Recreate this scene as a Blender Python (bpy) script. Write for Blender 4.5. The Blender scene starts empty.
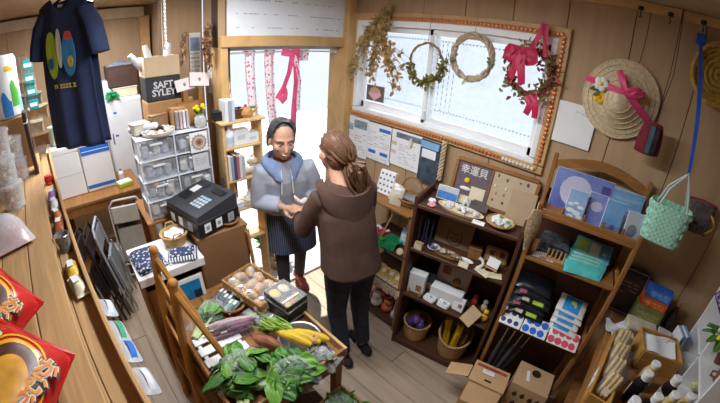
import bpy, math, random
from mathutils import Vector, Matrix
R = math.radians
random.seed(7)
scene = bpy.context.scene
COL = scene.collection

# ---------------------------------------------------------------- camera
cd = bpy.data.cameras.new('camera')
cam = bpy.data.objects.new('camera', cd)
COL.objects.link(cam)
cam.matrix_world = Matrix((
    (0.701137, -0.359498, 0.615766, 0.0),
    (0.709994, 0.272447, -0.649369, 0.0),
    (0.065683, 0.892487, 0.446264, 2.05),
    (0, 0, 0, 1)))
cd.sensor_fit = 'HORIZONTAL'
cd.sensor_width = 36.0
cd.sensor_height = 36.0 * 403 / 720
cd.clip_start = 0.01
cd.type = 'PANO'                       # a wide action-camera lens
for host in (cd, getattr(cd, 'cycles', None)):
    if host is not None and hasattr(host, 'panorama_type'):
        host.panorama_type = 'FISHEYE_LENS_POLYNOMIAL'
        host.fisheye_fov = R(170)
        host.fisheye_polynomial_k0 = 0.0
        host.fisheye_polynomial_k1 = -0.0582933
        host.fisheye_polynomial_k2 = -1.13022e-05
        host.fisheye_polynomial_k3 = 1.239345e-05
        host.fisheye_polynomial_k4 = -1.253923e-07
scene.camera = cam

# ---------------------------------------------------------------- world, lamps, exposure
world = bpy.data.worlds.new('daylight')
scene.world = world
world.use_nodes = True
bg = world.node_tree.nodes['Background']
bg.inputs['Color'].default_value = (0.74, 0.85, 1.0, 1)
bg.inputs['Strength'].default_value = 1.25


def area(name, loc, rot, sx, sy, power, color=(1, 1, 1), portal=False):
    ld = bpy.data.lights.new(name, 'AREA')
    ld.shape = 'RECTANGLE'
    ld.size = sx
    ld.size_y = sy
    ld.energy = power
    ld.color = color
    if portal and hasattr(ld, 'cycles'):
        ld.cycles.is_portal = True
    o = bpy.data.objects.new(name, ld)
    COL.objects.link(o)
    o.location = loc
    o.rotation_euler = rot
    return o


sd = bpy.data.lights.new('sun', 'SUN')
sd.energy = 8.0
sd.angle = R(1.0)
sd.color = (1.0, 0.96, 0.9)
sun = bpy.data.objects.new('sun', sd)
COL.objects.link(sun)
sun.rotation_euler = Vector((0.30, -0.16, -0.94)).to_track_quat('-Z', 'Y').to_euler()
area('door_portal', (-2.16, 1.36, 1.0), (0, R(-90), 0), 2.0, 0.95, 1, portal=True)
area('window_portal', (-1.21, 2.03, 1.86), (R(-90), 0, 0), 1.5, 0.7, 1, portal=True)
scene.view_settings.view_transform = 'Standard'
scene.view_settings.look = 'None'
scene.view_settings.gamma = 1
scene.view_settings.use_curve_mapping = False
scene.view_settings.exposure = 0.0
try:
    scene.cycles.use_denoising = True
    scene.cycles.max_bounces = 8
    scene.cycles.transparent_max_bounces = 16
    scene.cycles.sample_clamp_indirect = 6
except Exception:
    pass


# ---------------------------------------------------------------- materials
def srgb(c):
    return tuple(((v / 255) / 12.92 if v / 255 <= 0.04045 else ((v / 255 + 0.055) / 1.055) ** 2.4) for v in c)


MATS = {}


def mat(key, c=(200, 200, 200), rough=0.6, var=0.10, scale=9.0, bump=0.0, metal=0.0, kind='noise', c2=None,
        emit=0.0, stretch=(1, 1, 1), spec=0.4):
    """A procedural material; c and c2 are sRGB 0-255."""
    if key in MATS:
        return MATS[key]
    m = bpy.data.materials.new(key)
    m.use_nodes = True
    nt = m.node_tree
    b = nt.nodes['Principled BSDF']
    b.inputs['Roughness'].default_value = rough
    b.inputs['Metallic'].default_value = metal
    b.inputs['Specular IOR Level'].default_value = spec
    a = srgb(c)
    tc = nt.nodes.new('ShaderNodeTexCoord')
    mp = nt.nodes.new('ShaderNodeMapping')
    mp.inputs['Scale'].default_value = stretch
    nt.links.new(tc.outputs['Object'], mp.inputs['Vector'])
    ramp = nt.nodes.new('ShaderNodeValToRGB')
    lo = tuple(v * (1 - var * 2.0) for v in a) if c2 is None else srgb(c2)
    hi = tuple(min(1, v * (1 + var)) for v in a) if c2 is None else a
    ramp.color_ramp.elements[0].color = (*lo, 1)
    ramp.color_ramp.elements[1].color = (*hi, 1)
    if kind in ('noise', 'wood'):
        tx = nt.nodes.new('ShaderNodeTexNoise')
        tx.inputs['Scale'].default_value = scale
        tx.inputs['Detail'].default_value = 6
        if kind == 'wood':
            tx.inputs['Distortion'].default_value = 0.8
        out = tx.outputs['Fac']
        ramp.color_ramp.elements[0].position = 0.3
        ramp.color_ramp.elements[1].position = 0.7
    elif kind == 'wave':
        tx = nt.nodes.new('ShaderNodeTexWave')
        tx.inputs['Scale'].default_value = scale
        tx.inputs['Distortion'].default_value = 1.5
        out = tx.outputs['Fac']
    elif kind == 'stripe':
        tx = nt.nodes.new('ShaderNodeTexWave')
        tx.inputs['Scale'].default_value = scale
        out = tx.outputs['Fac']
        ramp.color_ramp.elements[0].position = 0.45
        ramp.color_ramp.elements[1].position = 0.55
    elif kind == 'check':
        tx = nt.nodes.new('ShaderNodeTexChecker')
        tx.inputs['Scale'].default_value = scale
        out = tx.outputs['Fac']
    else:  # cells
        tx = nt.nodes.new('ShaderNodeTexVoronoi')
        tx.inputs['Scale'].default_value = scale
        out = tx.outputs['Distance']
        ramp.color_ramp.elements[0].position = 0.2
        ramp.color_ramp.elements[1].position = 0.42
    nt.links.new(mp.outputs['Vector'], tx.inputs['Vector'])
    nt.links.new(out, ramp.inputs['Fac'])
    nt.links.new(ramp.outputs['Color'], b.inputs['Base Color'])
    if bump:
        bp = nt.nodes.new('ShaderNodeBump')
        bp.inputs['Strength'].default_value = bump
        bp.inputs['Distance'].default_value = 0.004
        nt.links.new(out, bp.inputs['Height'])
        nt.links.new(bp.outputs['Normal'], b.inputs['Normal'])
    if emit:
        b.inputs['Emission Color'].default_value = (*a, 1)
        b.inputs['Emission Strength'].default_value = emit
    MATS[key] = m
    return m


def clear(key, c=(235, 240, 245), alpha=0.25, rough=0.15, edge=0.45):
    """Thin clear plastic or glass: mostly lets light through, with a sheen."""
    if key in MATS:
        return MATS[key]
    m = bpy.data.materials.new(key)
    m.use_nodes = True
    nt = m.node_tree
    nt.nodes.clear()
    o = nt.nodes.new('ShaderNodeOutputMaterial')
    mix = nt.nodes.new('ShaderNodeMixShader')
    tr = nt.nodes.new('ShaderNodeBsdfTransparent')
    pb = nt.nodes.new('ShaderNodeBsdfPrincipled')
    pb.inputs['Base Color'].default_value = (*srgb(c), 1)
    pb.inputs['Roughness'].default_value = rough
    pb.inputs['Specular IOR Level'].default_value = 0.8
    lw = nt.nodes.new('ShaderNodeLayerWeight')
    lw.inputs['Blend'].default_value = 0.35
    ns = nt.nodes.new('ShaderNodeTexNoise')
    ns.inputs['Scale'].default_value = 14
    mt = nt.nodes.new('ShaderNodeMath')
    mt.operation = 'MULTIPLY_ADD'
    mt.inputs[1].default_value = edge
    mt.inputs[2].default_value = alpha - 0.1
    m2 = nt.nodes.new('ShaderNodeMath')
    m2.operation = 'MULTIPLY_ADD'
    m2.inputs[1].default_value = 0.2
    nt.links.new(lw.outputs['Facing'], mt.inputs[0])
    nt.links.new(ns.outputs['Fac'], m2.inputs[0])
    nt.links.new(mt.outputs[0], m2.inputs[2])
    nt.links.new(m2.outputs[0], mix.inputs[0])
    nt.links.new(tr.outputs[0], mix.inputs[1])
    nt.links.new(pb.outputs[0], mix.inputs[2])
    nt.links.new(mix.outputs[0], o.inputs['Surface'])
    MATS[key] = m
    return m


# ---------------------------------------------------------------- mesh builder
class MB:
    def __init__(self):
        self.v = []
        self.f = []

    def add(self, vs, fs, m=None):
        n = len(self.v)
        for p in vs:
            p = Vector(p)
            self.v.append(tuple(m @ p) if m else tuple(p))
        self.f += [tuple(n + i for i in q) for q in fs]
        return self

    def box(self, c, s, rz=0.0, m=None, top=1.0):
        x, y, z = s[0] / 2, s[1] / 2, s[2] / 2
        vs = [(-x, -y, -z), (x, -y, -z), (x, y, -z), (-x, y, -z),
              (-x * top, -y * top, z), (x * top, -y * top, z), (x * top, y * top, z), (-x * top, y * top, z)]
        fs = [(3, 2, 1, 0), (4, 5, 6, 7), (0, 1, 5, 4), (1, 2, 6, 5), (2, 3, 7, 6), (3, 0, 4, 7)]
        t = Matrix.Translation(c) @ Matrix.Rotation(rz, 4, 'Z')
        return self.add(vs, fs, (m @ t) if m else t)

    def rbox(self, c, s, r=0.01, rz=0.0, m=None, top=1.0):
        """Box with chamfered edges."""
        x, y, z = s[0] / 2, s[1] / 2, s[2] / 2
        r = min(r, x * .98, y * .98, z * .98)
        vs, idx = [], {}
        for sx in (-1, 1):
            for sy in (-1, 1):
                for sz in (-1, 1):
                    k = top if sz > 0 else 1.0
                    for a in range(3):
                        p = [(x - r) * k, (y - r) * k, z - r]
                        p[a] = (x * k, y * k, z)[a]
                        idx[(sx, sy, sz, a)] = len(vs)
                        vs.append((sx * p[0], sy * p[1], sz * p[2]))
        fs = []
        for a in range(3):
            b, d = (a + 1) % 3, (a + 2) % 3
            for s1 in (-1, 1):
                q = []
                for (u, w) in ((-1, -1), (1, -1), (1, 1), (-1, 1)):
                    k = [0, 0, 0]
                    k[a], k[b], k[d] = s1, u, w
                    q.append(idx[(*k, a)])
                fs.append(tuple(q) if s1 > 0 else tuple(reversed(q)))
            for u in (-1, 1):
                for w in (-1, 1):
                    q = []
                    for (s1, ax) in ((-1, b), (1, b), (1, d), (-1, d)):
                        k = [0, 0, 0]
                        k[a], k[b], k[d] = s1, u, w
                        q.append(idx[(*k, ax)])
                    fs.append(tuple(q) if u * w > 0 else tuple(reversed(q)))
        for sx in (-1, 1):
            for sy in (-1, 1):
                for sz in (-1, 1):
                    q = [idx[(sx, sy, sz, a)] for a in range(3)]
                    fs.append(tuple(q) if sx * sy * sz > 0 else tuple(reversed(q)))
        t = Matrix.Translation(c) @ Matrix.Rotation(rz, 4, 'Z')
        return self.add(vs, fs, (m @ t) if m else t)

    def tube(self, pts, r, n=8, closed=False, m=None, flat=1.0):
        pts = [Vector(p) for p in pts]
        k = len(pts)
        rs = r if isinstance(r, (list, tuple)) else [r] * k
        vs, fs = [], []
        up = None
        for i, p in enumerate(pts):
            if closed:
                d = pts[(i + 1) % k] - pts[i - 1]
            else:
                d = pts[min(i + 1, k - 1)] - pts[max(i - 1, 0)]
            d = d.normalized() if d.length > 1e-9 else Vector((0, 0, 1))
            if up is None:
                up = Vector((0, 0, 1)) if abs(d.z) < 0.9 else Vector((1, 0, 0))
            a = d.cross(up)
            a = a.normalized() if a.length > 1e-6 else Vector((1, 0, 0))
            b = a.cross(d).normalized()
            up = b
            for j in range(n):
                t = 2 * math.pi * j / n
                vs.append(p + a * (math.cos(t) * rs[i]) + b * (math.sin(t) * rs[i] * flat))
        for i in range(k if closed else k - 1):
            i2 = (i + 1) % k
            for j in range(n):
                j2 = (j + 1) % n
                fs.append((i * n + j, i * n + j2, i2 * n + j2, i2 * n + j))
        if not closed:
            fs.append(tuple(reversed(range(n))))
            fs.append(tuple((k - 1) * n + j for j in range(n)))
        return self.add(vs, [tuple(reversed(q)) for q in fs], m)

    def cyl(self, c, r, h, n=16, r2=None, m=None):
        r2 = r if r2 is None else r2
        return self.lathe([(0, 0), (r, 0), (r2, h), (0, h)], n, c, m)

    def lathe(self, prof, n=16, c=(0, 0, 0), m=None, sx=1.0, sy=1.0):
        vs, fs = [], []
        k = len(prof)
        for (r, z) in prof:
            for j in range(n):
                t = 2 * math.pi * j / n
                vs.append((c[0] + max(r, 1e-5) * math.cos(t) * sx, c[1] + max(r, 1e-5) * math.sin(t) * sy, c[2] + z))
        for i in range(k - 1):
            for j in range(n):
                j2 = (j + 1) % n
                fs.append((i * n + j, i * n + j2, (i + 1) * n + j2, (i + 1) * n + j))
        return self.add(vs, fs, m)

    def sph(self, c, r, nu=10, nv=7, m=None):
        r = r if isinstance(r, (list, tuple)) else (r, r, r)
        t = Matrix.Translation(c)
        prof = [(math.sin(math.pi * i / nv), -math.cos(math.pi * i / nv)) for i in range(nv + 1)]
        s = Matrix.Diagonal((r[0], r[1], r[2], 1))
        return self.lathe(prof, nu, (0, 0, 0), (m @ t @ s) if m else t @ s)

    def prism(self, poly, d, m=None):
        """poly in local XY, extruded from z=0 to z=d."""
        n = len(poly)
        vs = [(x, y, 0) for x, y in poly] + [(x, y, d) for x, y in poly]
        fs = [tuple(reversed(range(n))), tuple(range(n, 2 * n))]
        fs += [(i, (i + 1) % n, n + (i + 1) % n, n + i) for i in range(n)]
        return self.add(vs, fs, m)

    def sheet(self, fn, nu, nv, th=0.0, m=None):
        """Surface fn(u,v) on a grid, u and v in 0..1, with thickness th (closed shell)."""
        g = [[Vector(fn(i / nu, j / nv)) for j in range(nv + 1)] for i in range(nu + 1)]
        vs = [p for row in g for p in row]
        w = nv + 1
        fs = [(i * w + j, (i + 1) * w + j, (i + 1) * w + j + 1, i * w + j + 1) for i in range(nu) for j in range(nv)]
        if th:
            n0 = len(vs)
            for i in range(nu + 1):
                for j in range(nv + 1):
                    du = g[min(i + 1, nu)][j] - g[max(i - 1, 0)][j]
                    dv = g[i][min(j + 1, nv)] - g[i][max(j - 1, 0)]
                    nn = du.cross(dv)
                    nn = nn.normalized() if nn.length > 1e-12 else Vector((0, 0, 1))
                    vs.append(g[i][j] - nn * th)
            fs += [tuple(n0 + q for q in reversed(f)) for f in fs[:nu * nv]]
            rim = [(i, 0) for i in range(nu)] + [(nu, j) for j in range(nv)] + [(i, nv) for i in range(nu, 0, -1)] + [(0, j) for j in range(nv, 0, -1)]
            ids = [i * w + j for i, j in rim]
            for a, b in zip(ids, ids[1:] + ids[:1]):
                fs.append((b, a, n0 + a, n0 + b))
        return self.add(vs, fs, m)

    def mesh(self, name, material, sharp=35):
        me = bpy.data.meshes.new(name)
        me.from_pydata(self.v, [], self.f)
        me.polygons.foreach_set('use_smooth', [True] * len(me.polygons))
        me.update()
        try:
            me.set_sharp_from_angle(angle=R(sharp))
        except Exception:
            pass
        if material is not None:
            for q in (material if isinstance(material, (list, tuple)) else [material]):
                me.materials.append(q)
        return me

    def build(self, name, material, parent=None, loc=None, rz=0.0, rot=None, label=None, cat=None, group=None, kind=None, sharp=35):
        o = bpy.data.objects.new(name, self.mesh(name, material, sharp))
        return put(o, parent, loc, rz, rot, label, cat, group, kind)


def put(o, parent=None, loc=None, rz=0.0, rot=None, label=None, cat=None, group=None, kind=None):
    COL.objects.link(o)
    if parent is not None:
        o.parent = parent
    if loc is not None:
        o.location = loc
    o.rotation_euler = rot if rot is not None else (0, 0, rz)
    return tag(o, label, cat, group, kind)


def tag(o, label=None, cat=None, group=None, kind=None):
    if label:
        o['label'] = label
    if cat:
        o['category'] = cat
    if group:
        o['group'] = group
    if kind:
        o['kind'] = kind
    return o


def thing(name, label, cat, loc=(0, 0, 0), rz=0.0, group=None, rot=None):
    o = bpy.data.objects.new(name, None)
    o.empty_display_size = 0.05
    return put(o, None, loc, rz, rot, label, cat, group)


def share(name, me, parent=None, loc=None, rz=0.0, rot=None, **k):
    """Another object on existing mesh data."""
    return put(bpy.data.objects.new(name, me), parent, loc, rz, rot, **k)


def dup(o, loc=None, rz=None, label=None, group=None, parent=None, rot=None):
    c = o.copy()
    COL.objects.link(c)
    if parent is not None:
        c.parent = parent
    if loc is not None:
        c.location = loc
    if rz is not None:
        c.rotation_euler = (0, 0, rz)
    if rot is not None:
        c.rotation_euler = rot
    if label:
        c['label'] = label
    if group:
        c['group'] = group
    for ch in list(o.children):
        dup(ch, parent=c)
    return c


def struct(name, mb, m, parent=None, **k):
    o = mb.build(name, m, parent, **k)
    if parent is None:
        o['kind'] = 'structure'
    return o


def lettering(body, size, material, parent, loc, rot, depth=0.0006, name='lettering', align='CENTER', space=1.0, bold=0.0):
    """Writing as a thin mesh."""
    c = bpy.data.curves.new(name, 'FONT')
    c.body = body
    c.size = size
    c.align_x = align
    c.align_y = 'CENTER'
    c.extrude = depth
    c.space_line = space
    c.offset = bold
    c.resolution_u = 2
    t = bpy.data.objects.new(name, c)
    COL.objects.link(t)
    dg = bpy.context.evaluated_depsgraph_get()
    dg.update()
    me = bpy.data.meshes.new_from_object(t.evaluated_get(dg))
    bpy.data.objects.remove(t)
    bpy.data.curves.remove(c)
    me.name = name
    me.materials.clear()
    me.materials.append(material)
    return share(name, me, parent, loc, rot=rot)


FRONT = (R(90), 0, 0)          # text facing -y
EAST = (R(90), 0, R(90))       # text facing +x


def scribble(rows, w, h, seed, fill=0.7, hgt=0.2, wl=(0.02, 0.06)):
    """Rows of small dashes that read as lines of writing; local XZ, facing -Y, centred."""
    rnd = random.Random(seed)
    mb = MB()
    for i in range(rows):
        z = h / 2 - (i + 0.5) * h / rows
        x = -w / 2
        while x < w / 2 - wl[0]:
            l = min(rnd.uniform(*wl), w / 2 - x)
            if rnd.random() < fill:
                mb.box((x + l / 2, 0, z), (l * 0.85, 0.0008, h / rows * hgt))
            x += l + rnd.uniform(0.1, 0.5) * wl[0]
    if not mb.v:
        mb.box((0, 0, 0), (0.01, 0.0008, 0.002))
    return mb


# common stuff
WOODL = mat('pale_pine', (200, 160, 112), 0.55, 0.12, 3.0, 0.1, kind='wood', stretch=(1, 14, 14))
WOODM = mat('honey_wood', (154, 106, 58), 0.5, 0.14, 3.0, 0.1, kind='wood', stretch=(1, 12, 12))
WOODMV = mat('honey_wood_upright', (154, 106, 58), 0.5, 0.14, 3.0, 0.1, kind='wood', stretch=(12, 12, 1))
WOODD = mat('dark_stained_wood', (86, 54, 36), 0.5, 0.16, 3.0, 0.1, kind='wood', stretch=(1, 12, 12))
WOODDV = mat('dark_stained_wood_upright', (86, 54, 36), 0.5, 0.16, 3.0, 0.1, kind='wood', stretch=(12, 12, 1))
CARD = mat('cardboard', (178, 136, 90), 0.85, 0.06, 6, 0.05)
WHITE = mat('white_plastic', (232, 233, 235), 0.4, 0.02, 6)
PAPER = mat('white_paper', (236, 238, 240), 0.8, 0.02, 6)
CREAM = mat('cream_paper', (226, 214, 186), 0.8, 0.04, 6)
BLACK = mat('black_plastic', (28, 28, 31), 0.4, 0.08, 6)
INK = mat('dark_ink', (52, 52, 60), 0.8, 0.05, 6)
INKG = mat('grey_ink', (150, 152, 162), 0.8, 0.05, 6)
BLUEINK = mat('blue_ink', (40, 110, 205), 0.7, 0.06, 6)
REDINK = mat('red_ink', (200, 60, 50), 0.7, 0.06, 6)
WICK = mat('wicker', (186, 142, 86), 0.7, 0.22, 60, 0.5)
WICKD = mat('dark_wicker', (150, 104, 56), 0.7, 0.22, 60, 0.5)
STEEL = mat('brushed_steel', (190, 192, 194), 0.3, 0.05, 20, metal=0.9)
PLASTIC = clear('clear_plastic')
FILM = clear('clear_film', (240, 243, 248), 0.03, 0.12, 0.22)

# ================================================================ the room
WALLM = mat('plywood_panel', (182, 152, 118), 0.6, 0.07, 2.2, 0.05, kind='wood', stretch=(5, 5, 0.5))
WALLB = mat('panel_gap', (70, 50, 34), 0.9, 0.05)
CEILM = mat('ceiling_board', (180, 154, 120), 0.7, 0.06, 2.0, 0.05, kind='wood', stretch=(0.5, 5, 1))
TRIM = mat('trim_pine', (205, 165, 112), 0.5, 0.1, 3.0, 0.1, kind='wood', stretch=(2, 2, 2))
FLOORM = mat('floor_planks', (180, 160, 138), 0.42, 0.11, 2.4, 0.08, kind='wood', stretch=(0.7, 9, 1))
FLOORG = mat('floor_gap', (84, 66, 50), 0.9, 0.05)

X0, X1, Y0, Y1, ZC = -4.0, 1.45, -1.35, 1.90, 2.45
XD, YD = -2.05, 0.49                      # the door wall

fl = struct('floor', MB().box(((X0 + X1) / 2, (Y0 + 0.9) / 2, -0.035), (X1 - X0 + 0.1, 0.9 - Y0, 0.05)).box(((XD + X1) / 2, (0.9 + Y1) / 2, -0.035), (X1 - XD + 0.1, Y1 - 0.9, 0.05)), FLOORG)
pl = MB().rbox((0, 0, 0), (1.816, 0.1475, 0.012), 0.0015).mesh('plank', FLOORM)
for r in range(22):
    y = Y0 + 0.075 + 0.15 * r
    if y < 0.98:
        for k in range(4):
            x = X0 + 0.45 * (r % 3) + 1.82 * k
            if x < X1:
                share('plank', pl, fl, (x, y, -0.006))
    else:
        x = XD
        for k, L_ in enumerate(((1.2, 1.2, 1.1), (0.8, 1.2, 1.5), (1.0, 1.4, 1.1))[r % 3]):
            MB().rbox((0, 0, 0), (L_ - 0.004, 0.1475, 0.012), 0.0015).build('plank', FLOORM, fl, (x + L_ / 2, y, -0.006))
            x += L_

ce = struct('ceiling', MB().box(((X0 + X1) / 2, (Y0 + 0.9) / 2, ZC + 0.03), (X1 - X0 + 0.3, 0.9 - Y0 + 0.1, 0.05)).box(((XD + X1) / 2, (0.95 + Y1) / 2 + 0.05, ZC + 0.03), (X1 - XD + 0.25, Y1 - 0.95 + 0.1, 0.05)), CEILM)


def panel_wall(name, a, b, z0, z1, n_side, step, holes=(), thick=0.10):
    """A wall from a to b (xy) clad in upright panels; holes are (t0,t1,z0,z1) along the wall."""
    a, b = Vector(a), Vector(b)
    L = (b - a).length
    ang = math.atan2(b.y - a.y, b.x - a.x)
    cuts = sorted({0.0, L} | {h[0] for h in holes} | {h[1] for h in holes})
    w = thing(name, None, None, (a.x, a.y, 0), ang)
    w['kind'] = 'structure'
    back = MB()
    for t0, t1 in zip(cuts, cuts[1:]):
        segs = [(z0, z1)]
        for h in holes:
            if h[0] <= t0 + 1e-6 and h[1] >= t1 - 1e-6:
                segs = [s for u in segs for s in ((u[0], h[2]), (h[3], u[1])) if s[1] - s[0] > 1e-4]
        for s in segs:
            back.box(((t0 + t1) / 2, (0.012 + thick / 2) * n_side, (s[0] + s[1]) / 2), (t1 - t0, thick, s[1] - s[0]))
            k = max(1, round((t1 - t0) / step))
            for i in range(k):
                q0, q1 = t0 + (t1 - t0) * i / k, t0 + (t1 - t0) * (i + 1) / k
                MB().rbox(((q0 + q1) / 2, 0.006 * n_side, (s[0] + s[1]) / 2), (q1 - q0 - 0.004, 0.012, s[1] - s[0] - 0.003), 0.0015).build('wall_panel', WALLM, w)
    back.build('wall_backing', WALLB, w)
    return w


# window wall along y = 1.9, with the window opening
panel_wall('wall_window', (X0 - 0.1, Y1), (X1 + 0.1, Y1), 0, ZC, 1, 0.16 * 2, [(X0 * -1 + 0.1 - 1.97, X0 * -1 + 0.1 - 0.46, 1.50, 2.22), (0, 1.98, 0, ZC)])
# door wall along x = -2.05, with the doorway
panel_wall('wall_door', (XD, Y1), (XD, 0.84), 0, ZC, -1, 0.30, [(0.07, 1.011, 0, 2.0)])
panel_wall('wall_return', (XD - 0.012, 0.889), (-2.45, 0.889), 0, ZC, -1, 0.2, thick=0.02)
panel_wall('wall_stub', (-2.45, 0.885), (-2.45, 0.597), 0, ZC, -1, 0.3)
# staff corner behind the door wall
panel_wall('wall_side', (-2.57, 0.85), (X0, 0.85), 0, ZC, -1, 0.6, thick=0.02)
panel_wall('wall_back', (X0, 0.88), (X0, Y0), 0, ZC, -1, 0.8)
panel_wall('wall_left', (X0, Y0), (X1, Y0), 0, ZC, -1, 0.9)
panel_wall('wall_right', (X1, Y0), (X1, Y1), 0, ZC, -1, 0.9)

# ceiling rail over the window wall, back beam
struct('trim_1', MB().rbox(((X1 - 2.05) / 2, Y1 - 0.02, ZC - 0.02), (X1 + 2.05, 0.04, 0.045), 0.004), TRIM)
struct('trim_2', MB().rbox((X0 + 0.05, -0.28, 2.385), (0.09, 2.1, 0.10), 0.006), mat('pale_beam', (214, 200, 176), 0.6, 0.06))
struct('trim_3', MB().rbox((X0 + 0.06, 0.77, 1.17), (0.09, 0.10, 2.34), 0.006), TRIM)
# corner post and door jambs
struct('trim_4', MB().rbox((XD + 0.045, Y1 - 0.045, ZC / 2), (0.08, 0.085, ZC), 0.006), TRIM)
door = thing('door_1', None, None, (XD, 0, 0))
door['kind'] = 'structure'
MB().rbox((0.02, 1.36, 2.03), (0.06, 1.04, 0.07), 0.005).build('lintel', TRIM, door)
MB().rbox((-0.045, 0.864, 1.0), (0.16, 0.05, 2.0), 0.005).build('jamb', TRIM, door)
MB().rbox((-0.045, 1.835, 1.0), (0.16, 0.04, 2.0), 0.005).build('jamb', TRIM, door)
MB().rbox((-0.06, 1.35, 1.985), (0.09, 0.94, 0.03), 0.003).build('door_track', mat('aluminium', (196, 204, 210), 0.35, 0.04, metal=0.5), door)
MB().rbox((-0.05, 1.35, 0.012), (0.10, 0.94, 0.024), 0.004).build('threshold', mat('aluminium'), door)

# outside
GROUND = mat('pale_concrete', (226, 224, 220), 0.9, 0.05, 3)
gr = struct('ground', MB().box((-4.6, 4.8, -0.10), (7, 8, 0.06)), GROUND)
# window
win = thing('window_1', None, None, (0, Y1, 0))
win['kind'] = 'structure'
wx0, wx1, wz0, wz1 = -2.0, -0.425, 1.465, 2.26
ALU = mat('white_aluminium', (240, 243, 246), 0.4, 0.03)
for nm, c, s in (('frame_board', ((wx0 + wx1) / 2, -0.012, wz1 - 0.0275), (wx1 - wx0, 0.024, 0.055)), ('frame_board', ((wx0 + wx1) / 2, -0.012, wz0 + 0.0225), (wx1 - wx0, 0.024, 0.045)),
                 ('frame_board', (wx0 + 0.0275, -0.012, (wz0 + wz1) / 2), (0.055, 0.024, wz1 - wz0 - 0.1)), ('frame_board', (wx1 - 0.03, -0.012, (wz0 + wz1) / 2), (0.06, 0.024, wz1 - wz0 - 0.1))):
    MB().rbox(c, s, 0.004).build(nm, TRIM, win)
ix0, ix1, iz0, iz1 = -1.945, -0.485, 1.51, 2.205
for c, s in ((((ix0 + ix1) / 2, 0.03, iz1 - 0.02), (ix1 - ix0, 0.10, 0.04)), (((ix0 + ix1) / 2, 0.03, iz0 + 0.015), (ix1 - ix0, 0.10, 0.03)),
             ((ix0 + 0.0175, 0.03, (iz0 + iz1) / 2), (0.035, 0.10, iz1 - iz0 - 0.07)), ((ix1 - 0.0175, 0.03, (iz0 + iz1) / 2), (0.035, 0.10, iz1 - iz0 - 0.07))):
    MB().rbox(c, s, 0.004).build('sash_frame', ALU, win)
xm = -1.28
for (a, b, yy) in ((ix0 + 0.035, xm + 0.03, 0.05), (xm - 0.03, ix1 - 0.035, 0.025)):
    za, zb = iz0 + 0.03, iz1 - 0.04
    s_ = MB()
    for c, s in ((((a + b) / 2, yy, zb - 0.02), (b - a, 0.02, 0.04)), (((a + b) / 2, yy, za + 0.025), (b - a, 0.02, 0.05)),
                 ((a + 0.015, yy, (za + zb) / 2), (0.03, 0.02, zb - za)), ((b - 0.015, yy, (za + zb) / 2), (0.03, 0.02, zb - za))):
        s_.rbox(c, s, 0.003)
    sa = s_.build('sash', ALU, win)
    MB().box(((a + b) / 2, yy, (za + zb) / 2), (b - a - 0.06, 0.004, zb - za - 0.09)).build('pane', clear('window_glass', (235, 242, 250), 0.08, 0.02), sa)
MB().rbox((xm, -0.002, 1.60), (0.02, 0.025, 0.06), 0.003).build('latch', ALU, win)

# fluorescent ceiling fixtures; the mid-shop one is added as fill light
TUBE = mat('lit_tube', (250, 250, 255), 0.3, 0.0, emit=7.0)


def ceiling_lamp(loc, rz, label, power):
    t = thing('fluorescent_lamp', label, 'lamp', loc, rz)
    MB().rbox((0, 0, -0.02), (1.25, 0.14, 0.04), 0.006).build('housing', WHITE, t)
    for s in (-1, 1):
        MB().tube([(-0.6, 0.035 * s, -0.06), (0.6, 0.035 * s, -0.06)], 0.014, 10).build('tube', TUBE, t)
        for e in (-1, 1):
            MB().rbox((0.605 * e, 0.035 * s, -0.048), (0.02, 0.035, 0.045), 0.004).build('socket', WHITE, t)
    ld = bpy.data.lights.new('tube_glow', 'AREA')
    ld.shape = 'RECTANGLE'
    ld.size, ld.size_y, ld.energy, ld.color = 1.2, 0.12, power, (0.94, 0.97, 1.0)
    g = bpy.data.objects.new('tube_glow', ld)
    COL.objects.link(g)
    g.parent = t
    g.location = (0, 0, -0.08)


ceiling_lamp((-2.75, 0.13, ZC - 0.001), 0, 'lit fluorescent ceiling lamp over the staff corner', 34)
ceiling_lamp((-1.05, 0.7, ZC - 0.001), 0, 'added fluorescent fill lamp out of view over the middle of the shop', 28)  # added fill lamp out of view, put in to brighten the shop

# ================================================================ the two people
SKIN = mat('skin', (214, 164, 138), 0.55, 0.05, 12)
SKIN2 = mat('tanned_skin', (212, 164, 138), 0.55, 0.06, 12)


def fuse(o, vox, it=6):
    r = o.modifiers.new('fuse', 'REMESH')
    r.mode = 'VOXEL'
    r.voxel_size = vox
    r.use_smooth_shade = True
    s = o.modifiers.new('soften', 'SMOOTH')
    s.iterations = it
    s.factor = 0.5
    return o


def rings(mb, rs, n=20):
    """Loft of (centre, half width along x, half depth along y[, tilt about x]) rings."""
    vs, fs = [], []
    for q in rs:
        c, rx, ry = Vector(q[0]), q[1], q[2]
        tilt = Matrix.Rotation(q[3] if len(q) > 3 else 0, 3, 'X')
        for j in range(n):
            t = 2 * math.pi * j / n
            ct, st = math.cos(t), math.sin(t)
            e = 0.8
            vs.append(c + tilt @ Vector((rx * math.copysign(abs(ct) ** e, ct), ry * math.copysign(abs(st) ** e, st), 0)))
    for i in range(len(rs) - 1):
        for j in range(n):
            j2 = (j + 1) % n
            fs.append((i * n + j, i * n + j2, (i + 1) * n + j2, (i + 1) * n + j))
    fs.append(tuple(reversed(range(n))))
    fs.append(tuple((len(rs) - 1) * n + j for j in range(n)))
    return mb.add(vs, fs)


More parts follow.
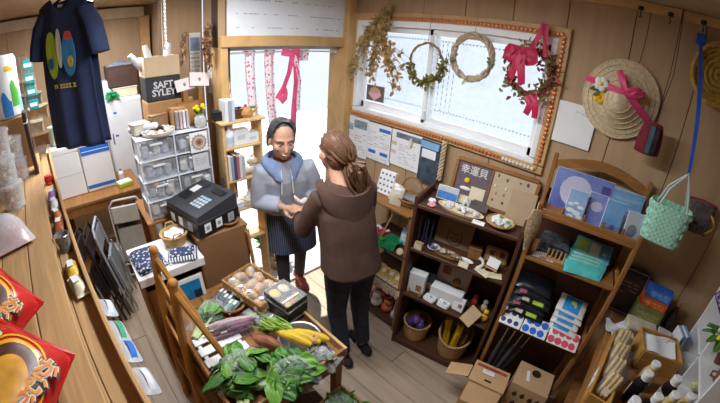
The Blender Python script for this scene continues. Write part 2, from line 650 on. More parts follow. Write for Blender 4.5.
def hand(mb, w, d, up, side, curl=0.5, s=1.0):
    """Palm with four fingers of unequal length and a thumb; d points along the hand, up out of its back."""
    d = Vector(d).normalized()
    up = Vector(up)
    up = (up - d * up.dot(d)).normalized()
    x = d.cross(up).normalized() * side
    w = Vector(w)
    mb.tube([w - d * .01, w + d * .03 * s, w + d * .065 * s, w + d * .088 * s], [.024 * s, .030 * s, .036 * s, .030 * s], 10, flat=.55)
    for i, (l, off) in enumerate(((.070, .027), (.078, .009), (.072, -.009), (.056, -.026))):
        p = w + d * .080 * s + x * off * s
        pts = [p - d * .02]
        a = 0.0
        pts.append(p)
        for k, fr in enumerate((.45, .32, .23)):
            a += curl * (0.5 + 0.35 * k)
            p = p + (d * math.cos(a) - up * math.sin(a)) * l * fr * s
            pts.append(p)
        mb.tube(pts, [.0095 * s, .0095 * s, .0088 * s, .008 * s, .0065 * s], 8)
    p = w + d * .025 * s + x * .022 * s
    t = (d * .6 + x * .75 - up * .25).normalized()
    t2 = (d * .85 + x * .2 - up * .5).normalized()
    mb.tube([p, p + t * .035 * s, p + t * .035 * s + t2 * .03 * s, p + t * .035 * s + t2 * .05 * s], [.013 * s, .0115 * s, .010 * s, .0075 * s], 8)


def head_parts(mb, H, s=1.0):
    """Skull, jaw, brow, cheeks, nose and ears in head space (face towards +Y), H its matrix."""
    def S(c, r):
        mb.sph(Vector(c) * s, tuple(v * s for v in r), 16, 12, m=H)
    S((0, -.008, .035), (.074, .090, .088))
    S((0, .022, -.028), (.063, .066, .078))
    S((0, .060, -.085), (.026, .020, .018))
    S((0, .058, .028), (.056, .030, .020))
    for e in (-1, 1):
        S((.038 * e, .052, -.022), (.027, .029, .024))
        S((.077 * e, -.004, -.005), (.009, .020, .030))
    mb.tube([H @ (Vector((0, .085, .020)) * s), H @ (Vector((0, .100, -.010)) * s), H @ (Vector((0, .108, -.026)) * s), H @ (Vector((0, .092, -.036)) * s)], [.008 * s, .011 * s, .014 * s, .009 * s], 8)
    S((0, .078, -.058), (.024, .015, .012))


def face_marks(o, H, s, smile=True):
    """Eyes, brows and mouth as children of the person."""
    for e in (-1, 1):
        white, eye, brow = MB(), MB(), MB()
        white.sph(Vector((.031 * e, .076, .004)) * s, (.012 * s, .006 * s, .0030 * s), 10, 6, m=H)
        eye.sph(Vector((.031 * e, .081, .004)) * s, (.0075 * s, .003 * s, .0030 * s), 8, 6, m=H)
        brow.tube([H @ (Vector((.014 * e, .090, .026)) * s), H @ (Vector((.032 * e, .088, .032)) * s), H @ (Vector((.050 * e, .072, .026)) * s)], [.0025, .0035, .002], 6)
        w_ = white.build('eye', mat('eye_white', (226, 220, 214), 0.3, 0.01), o)
        eye.build('iris', mat('eye_dark', (38, 28, 24), 0.2, 0.01), w_)
        brow.build('eyebrow', mat('brow_hair', (64, 54, 50), 0.8, 0.05), o)
    m = MB()
    m.tube([H @ (Vector((-.027, .078, -.050)) * s), H @ (Vector((-.014, .089, -.060)) * s), H @ (Vector((0, .093, -.063)) * s), H @ (Vector((.014, .089, -.060)) * s), H @ (Vector((.027, .078, -.050)) * s)],
           [.0025, .0045, .0055, .0045, .0025], 8)
    lips = m.build('lips', mat('lips', (172, 96, 90), 0.5, 0.03), o)
    if smile:
        t = MB()
        t.tube([H @ (Vector((-.018, .0905, -.0555)) * s), H @ (Vector((0, .0975, -.0605)) * s), H @ (Vector((.018, .0905, -.0555)) * s)], [.0025, .004, .0025], 6)
        t.build('teeth', mat('teeth', (232, 228, 220), 0.3, 0.02), lips)


def lerp(a, b, t):
    return Vector(a).lerp(Vector(b), t)


def figure(name, label, base, rz, J, skin, s=1.0):
    """Body under the clothes: one fused surface grown from the joints J."""
    t = thing(name, label, 'person', base, rz)
    b = MB()
    H = J['H']
    head_parts(b, H, s)
    hc = H @ Vector((0, -.02, -.05))
    b.tube([J['chest'] + Vector((0, 0, .02)), J['neck'], hc], [.062, .052, .05], 12)
    rings(b, [(J['pelvis'] - Vector((0, 0, .08)), .12, .09), (J['pelvis'], .145, .10), (lerp(J['pelvis'], J['chest'], .4), .12, .085),
              (lerp(J['pelvis'], J['chest'], .8), .14, .095), (J['chest'], .13, .085), (J['neck'] - Vector((0, 0, .03)), .06, .05)])
    for e, k in ((-1, 'l'), (1, 'r')):
        sh, el, wr = J['sh_' + k], J['el_' + k], J['wr_' + k]
        b.tube([lerp(sh, J['chest'], .5), sh, lerp(sh, el, .5), el, lerp(el, wr, .4), wr], [.05, .048, .042, .036, .034, .024], 12)
        hand(b, wr, J['hd_' + k], J['hu_' + k], e, J.get('curl', .5))
        hp, kn, an = J['hp_' + k], J['kn_' + k], J['an_' + k]
        b.tube([hp + Vector((0, 0, .03)), lerp(hp, kn, .4), kn, lerp(kn, an, .35), an], [.075, .066, .048, .048, .034], 12)
        b.tube([an - Vector((0, .02, .01)), an + Vector((0, .02, -.035)), an + Vector((0, .13, -.05))], [.034, .036, .024], 10)
    fuse(b.build('body', skin, t), .0055, 5)
    return t


def top_garment(t, J, m, grow, hem, name='hoodie', sleeve=0.97):
    c = MB()
    P_, C_, N_ = J['pelvis'], J['chest'], J['neck']
    rings(c, [(lerp(P_, C_, hem), .175 + grow, .135 + grow), (lerp(P_, C_, hem + .04), .190 + grow, .148 + grow), (lerp(P_, C_, .3), .175 + grow, .135 + grow), (lerp(P_, C_, .6), .175 + grow, .135 + grow),
              (lerp(P_, C_, .85), .175 + grow, .130 + grow), (C_ + Vector((0, 0, .03)), .15 + grow, .11 + grow), (N_ - Vector((0, 0, .015)), .075 + grow, .07 + grow)])
    for k in 'lr':
        sh, el, wr = J['sh_' + k], J['el_' + k], J['wr_' + k]
        cu = lerp(el, wr, sleeve)
        c.tube([lerp(sh, C_, .5), sh, lerp(sh, el, .35), lerp(sh, el, .7), el, lerp(el, wr, .3), lerp(el, wr, .65), cu],
               [.06 + grow, .064 + grow, .062 + grow, .056 + grow, .056 + grow, .053 + grow, .048 + grow, .040 + grow * .6], 14)
    o = c.build(name, m, t)
    fuse(o, .008, 4)
    return o


def trousers(t, J, m, grow, name='trousers', end=0.94):
    c = MB()
    P_ = J['pelvis']
    rings(c, [(P_ - Vector((0, 0, .09)), .135 + grow, .105 + grow), (P_, .150 + grow, .115 + grow), (P_ + Vector((0, 0, .04)), .13 + grow, .10 + grow)])
    for k in 'lr':
        hp, kn, an = J['hp_' + k], J['kn_' + k], J['an_' + k]
        c.tube([hp + Vector((0, 0, .04)), lerp(hp, kn, .3), lerp(hp, kn, .7), kn, lerp(kn, an, .4), lerp(kn, an, end)],
               [.088 + grow, .080 + grow, .066 + grow, .060 + grow, .054 + grow, .050 + grow], 14)
    o = c.build(name, m, t)
    fuse(o, .009, 4)
    return o


def shoe(t, an, toe, m, sole, name='shoe'):
    """A low shoe around the ankle joint, pointing along toe."""
    d = Vector(toe).normalized()
    a = math.atan2(d.y, d.x) - R(90)
    M_ = Matrix.Translation((an.x, an.y, 0)) @ Matrix.Rotation(a, 4, 'Z')
    u = MB()
    for q in ((0, -.055, .035), (0, .0, .045), (0, .07, .036), (0, .13, .028)):
        u.sph(M_ @ Vector((0, q[1], q[2])), (.040, .052, q[2] * 1.0), 12, 8)
    o = u.build(name, m, t)
    fuse(o, .007, 4)
    pts = [(-.028, -.085), (.028, -.085), (.040, -.02), (.044, .08), (.030, .155), (0, .17), (-.030, .155), (-.040, .08), (-.036, -.02)]
    MB().prism(pts, .018, M_ @ Matrix.Translation((0, 0, .001))).build('sole', sole, o)
    return o


def rot_head(c, yaw, pitch, roll=0):
    return Matrix.Translation(c) @ Matrix.Rotation(yaw, 4, 'Z') @ Matrix.Rotation(pitch, 4, 'X') @ Matrix.Rotation(roll, 4, 'Y')


V = Vector
# ---- shopper seen from behind, brown hoodie and ponytail
J = dict(H=rot_head((-.02, .205, 1.470), R(8), R(-6)), neck=V((-.02, .145, 1.345)), chest=V((-.01, .09, 1.23)), pelvis=V((0, 0, .86)),
         sh_l=V((-.165, .11, 1.255)), el_l=V((-.215, .20, 1.03)), wr_l=V((-.15, .38, 1.01)), hd_l=V((.25, .9, .12)), hu_l=V((-.5, .1, .85)),
         sh_r=V((.155, .10, 1.255)), el_r=V((.20, .16, 1.01)), wr_r=V((.02, .36, 1.00)), hd_r=V((-.6, .8, .10)), hu_r=V((.6, .2, .75)),
         hp_l=V((-.085, 0, .84)), kn_l=V((-.075, .02, .45)), an_l=V((-.05, -.05, .075)), hp_r=V((.085, 0, .84)), kn_r=V((.10, .02, .45)), an_r=V((.125, -.03, .075)), curl=.75)
BR = mat('brown_fleece', (88, 66, 56), 0.9, 0.10, 14, 0.25)
DENIM = mat('dark_denim', (52, 58, 76), 0.85, 0.14, 26, 0.15)
WB = (-1.14, 1.165, 0)
for q in J:
    if q == 'H':
        J[q] = Matrix.Translation((0, 0, -.022)) @ J[q]
    elif q != 'curl' and q[:2] not in ('hd', 'hu', 'kn', 'an'):
        J[q].z -= .022
wo = figure('person', 'person with a brown ponytail and brown hoodie standing with back turned', WB, R(79), J, SKIN)
hd = top_garment(wo, J, BR, -0.004, -0.10)
hood = MB()
hood.sheet(lambda u, v: (lambda a, w: (-.01 + (.125 + .03 * math.sin(w * math.pi)) * math.sin(a), .085 - (.105 + .035 * w) * math.cos(a) * (1.0 - .1 * w), 1.313 - .03 * math.cos(a) - .20 * w * max(0, math.cos(a)) ** .7 - .02 * w))((u - .5) * R(230), v), 22, 10, .018)
hood.build('hood', BR, hd)
for k in 'lr':
    a, b = J['el_' + k], J['wr_' + k]
    cuff = MB()
    cuff.tube([lerp(a, b, .84), lerp(a, b, .92), lerp(a, b, .99)], [.047, .047, .043], 14)
    cuff.build('cuff', mat('brown_rib', (84, 62, 52), 0.9, 0.1, 60, 0.3), hd)
trousers(wo, J, DENIM, 0.004)
for k in 'lr':
    shoe(wo, J['an_' + k], (0, 1, 0), mat('black_canvas', (34, 32, 36), 0.8, 0.08), WHITE)
# hair: a cap of strands gathered into a low ponytail
HB = mat('brown_hair', (112, 78, 54), 0.42, 0.28, 40, 0.2, kind='wood', stretch=(3, 3, 1))
hair = MB()
H = J['H']
rnd = random.Random(3)
hair.sph((0, -.016, .040), (.080, .096, .088), 18, 12, m=H)
hair.sph((0, -.045, -.020), (.070, .066, .080), 16, 10, m=H)
tie = V((.010, -.112, -.045))
for i in range(110):
    a = R(-150 + 300 * rnd.random()) - R(90)
    el = rnd.uniform(-.25, 1.45)
    p = V((.081 * math.cos(el) * math.cos(a), -.010 + .096 * math.cos(el) * math.sin(a), .042 + .088 * math.sin(el)))
    if p.y > .055 and p.z < .07:
        continue
    mid = (p + tie) * .5
    n_ = V((mid.x, mid.y + .01, mid.z - .02))
    mid = mid + n_.normalized() * (.028 + .012 * rnd.random())
    q1, q2 = p.lerp(mid, .55) + n_.normalized() * .010, mid.lerp(tie, .5) + n_.normalized() * .008
    hair.tube([H @ p, H @ q1, H @ mid, H @ q2, H @ tie], [.004, .006, .006, .006, .005], 5)
for i in range(46):
    o1 = V((rnd.gauss(0, .014), rnd.gauss(0, .010), rnd.gauss(0, .008)))
    e_ = V((rnd.uniform(-.015, .075), rnd.uniform(-.07, .02), rnd.uniform(-.03, .03)))
    a = V((.010, -.118, -.045)) + o1
    pts = [a, a + V((.006, -.022, -.026)) + o1 * 1.2, a + V((.015, -.020, -.085)) + e_ * .35 + o1, a + V((.030, -.010, -.15)) + e_ * .8, a + V((.045, .0, -.23)) + e_]
    hair.tube([H @ p for p in pts], [.006, .009, .009, .007, .002], 5)
hair.build('hair', HB, wo, kind='stuff')
tb = MB()
tb.tube([H @ (tie + V((.020 * math.cos(t), -.004, .020 * math.sin(t)))) for t in [i * math.pi / 6 for i in range(12)]], .007, 6, closed=True)
tb.build('hair_tie', mat('dark_band', (50, 36, 32), 0.8, 0.05), wo)

# ---- shopkeeper in blue grey hoodie, smiling, in the doorway
J = dict(H=rot_head((.082, .125, 1.415), R(2), R(-10)), neck=V((.07, .075, 1.285)), chest=V((.055, .04, 1.17)), pelvis=V((0, -.05, .83)),
         sh_l=V((-.115, .06, 1.18)), el_l=V((-.19, .06, .95)), wr_l=V((-.09, .22, .985)), hd_l=V((.45, .85, .25)), hu_l=V((-.5, .2, .8)),
         sh_r=V((.215, .05, 1.18)), el_r=V((.25, .05, .95)), wr_r=V((.10, .21, .975)), hd_r=V((-.55, .8, .2)), hu_r=V((.5, .1, .85)),
         hp_l=V((-.08, -.06, .80)), kn_l=V((-.095, -.08, .43)), an_l=V((-.10, -.17, .075)), hp_r=V((.08, -.04, .80)), kn_r=V((.09, .03, .43)), an_r=V((.09, .05, .075)), curl=.7)
J['H'] = J['H'] @ Matrix.Scale(1.07, 4)
GB = mat('grey_blue_sweatshirt', (182, 188, 202), 0.9, 0.08, 12, 0.25)
HOODB = mat('denim_blue_hood', (140, 162, 204), 0.9, 0.10, 20, 0.2)
sk = figure('person', 'smiling person in grey-blue hoodie and striped apron standing in the doorway', (-1.90, 1.26, 0), R(-109), J, SKIN2, 1.0)
hd = top_garment(sk, J, GB, 0.004, 0.0, sleeve=.86)
hood = MB()
hood.sheet(lambda u, v: (lambda a, w: (.068 + (.095 + .035 * math.sin(w * math.pi)) * math.sin(a), .055 - (.075 + .05 * w) * math.cos(a), 1.280 - .055 * w + .015 * math.cos(a) - .07 * w * max(0, -math.cos(a))))((u - .5) * R(330), v), 26, 8, .016)
hood.build('hood', HOODB, hd)
for e in (-1, 1):
    dr = MB()
    dr.tube([(.066 + .03 * e, .135, 1.235), (.066 + .035 * e, .180, 1.17), (.066 + .04 * e, .190, 1.06)], .0035, 6)
    dr.build('drawstring', WHITE, hd)
MB().sheet(lambda u, v: (.068 + .065 * math.sin((u - .5) * 3), .055 + .085 * math.cos((u - .5) * 3) + .01 * v, 1.290 - .075 * v), 10, 4, .006).build('scarf', mat('rust_scarf', (150, 70, 56), 0.9, 0.12, 30), sk)
trousers(sk, J, mat('charcoal_leggings', (66, 62, 70), 0.9, 0.10, 30, 0.1), -0.002, end=.98)
ap = MB()
P_ = J['pelvis']
rings(ap, [(P_ + V((0, .02, -.31)), .205, .165), (P_ + V((0, .01, -.15)), .200, .160), (P_ + V((0, 0, .0)), .190, .150), (P_ + V((0, 0, .09)), .175, .135)], 28)
ap.build('apron', mat('striped_apron', (108, 118, 140), 0.9, c2=(58, 66, 88), kind='stripe', scale=22), sk)
for k in 'lr':
    shoe(sk, J['an_' + k], (0.05 if k == 'r' else -.1, 1, 0), mat('pink_shoe', (206, 110, 112), 0.7, 0.08), mat('pink_sole', (190, 90, 96), 0.7), 'slipper')
HG = mat('grey_black_hair', (92, 90, 92), 0.5, 0.22, 40, 0.2)
hair = MB()
H = J['H']
rnd = random.Random(5)
hair.sph((0, -.022, .046), (.079, .092, .086), 18, 12, m=H)
hair.sph((0, -.05, -.012), (.068, .056, .070), 14, 10, m=H)
for i in range(150):
    a = R(-215 + 250 * rnd.random())
    el = rnd.uniform(.35, 1.5)
    top_ = V((.01, .03, .132))
    p = V((.080 * math.cos(a), -.018 + .094 * math.sin(a), rnd.uniform(-.05, .04) if math.sin(a) < .1 else rnd.uniform(.05, .075)))
    mid = (top_ + p) * .5
    n_ = V((mid.x, mid.y, mid.z - .03)).normalized()
    hair.tube([H @ top_, H @ (top_.lerp(p, .35) + n_ * .032), H @ (top_.lerp(p, .7) + n_ * .026), H @ (p + V((p.x, p.y, 0)) * .05), H @ (p + V((0, 0, -.02)))], [.004, .0065, .0065, .006, .002], 5)
hair.build('hair', HG, sk, kind='stuff')
face_marks(sk, H, 1.0)
H2 = rot_head((-.02, .205, 1.448), R(8), R(-6))
face_marks(wo, H2, 1.0, smile=False)

# what they pass between them
pk = MB()
pk.sheet(lambda u, v: (.09 * (u - .5) + .006 * math.sin(9 * v), .05 * math.cos(3 * (v - .5)) * (v - .5) * 1.8, .03 * math.sin(math.pi * v) + .012 * math.sin(7 * u + 3 * v)), 10, 10, .012)
pk.build('paper_packet', mat('crumpled_white_paper', (226, 222, 220), 0.7, 0.05, 30, 0.3), None, (-1.63, 1.165, 1.03), R(30), label='crumpled white paper packet held between the two people', cat='packet')

# ================================================================ on the window wall
YW = 1.888


def card(name, label, cat, c, w, h, m, rot=(0, 0, 0), th=0.002, group=None):
    """A flat sheet centred at c, upright facing -y before rot."""
    t = thing(name, label, cat, c, 0, group, rot=rot)
    MB().rbox((0, 0, 0), (w, th, h), 0.0006).build('sheet', m, t)
    return t


def strip(t, name, m, c, w, h, d=0.0018, th=0.001):
    return MB().box((c[0], -d, c[1]), (w, th, h)).build(name, m, t)


def wallbox(a, b):
    """centre, width, height of an upright rectangle between two wall points."""
    return ((a[0] + b[0]) / 2, a[1], (a[2] + b[2]) / 2), abs(a[0] - b[0]), abs(a[2] - b[2])


# posters and notices under the window
c, w, h = wallbox((-2.028, 1.885, 1.464), (-1.896, 1.885, 1.164))
p = card('notice', 'narrow white notice nearest the door corner, under the window', 'notice', c, w, h, PAPER)
strip(p, 'photo_print', mat('photo_blue', (150, 180, 205), 0.6, 0.2, 30), (0, h * .2), w * .8, h * .18)
scribble(6, w * .8, h * .4, 1).build('text_lines', INKG, p, (0, -.0018, -h * .15), kind='stuff')
c, w, h = wallbox((-1.919, 1.883, 1.461), (-1.753, 1.883, 1.138))
p = card('leaflet', 'white leaflet with a mountain photo beside the narrow notice', 'leaflet', (c[0], 1.882, c[2]), w, h, PAPER)
strip(p, 'photo_print', mat('photo_green', (132, 158, 168), 0.6, 0.25, 30), (0, h * .33), w * .84, h * .2)
scribble(8, w * .8, h * .5, 2).build('text_lines', INKG, p, (0, -.0018, -h * .12), kind='stuff')
c, w, h = wallbox((-1.766, 1.885, 1.452), (-1.516, 1.885, 1.162))
p = card('poster', 'white poster with blue headline bar and two blue boxes under the window', 'poster', (c[0], 1.886, c[2]), w, h, PAPER)
strip(p, 'headline_bar', BLUEINK, (w * .22, h * .36), w * .44, h * .09)
scribble(7, w * .86, h * .42, 3).build('text_lines', INKG, p, (0, -.0018, h * .08), kind='stuff')
for e in (-1, 1):
    strip(p, 'blue_box', BLUEINK, (w * .24 * e, -h * .27), w * .3, h * .09)
scribble(2, w * .8, h * .08, 4).build('caption', INKG, p, (0, -.0018, -h * .42), kind='stuff')
c, w, h = wallbox((-1.525, 1.885, 1.453), (-1.249, 1.885, 1.187))
p = card('poster', 'large white poster with a grey photo strip and a hung shell', 'poster', (c[0], 1.886, c[2]), w, h, PAPER)
strip(p, 'photo_print', mat('photo_grey', (110, 124, 140), 0.6, 0.3, 25), (w * .08, h * .37), w * .8, h * .14)
for q in (.12, -.12):
    strip(p, 'pink_box', mat('pale_pink_ink', (226, 190, 180), .7), (-w * .37, h * q), w * .16, h * .1)
scribble(12, w * .62, h * .6, 5).build('text_lines', INKG, p, (w * .1, -.0018, -h * .1), kind='stuff')
MB().sph((0, 0, 0), (.014, .008, .034), 10, 8).build('shell_charm', mat('cream_shell', (222, 208, 176), .5, .1), p, (w * .18, -.010, h * .26))
c, w, h = wallbox((-1.242, 1.875, 1.453), (-1.083, 1.875, 1.159))
t = thing('hanging_pouch', 'dark blue-grey hanging pouch in clear film beside the large poster', 'pouch', (c[0], 1.868, c[2]))
MB().sheet(lambda u, v: (w * (u - .5), -.010 * math.sin(math.pi * u) * math.sin(math.pi * min(1, v * 1.2)), h * (.5 - v)), 8, 10, .006).build('pouch_body', mat('slate_fabric', (70, 84, 100), .6, .3, 18), t)
MB().rbox((0, -.016, h * .40), (w * .9, .006, h * .16), .002).build('header_card', mat('sky_header', (130, 180, 220), .6, .08), t)
MB().rbox((0, -.0185, h * .20), (w * .7, .002, h * .2), .0006).build('label_print', PAPER, t)
# braided rope
t0, t1 = (-1.062, 1.86, 1.477), (-1.1, 1.86, 1.215)
t = thing('braided_rope', 'braided cream straw rope hanging left of the shell display board', 'rope', (t0[0], 1.862, t0[2]))
Lr = t0[2] - t1[2]
for k in range(3):
    MB().tube([(.012 * math.sin(i * .9 + k * 2.09), .010 * math.cos(i * .9 + k * 2.09), -Lr * i / 24) for i in range(25)], .0085, 7).build('strand', mat('straw_cord', (208, 186, 150), .8, .12, 40, .3), t)

# picture card with a heart on the glass
c, w, h = wallbox((-1.808, 1.9, 1.73), (-1.634, 1.9, 1.615))
p = card('picture_card', 'small dark card with a pink heart standing in the window corner', 'card', (c[0], 1.893, c[2]), w, h, mat('taupe_print', (120, 104, 96), .7, .2, 40), th=.004)
MB().sph((0, -.004, h * .18), (w * .30, .003, h * .22), 14, 6).build('portrait', mat('tan_print', (198, 172, 130), .7, .1), p)
hp = [(w * .36 * (math.sin(a) ** 3), h * .022 * (13 * math.cos(a) - 5 * math.cos(2 * a) - 2 * math.cos(3 * a) - math.cos(4 * a)) - h * .13) for a in [i * math.pi / 12 for i in range(24)]]
MB().prism(hp, .003, Matrix.Rotation(R(90), 4, 'X')).build('heart', mat('pink_heart', (226, 176, 190), .7, .06), p, (0, -.003, 0))

# copper scallop garland round the window
GL = mat('copper_bead', (206, 128, 84), .35, .15, 20, metal=.35)
g = thing('scallop_garland', 'copper coloured scalloped garland tacked round the window frame', 'garland', (-1.2, 1.868, 1.86))
bead = MB().sph((0, 0, 0), (.0125, .006, .012), 7, 5).mesh('bead', GL)
wb = MB().sph((0, 0, 0), (.012, .006, .012), 7, 5).mesh('bead', mat('pearl_bead', (226, 222, 212), .3, .05))
run = [(-1.60 + 1.13 * i / 46, 2.222) for i in range(47)] + [(-.458, 2.21 - .66 * i / 27) for i in range(28)] + [(-1.93 + 1.25 * i / 51, 1.492) for i in range(52)]
for i, (x, z) in enumerate(run):
    share('bead', bead, g, (x + 1.2, .0015 * (i % 2), z - 1.86))
for i in range(9):
    share('bead', wb, g, (-.665 + .023 * i + 1.2, 0, 1.490 - 1.86))
MB().tube([(-1.60 + 1.2, .005, 2.222 - 1.86), (-.458 + 1.2, .005, 2.222 - 1.86), (-.458 + 1.2, .005, 1.492 - 1.86), (-1.93 + 1.2, .005, 1.492 - 1.86)], .0025, 5).build('cord', mat('tan_cord', (170, 120, 80), .8), g)

# bead curtain behind the glass
bc = MB()
rnd = random.Random(11)
for z in (2.10, 1.635):
    bc.tube([(-1.86, 2.0, z), (-.55, 2.0, z - .0)], .0015, 4)
    for i in range(52):
        bc.sph((-1.86 + .025 * i, 2.0, z - .006), (.007, .004, .005), 5, 4)
for i in range(7):
    x = -1.36 + .035 * i
    bc.tube([(x, 2.0, 2.10), (x, 2.0, 1.60)], .001, 4)
    for k in range(12):
        bc.sph((x, 2.0, 2.08 - .04 * k - .012 * (i % 2)), (.004, .003, .010), 5, 4)
bc.build('bead_curtain', mat('grey_bead', (150, 156, 164), .4, .1), None, label='grey beaded string curtain hanging behind the window glass', cat='bead curtain', kind='stuff')

# dried things hung in the window
DRY = mat('dried_leaf', (170, 132, 78), .9, .3, 25, .3)
DRYG = mat('dried_olive_leaf', (128, 122, 62), .9, .3, 25, .3)
STEM = mat('dried_stem', (150, 126, 84), .9, .2, 30)


def leaf(mb, p, d, l, w, rnd, cup=.3):
    """A small pointed leaf with a fold, from p along d."""
    d = Vector(d).normalized()
    s = d.cross(Vector((rnd.uniform(-1, 1), rnd.uniform(-1, 1), rnd.uniform(-1, 1))))
    s = s.normalized() if s.length > 1e-4 else Vector((1, 0, 0))
    n = s.cross(d)
    p = Vector(p)
    mb.add([p, p + d * l * .35 + s * w + n * w * cup, p + d * l * .75 + s * w * .7 + n * w * cup, p + d * l, p + d * l * .75 - s * w * .7 + n * w * cup, p + d * l * .35 - s * w + n * w * cup, p + d * l * .5],
           [(0, 1, 6), (1, 2, 6), (2, 3, 6), (3, 4, 6), (4, 5, 6), (5, 0, 6)])


def dried_bunch(name, label, top, tips, n, seed, ms, ml, leaf_l=.03, spread=.05, n_leaf=8, y0=None):
    """Stems tied at top hanging to the tip points, with papery leaves along them."""
    rnd = random.Random(seed)
    top = Vector(top)
    t = thing(name, label, 'dried plant', top)
    st, lf = MB(), MB()
    for i in range(n):
        e = Vector(rnd.choice(tips)) - top + Vector((rnd.gauss(0, spread), rnd.gauss(0, spread * .35), rnd.gauss(0, spread)))
        e.y = min(e.y, -.005)
        a = Vector((rnd.gauss(0, .010), rnd.gauss(0, .006), 0.02))
        m_ = a.lerp(e, .5) + Vector((rnd.gauss(0, .015), -.01, 0))
        st.tube([a, m_, e], [.0022, .0018, .001], 4)
        for k in range(n_leaf):
            f = rnd.uniform(.12, 1)
            q = a.lerp(m_, f * 2) if f < .5 else m_.lerp(e, f * 2 - 1)
            leaf(lf, q, (rnd.gauss(0, 1), rnd.gauss(0, .5) - .2, rnd.gauss(-.4, 1)), leaf_l * rnd.uniform(.6, 1.3), leaf_l * .33, rnd)
    st.build('stems', ms, t, kind='stuff')
    lf.build('dried_leaves', ml, t, kind='stuff')
    MB().tube([(.016 * math.cos(a), .012 * math.sin(a), .0) for a in [i * math.pi / 5 for i in range(10)]], .004, 5, closed=True).build('tie', mat('twine', (176, 150, 110), .9), t)
    return t


dried_bunch('dried_grass_bunch', 'big bunch of dried grasses hung upside down at the window corner', (-1.609, 1.84, 2.288), [(-1.927, 1.84, 1.809), (-1.836, 1.84, 1.982), (-1.738, 1.84, 1.808), (-1.687, 1.84, 2.063)], 95, 1, mat('straw_stem', (186, 160, 108), .9, .2, 30), mat('dried_grass', (184, 156, 102), .9, .25, 25, .3), .032, .035, 10)
dried_bunch('dried_leaf_spray', 'spray of brown papery leaves trailing down inside the window', (-1.669, 1.84, 2.078), [(-1.447, 1.84, 1.709), (-1.385, 1.84, 1.887), (-1.477, 1.84, 1.807), (-1.546, 1.84, 1.949)], 20, 2, STEM, mat('dried_tan_leaf', (190, 150, 98), .9, .2, 25, .3), .042, .03, 8)
dried_bunch('dried_plant_bunch', 'tied reddish-brown dried bunch hanging on the wall beside the doorway', (-2.13, 0.812, 2.125), [(-2.12, 0.783, 1.923), (-2.1, 0.814, 1.897), (-2.1, 0.83, 1.982)], 34, 3, STEM, mat('dried_russet', (150, 104, 74), .9, .25, 25, .3), .030, .022, 8)
dried_bunch('dried_plant_bunch', 'small pale dried bunch hanging left of the wall calendar', (-2.42, 0.755, 2.087), [(-2.4, 0.736, 1.953), (-2.4, 0.727, 1.906)], 14, 4, STEM, mat('dried_tan', (184, 148, 112), .9, .2, 25, .3), .026, .014, 7)


def wreath(name, label, c, r, ms, seed, twigs=5, thick=.012):
    rnd = random.Random(seed)
    t = thing(name, label, 'wreath', c)
    for k in range(twigs):
        ph = rnd.random() * 6.28
        nn = rnd.choice((5, 7, 9))
        pts = []
        for i in range(40):
            a = i * 2 * math.pi / 40
            rr = r + thick * math.cos(nn * a + ph)
            pts.append((rr * math.cos(a), thick * .9 * math.sin(nn * a + ph), rr * math.sin(a)))
        MB().tube(pts, thick * (.75 if twigs < 6 else .45), 6, closed=True).build('twig', ms, t)
    return t


c0 = (-0.958, 1.85, 2.024)
w_ = wreath('wreath', 'plain beige twisted wreath hanging in the middle of the window', c0, .127, mat('beige_vine', (192, 172, 146), .85, .2, 40, .4), 1, 4, .013)
for a in (190, 350, 265):
    lf = MB()
    rnd = random.Random(a)
    for i in range(7):
        leaf(lf, (rnd.gauss(0, .01), -.015, rnd.gauss(0, .01)), (rnd.gauss(0, 1), -.3, rnd.gauss(0, 1)), .03, .009, rnd)
    lf.build('leaf_sprig', mat('pale_sprig', (196, 190, 168), .9, .1) if a == 265 else mat('sage_sprig', (108, 118, 96), .9, .15), w_, (.135 * math.cos(R(a)), -.008, .135 * math.sin(R(a))), kind='stuff')
MB().tube([(0, 0, .135), (0, .01, .26)], .0015, 5).build('hanger', mat('twine'), w_)
c0 = (-1.273, 1.85, 1.947)
w_ = wreath('wreath', 'thin open vine wreath with olive leaves hanging left of the plain wreath', c0, .125, STEM, 2, 3, .006)
lf = MB()
rnd = random.Random(21)
for i in range(150):
    a = R(rnd.uniform(190, 380))
    leaf(lf, (.125 * math.cos(a) + rnd.gauss(0, .015), rnd.gauss(-.005, .01), .125 * math.sin(a) + rnd.gauss(0, .015)), (rnd.gauss(0, 1), rnd.gauss(-.3, .5), rnd.gauss(0, 1)), .038, .011, rnd)
lf.build('dried_leaves', DRYG, w_, kind='stuff')
MB().tube([(0, 0, .125), (.0, .01, .30)], .0018, 5).build('hanger', mat('blue_string', (90, 130, 190), .6), w_)
c0 = (-0.602, 1.85, 2)
w_ = wreath('wreath', 'leafy wreath tied with a crimson ribbon at the right of the window', c0, .115, mat('brown_twig', (120, 84, 56), .9, .2, 40, .4), 3, 5, .013)
lf = MB()
fl_ = MB()
for i in range(210):
    a = R(rnd.uniform(0, 360))
    q = (.115 * math.cos(a) + rnd.gauss(0, .022), rnd.gauss(-.01, .014), .125 * math.sin(a) + rnd.gauss(0, .022))
    leaf(lf if i % 3 else fl_, q, (rnd.gauss(0, 1), rnd.gauss(-.4, .5), rnd.gauss(0, 1)), .034, .010, rnd)
lf.build('dried_leaves', mat('dried_green_gold', (150, 128, 70), .9, .3, 30), w_, kind='stuff')
fl_.build('red_petals', mat('dried_red', (178, 72, 70), .8, .25, 30), w_, kind='stuff')
CRIM = mat('crimson_ribbon', (200, 36, 84), .45, .14, 14)


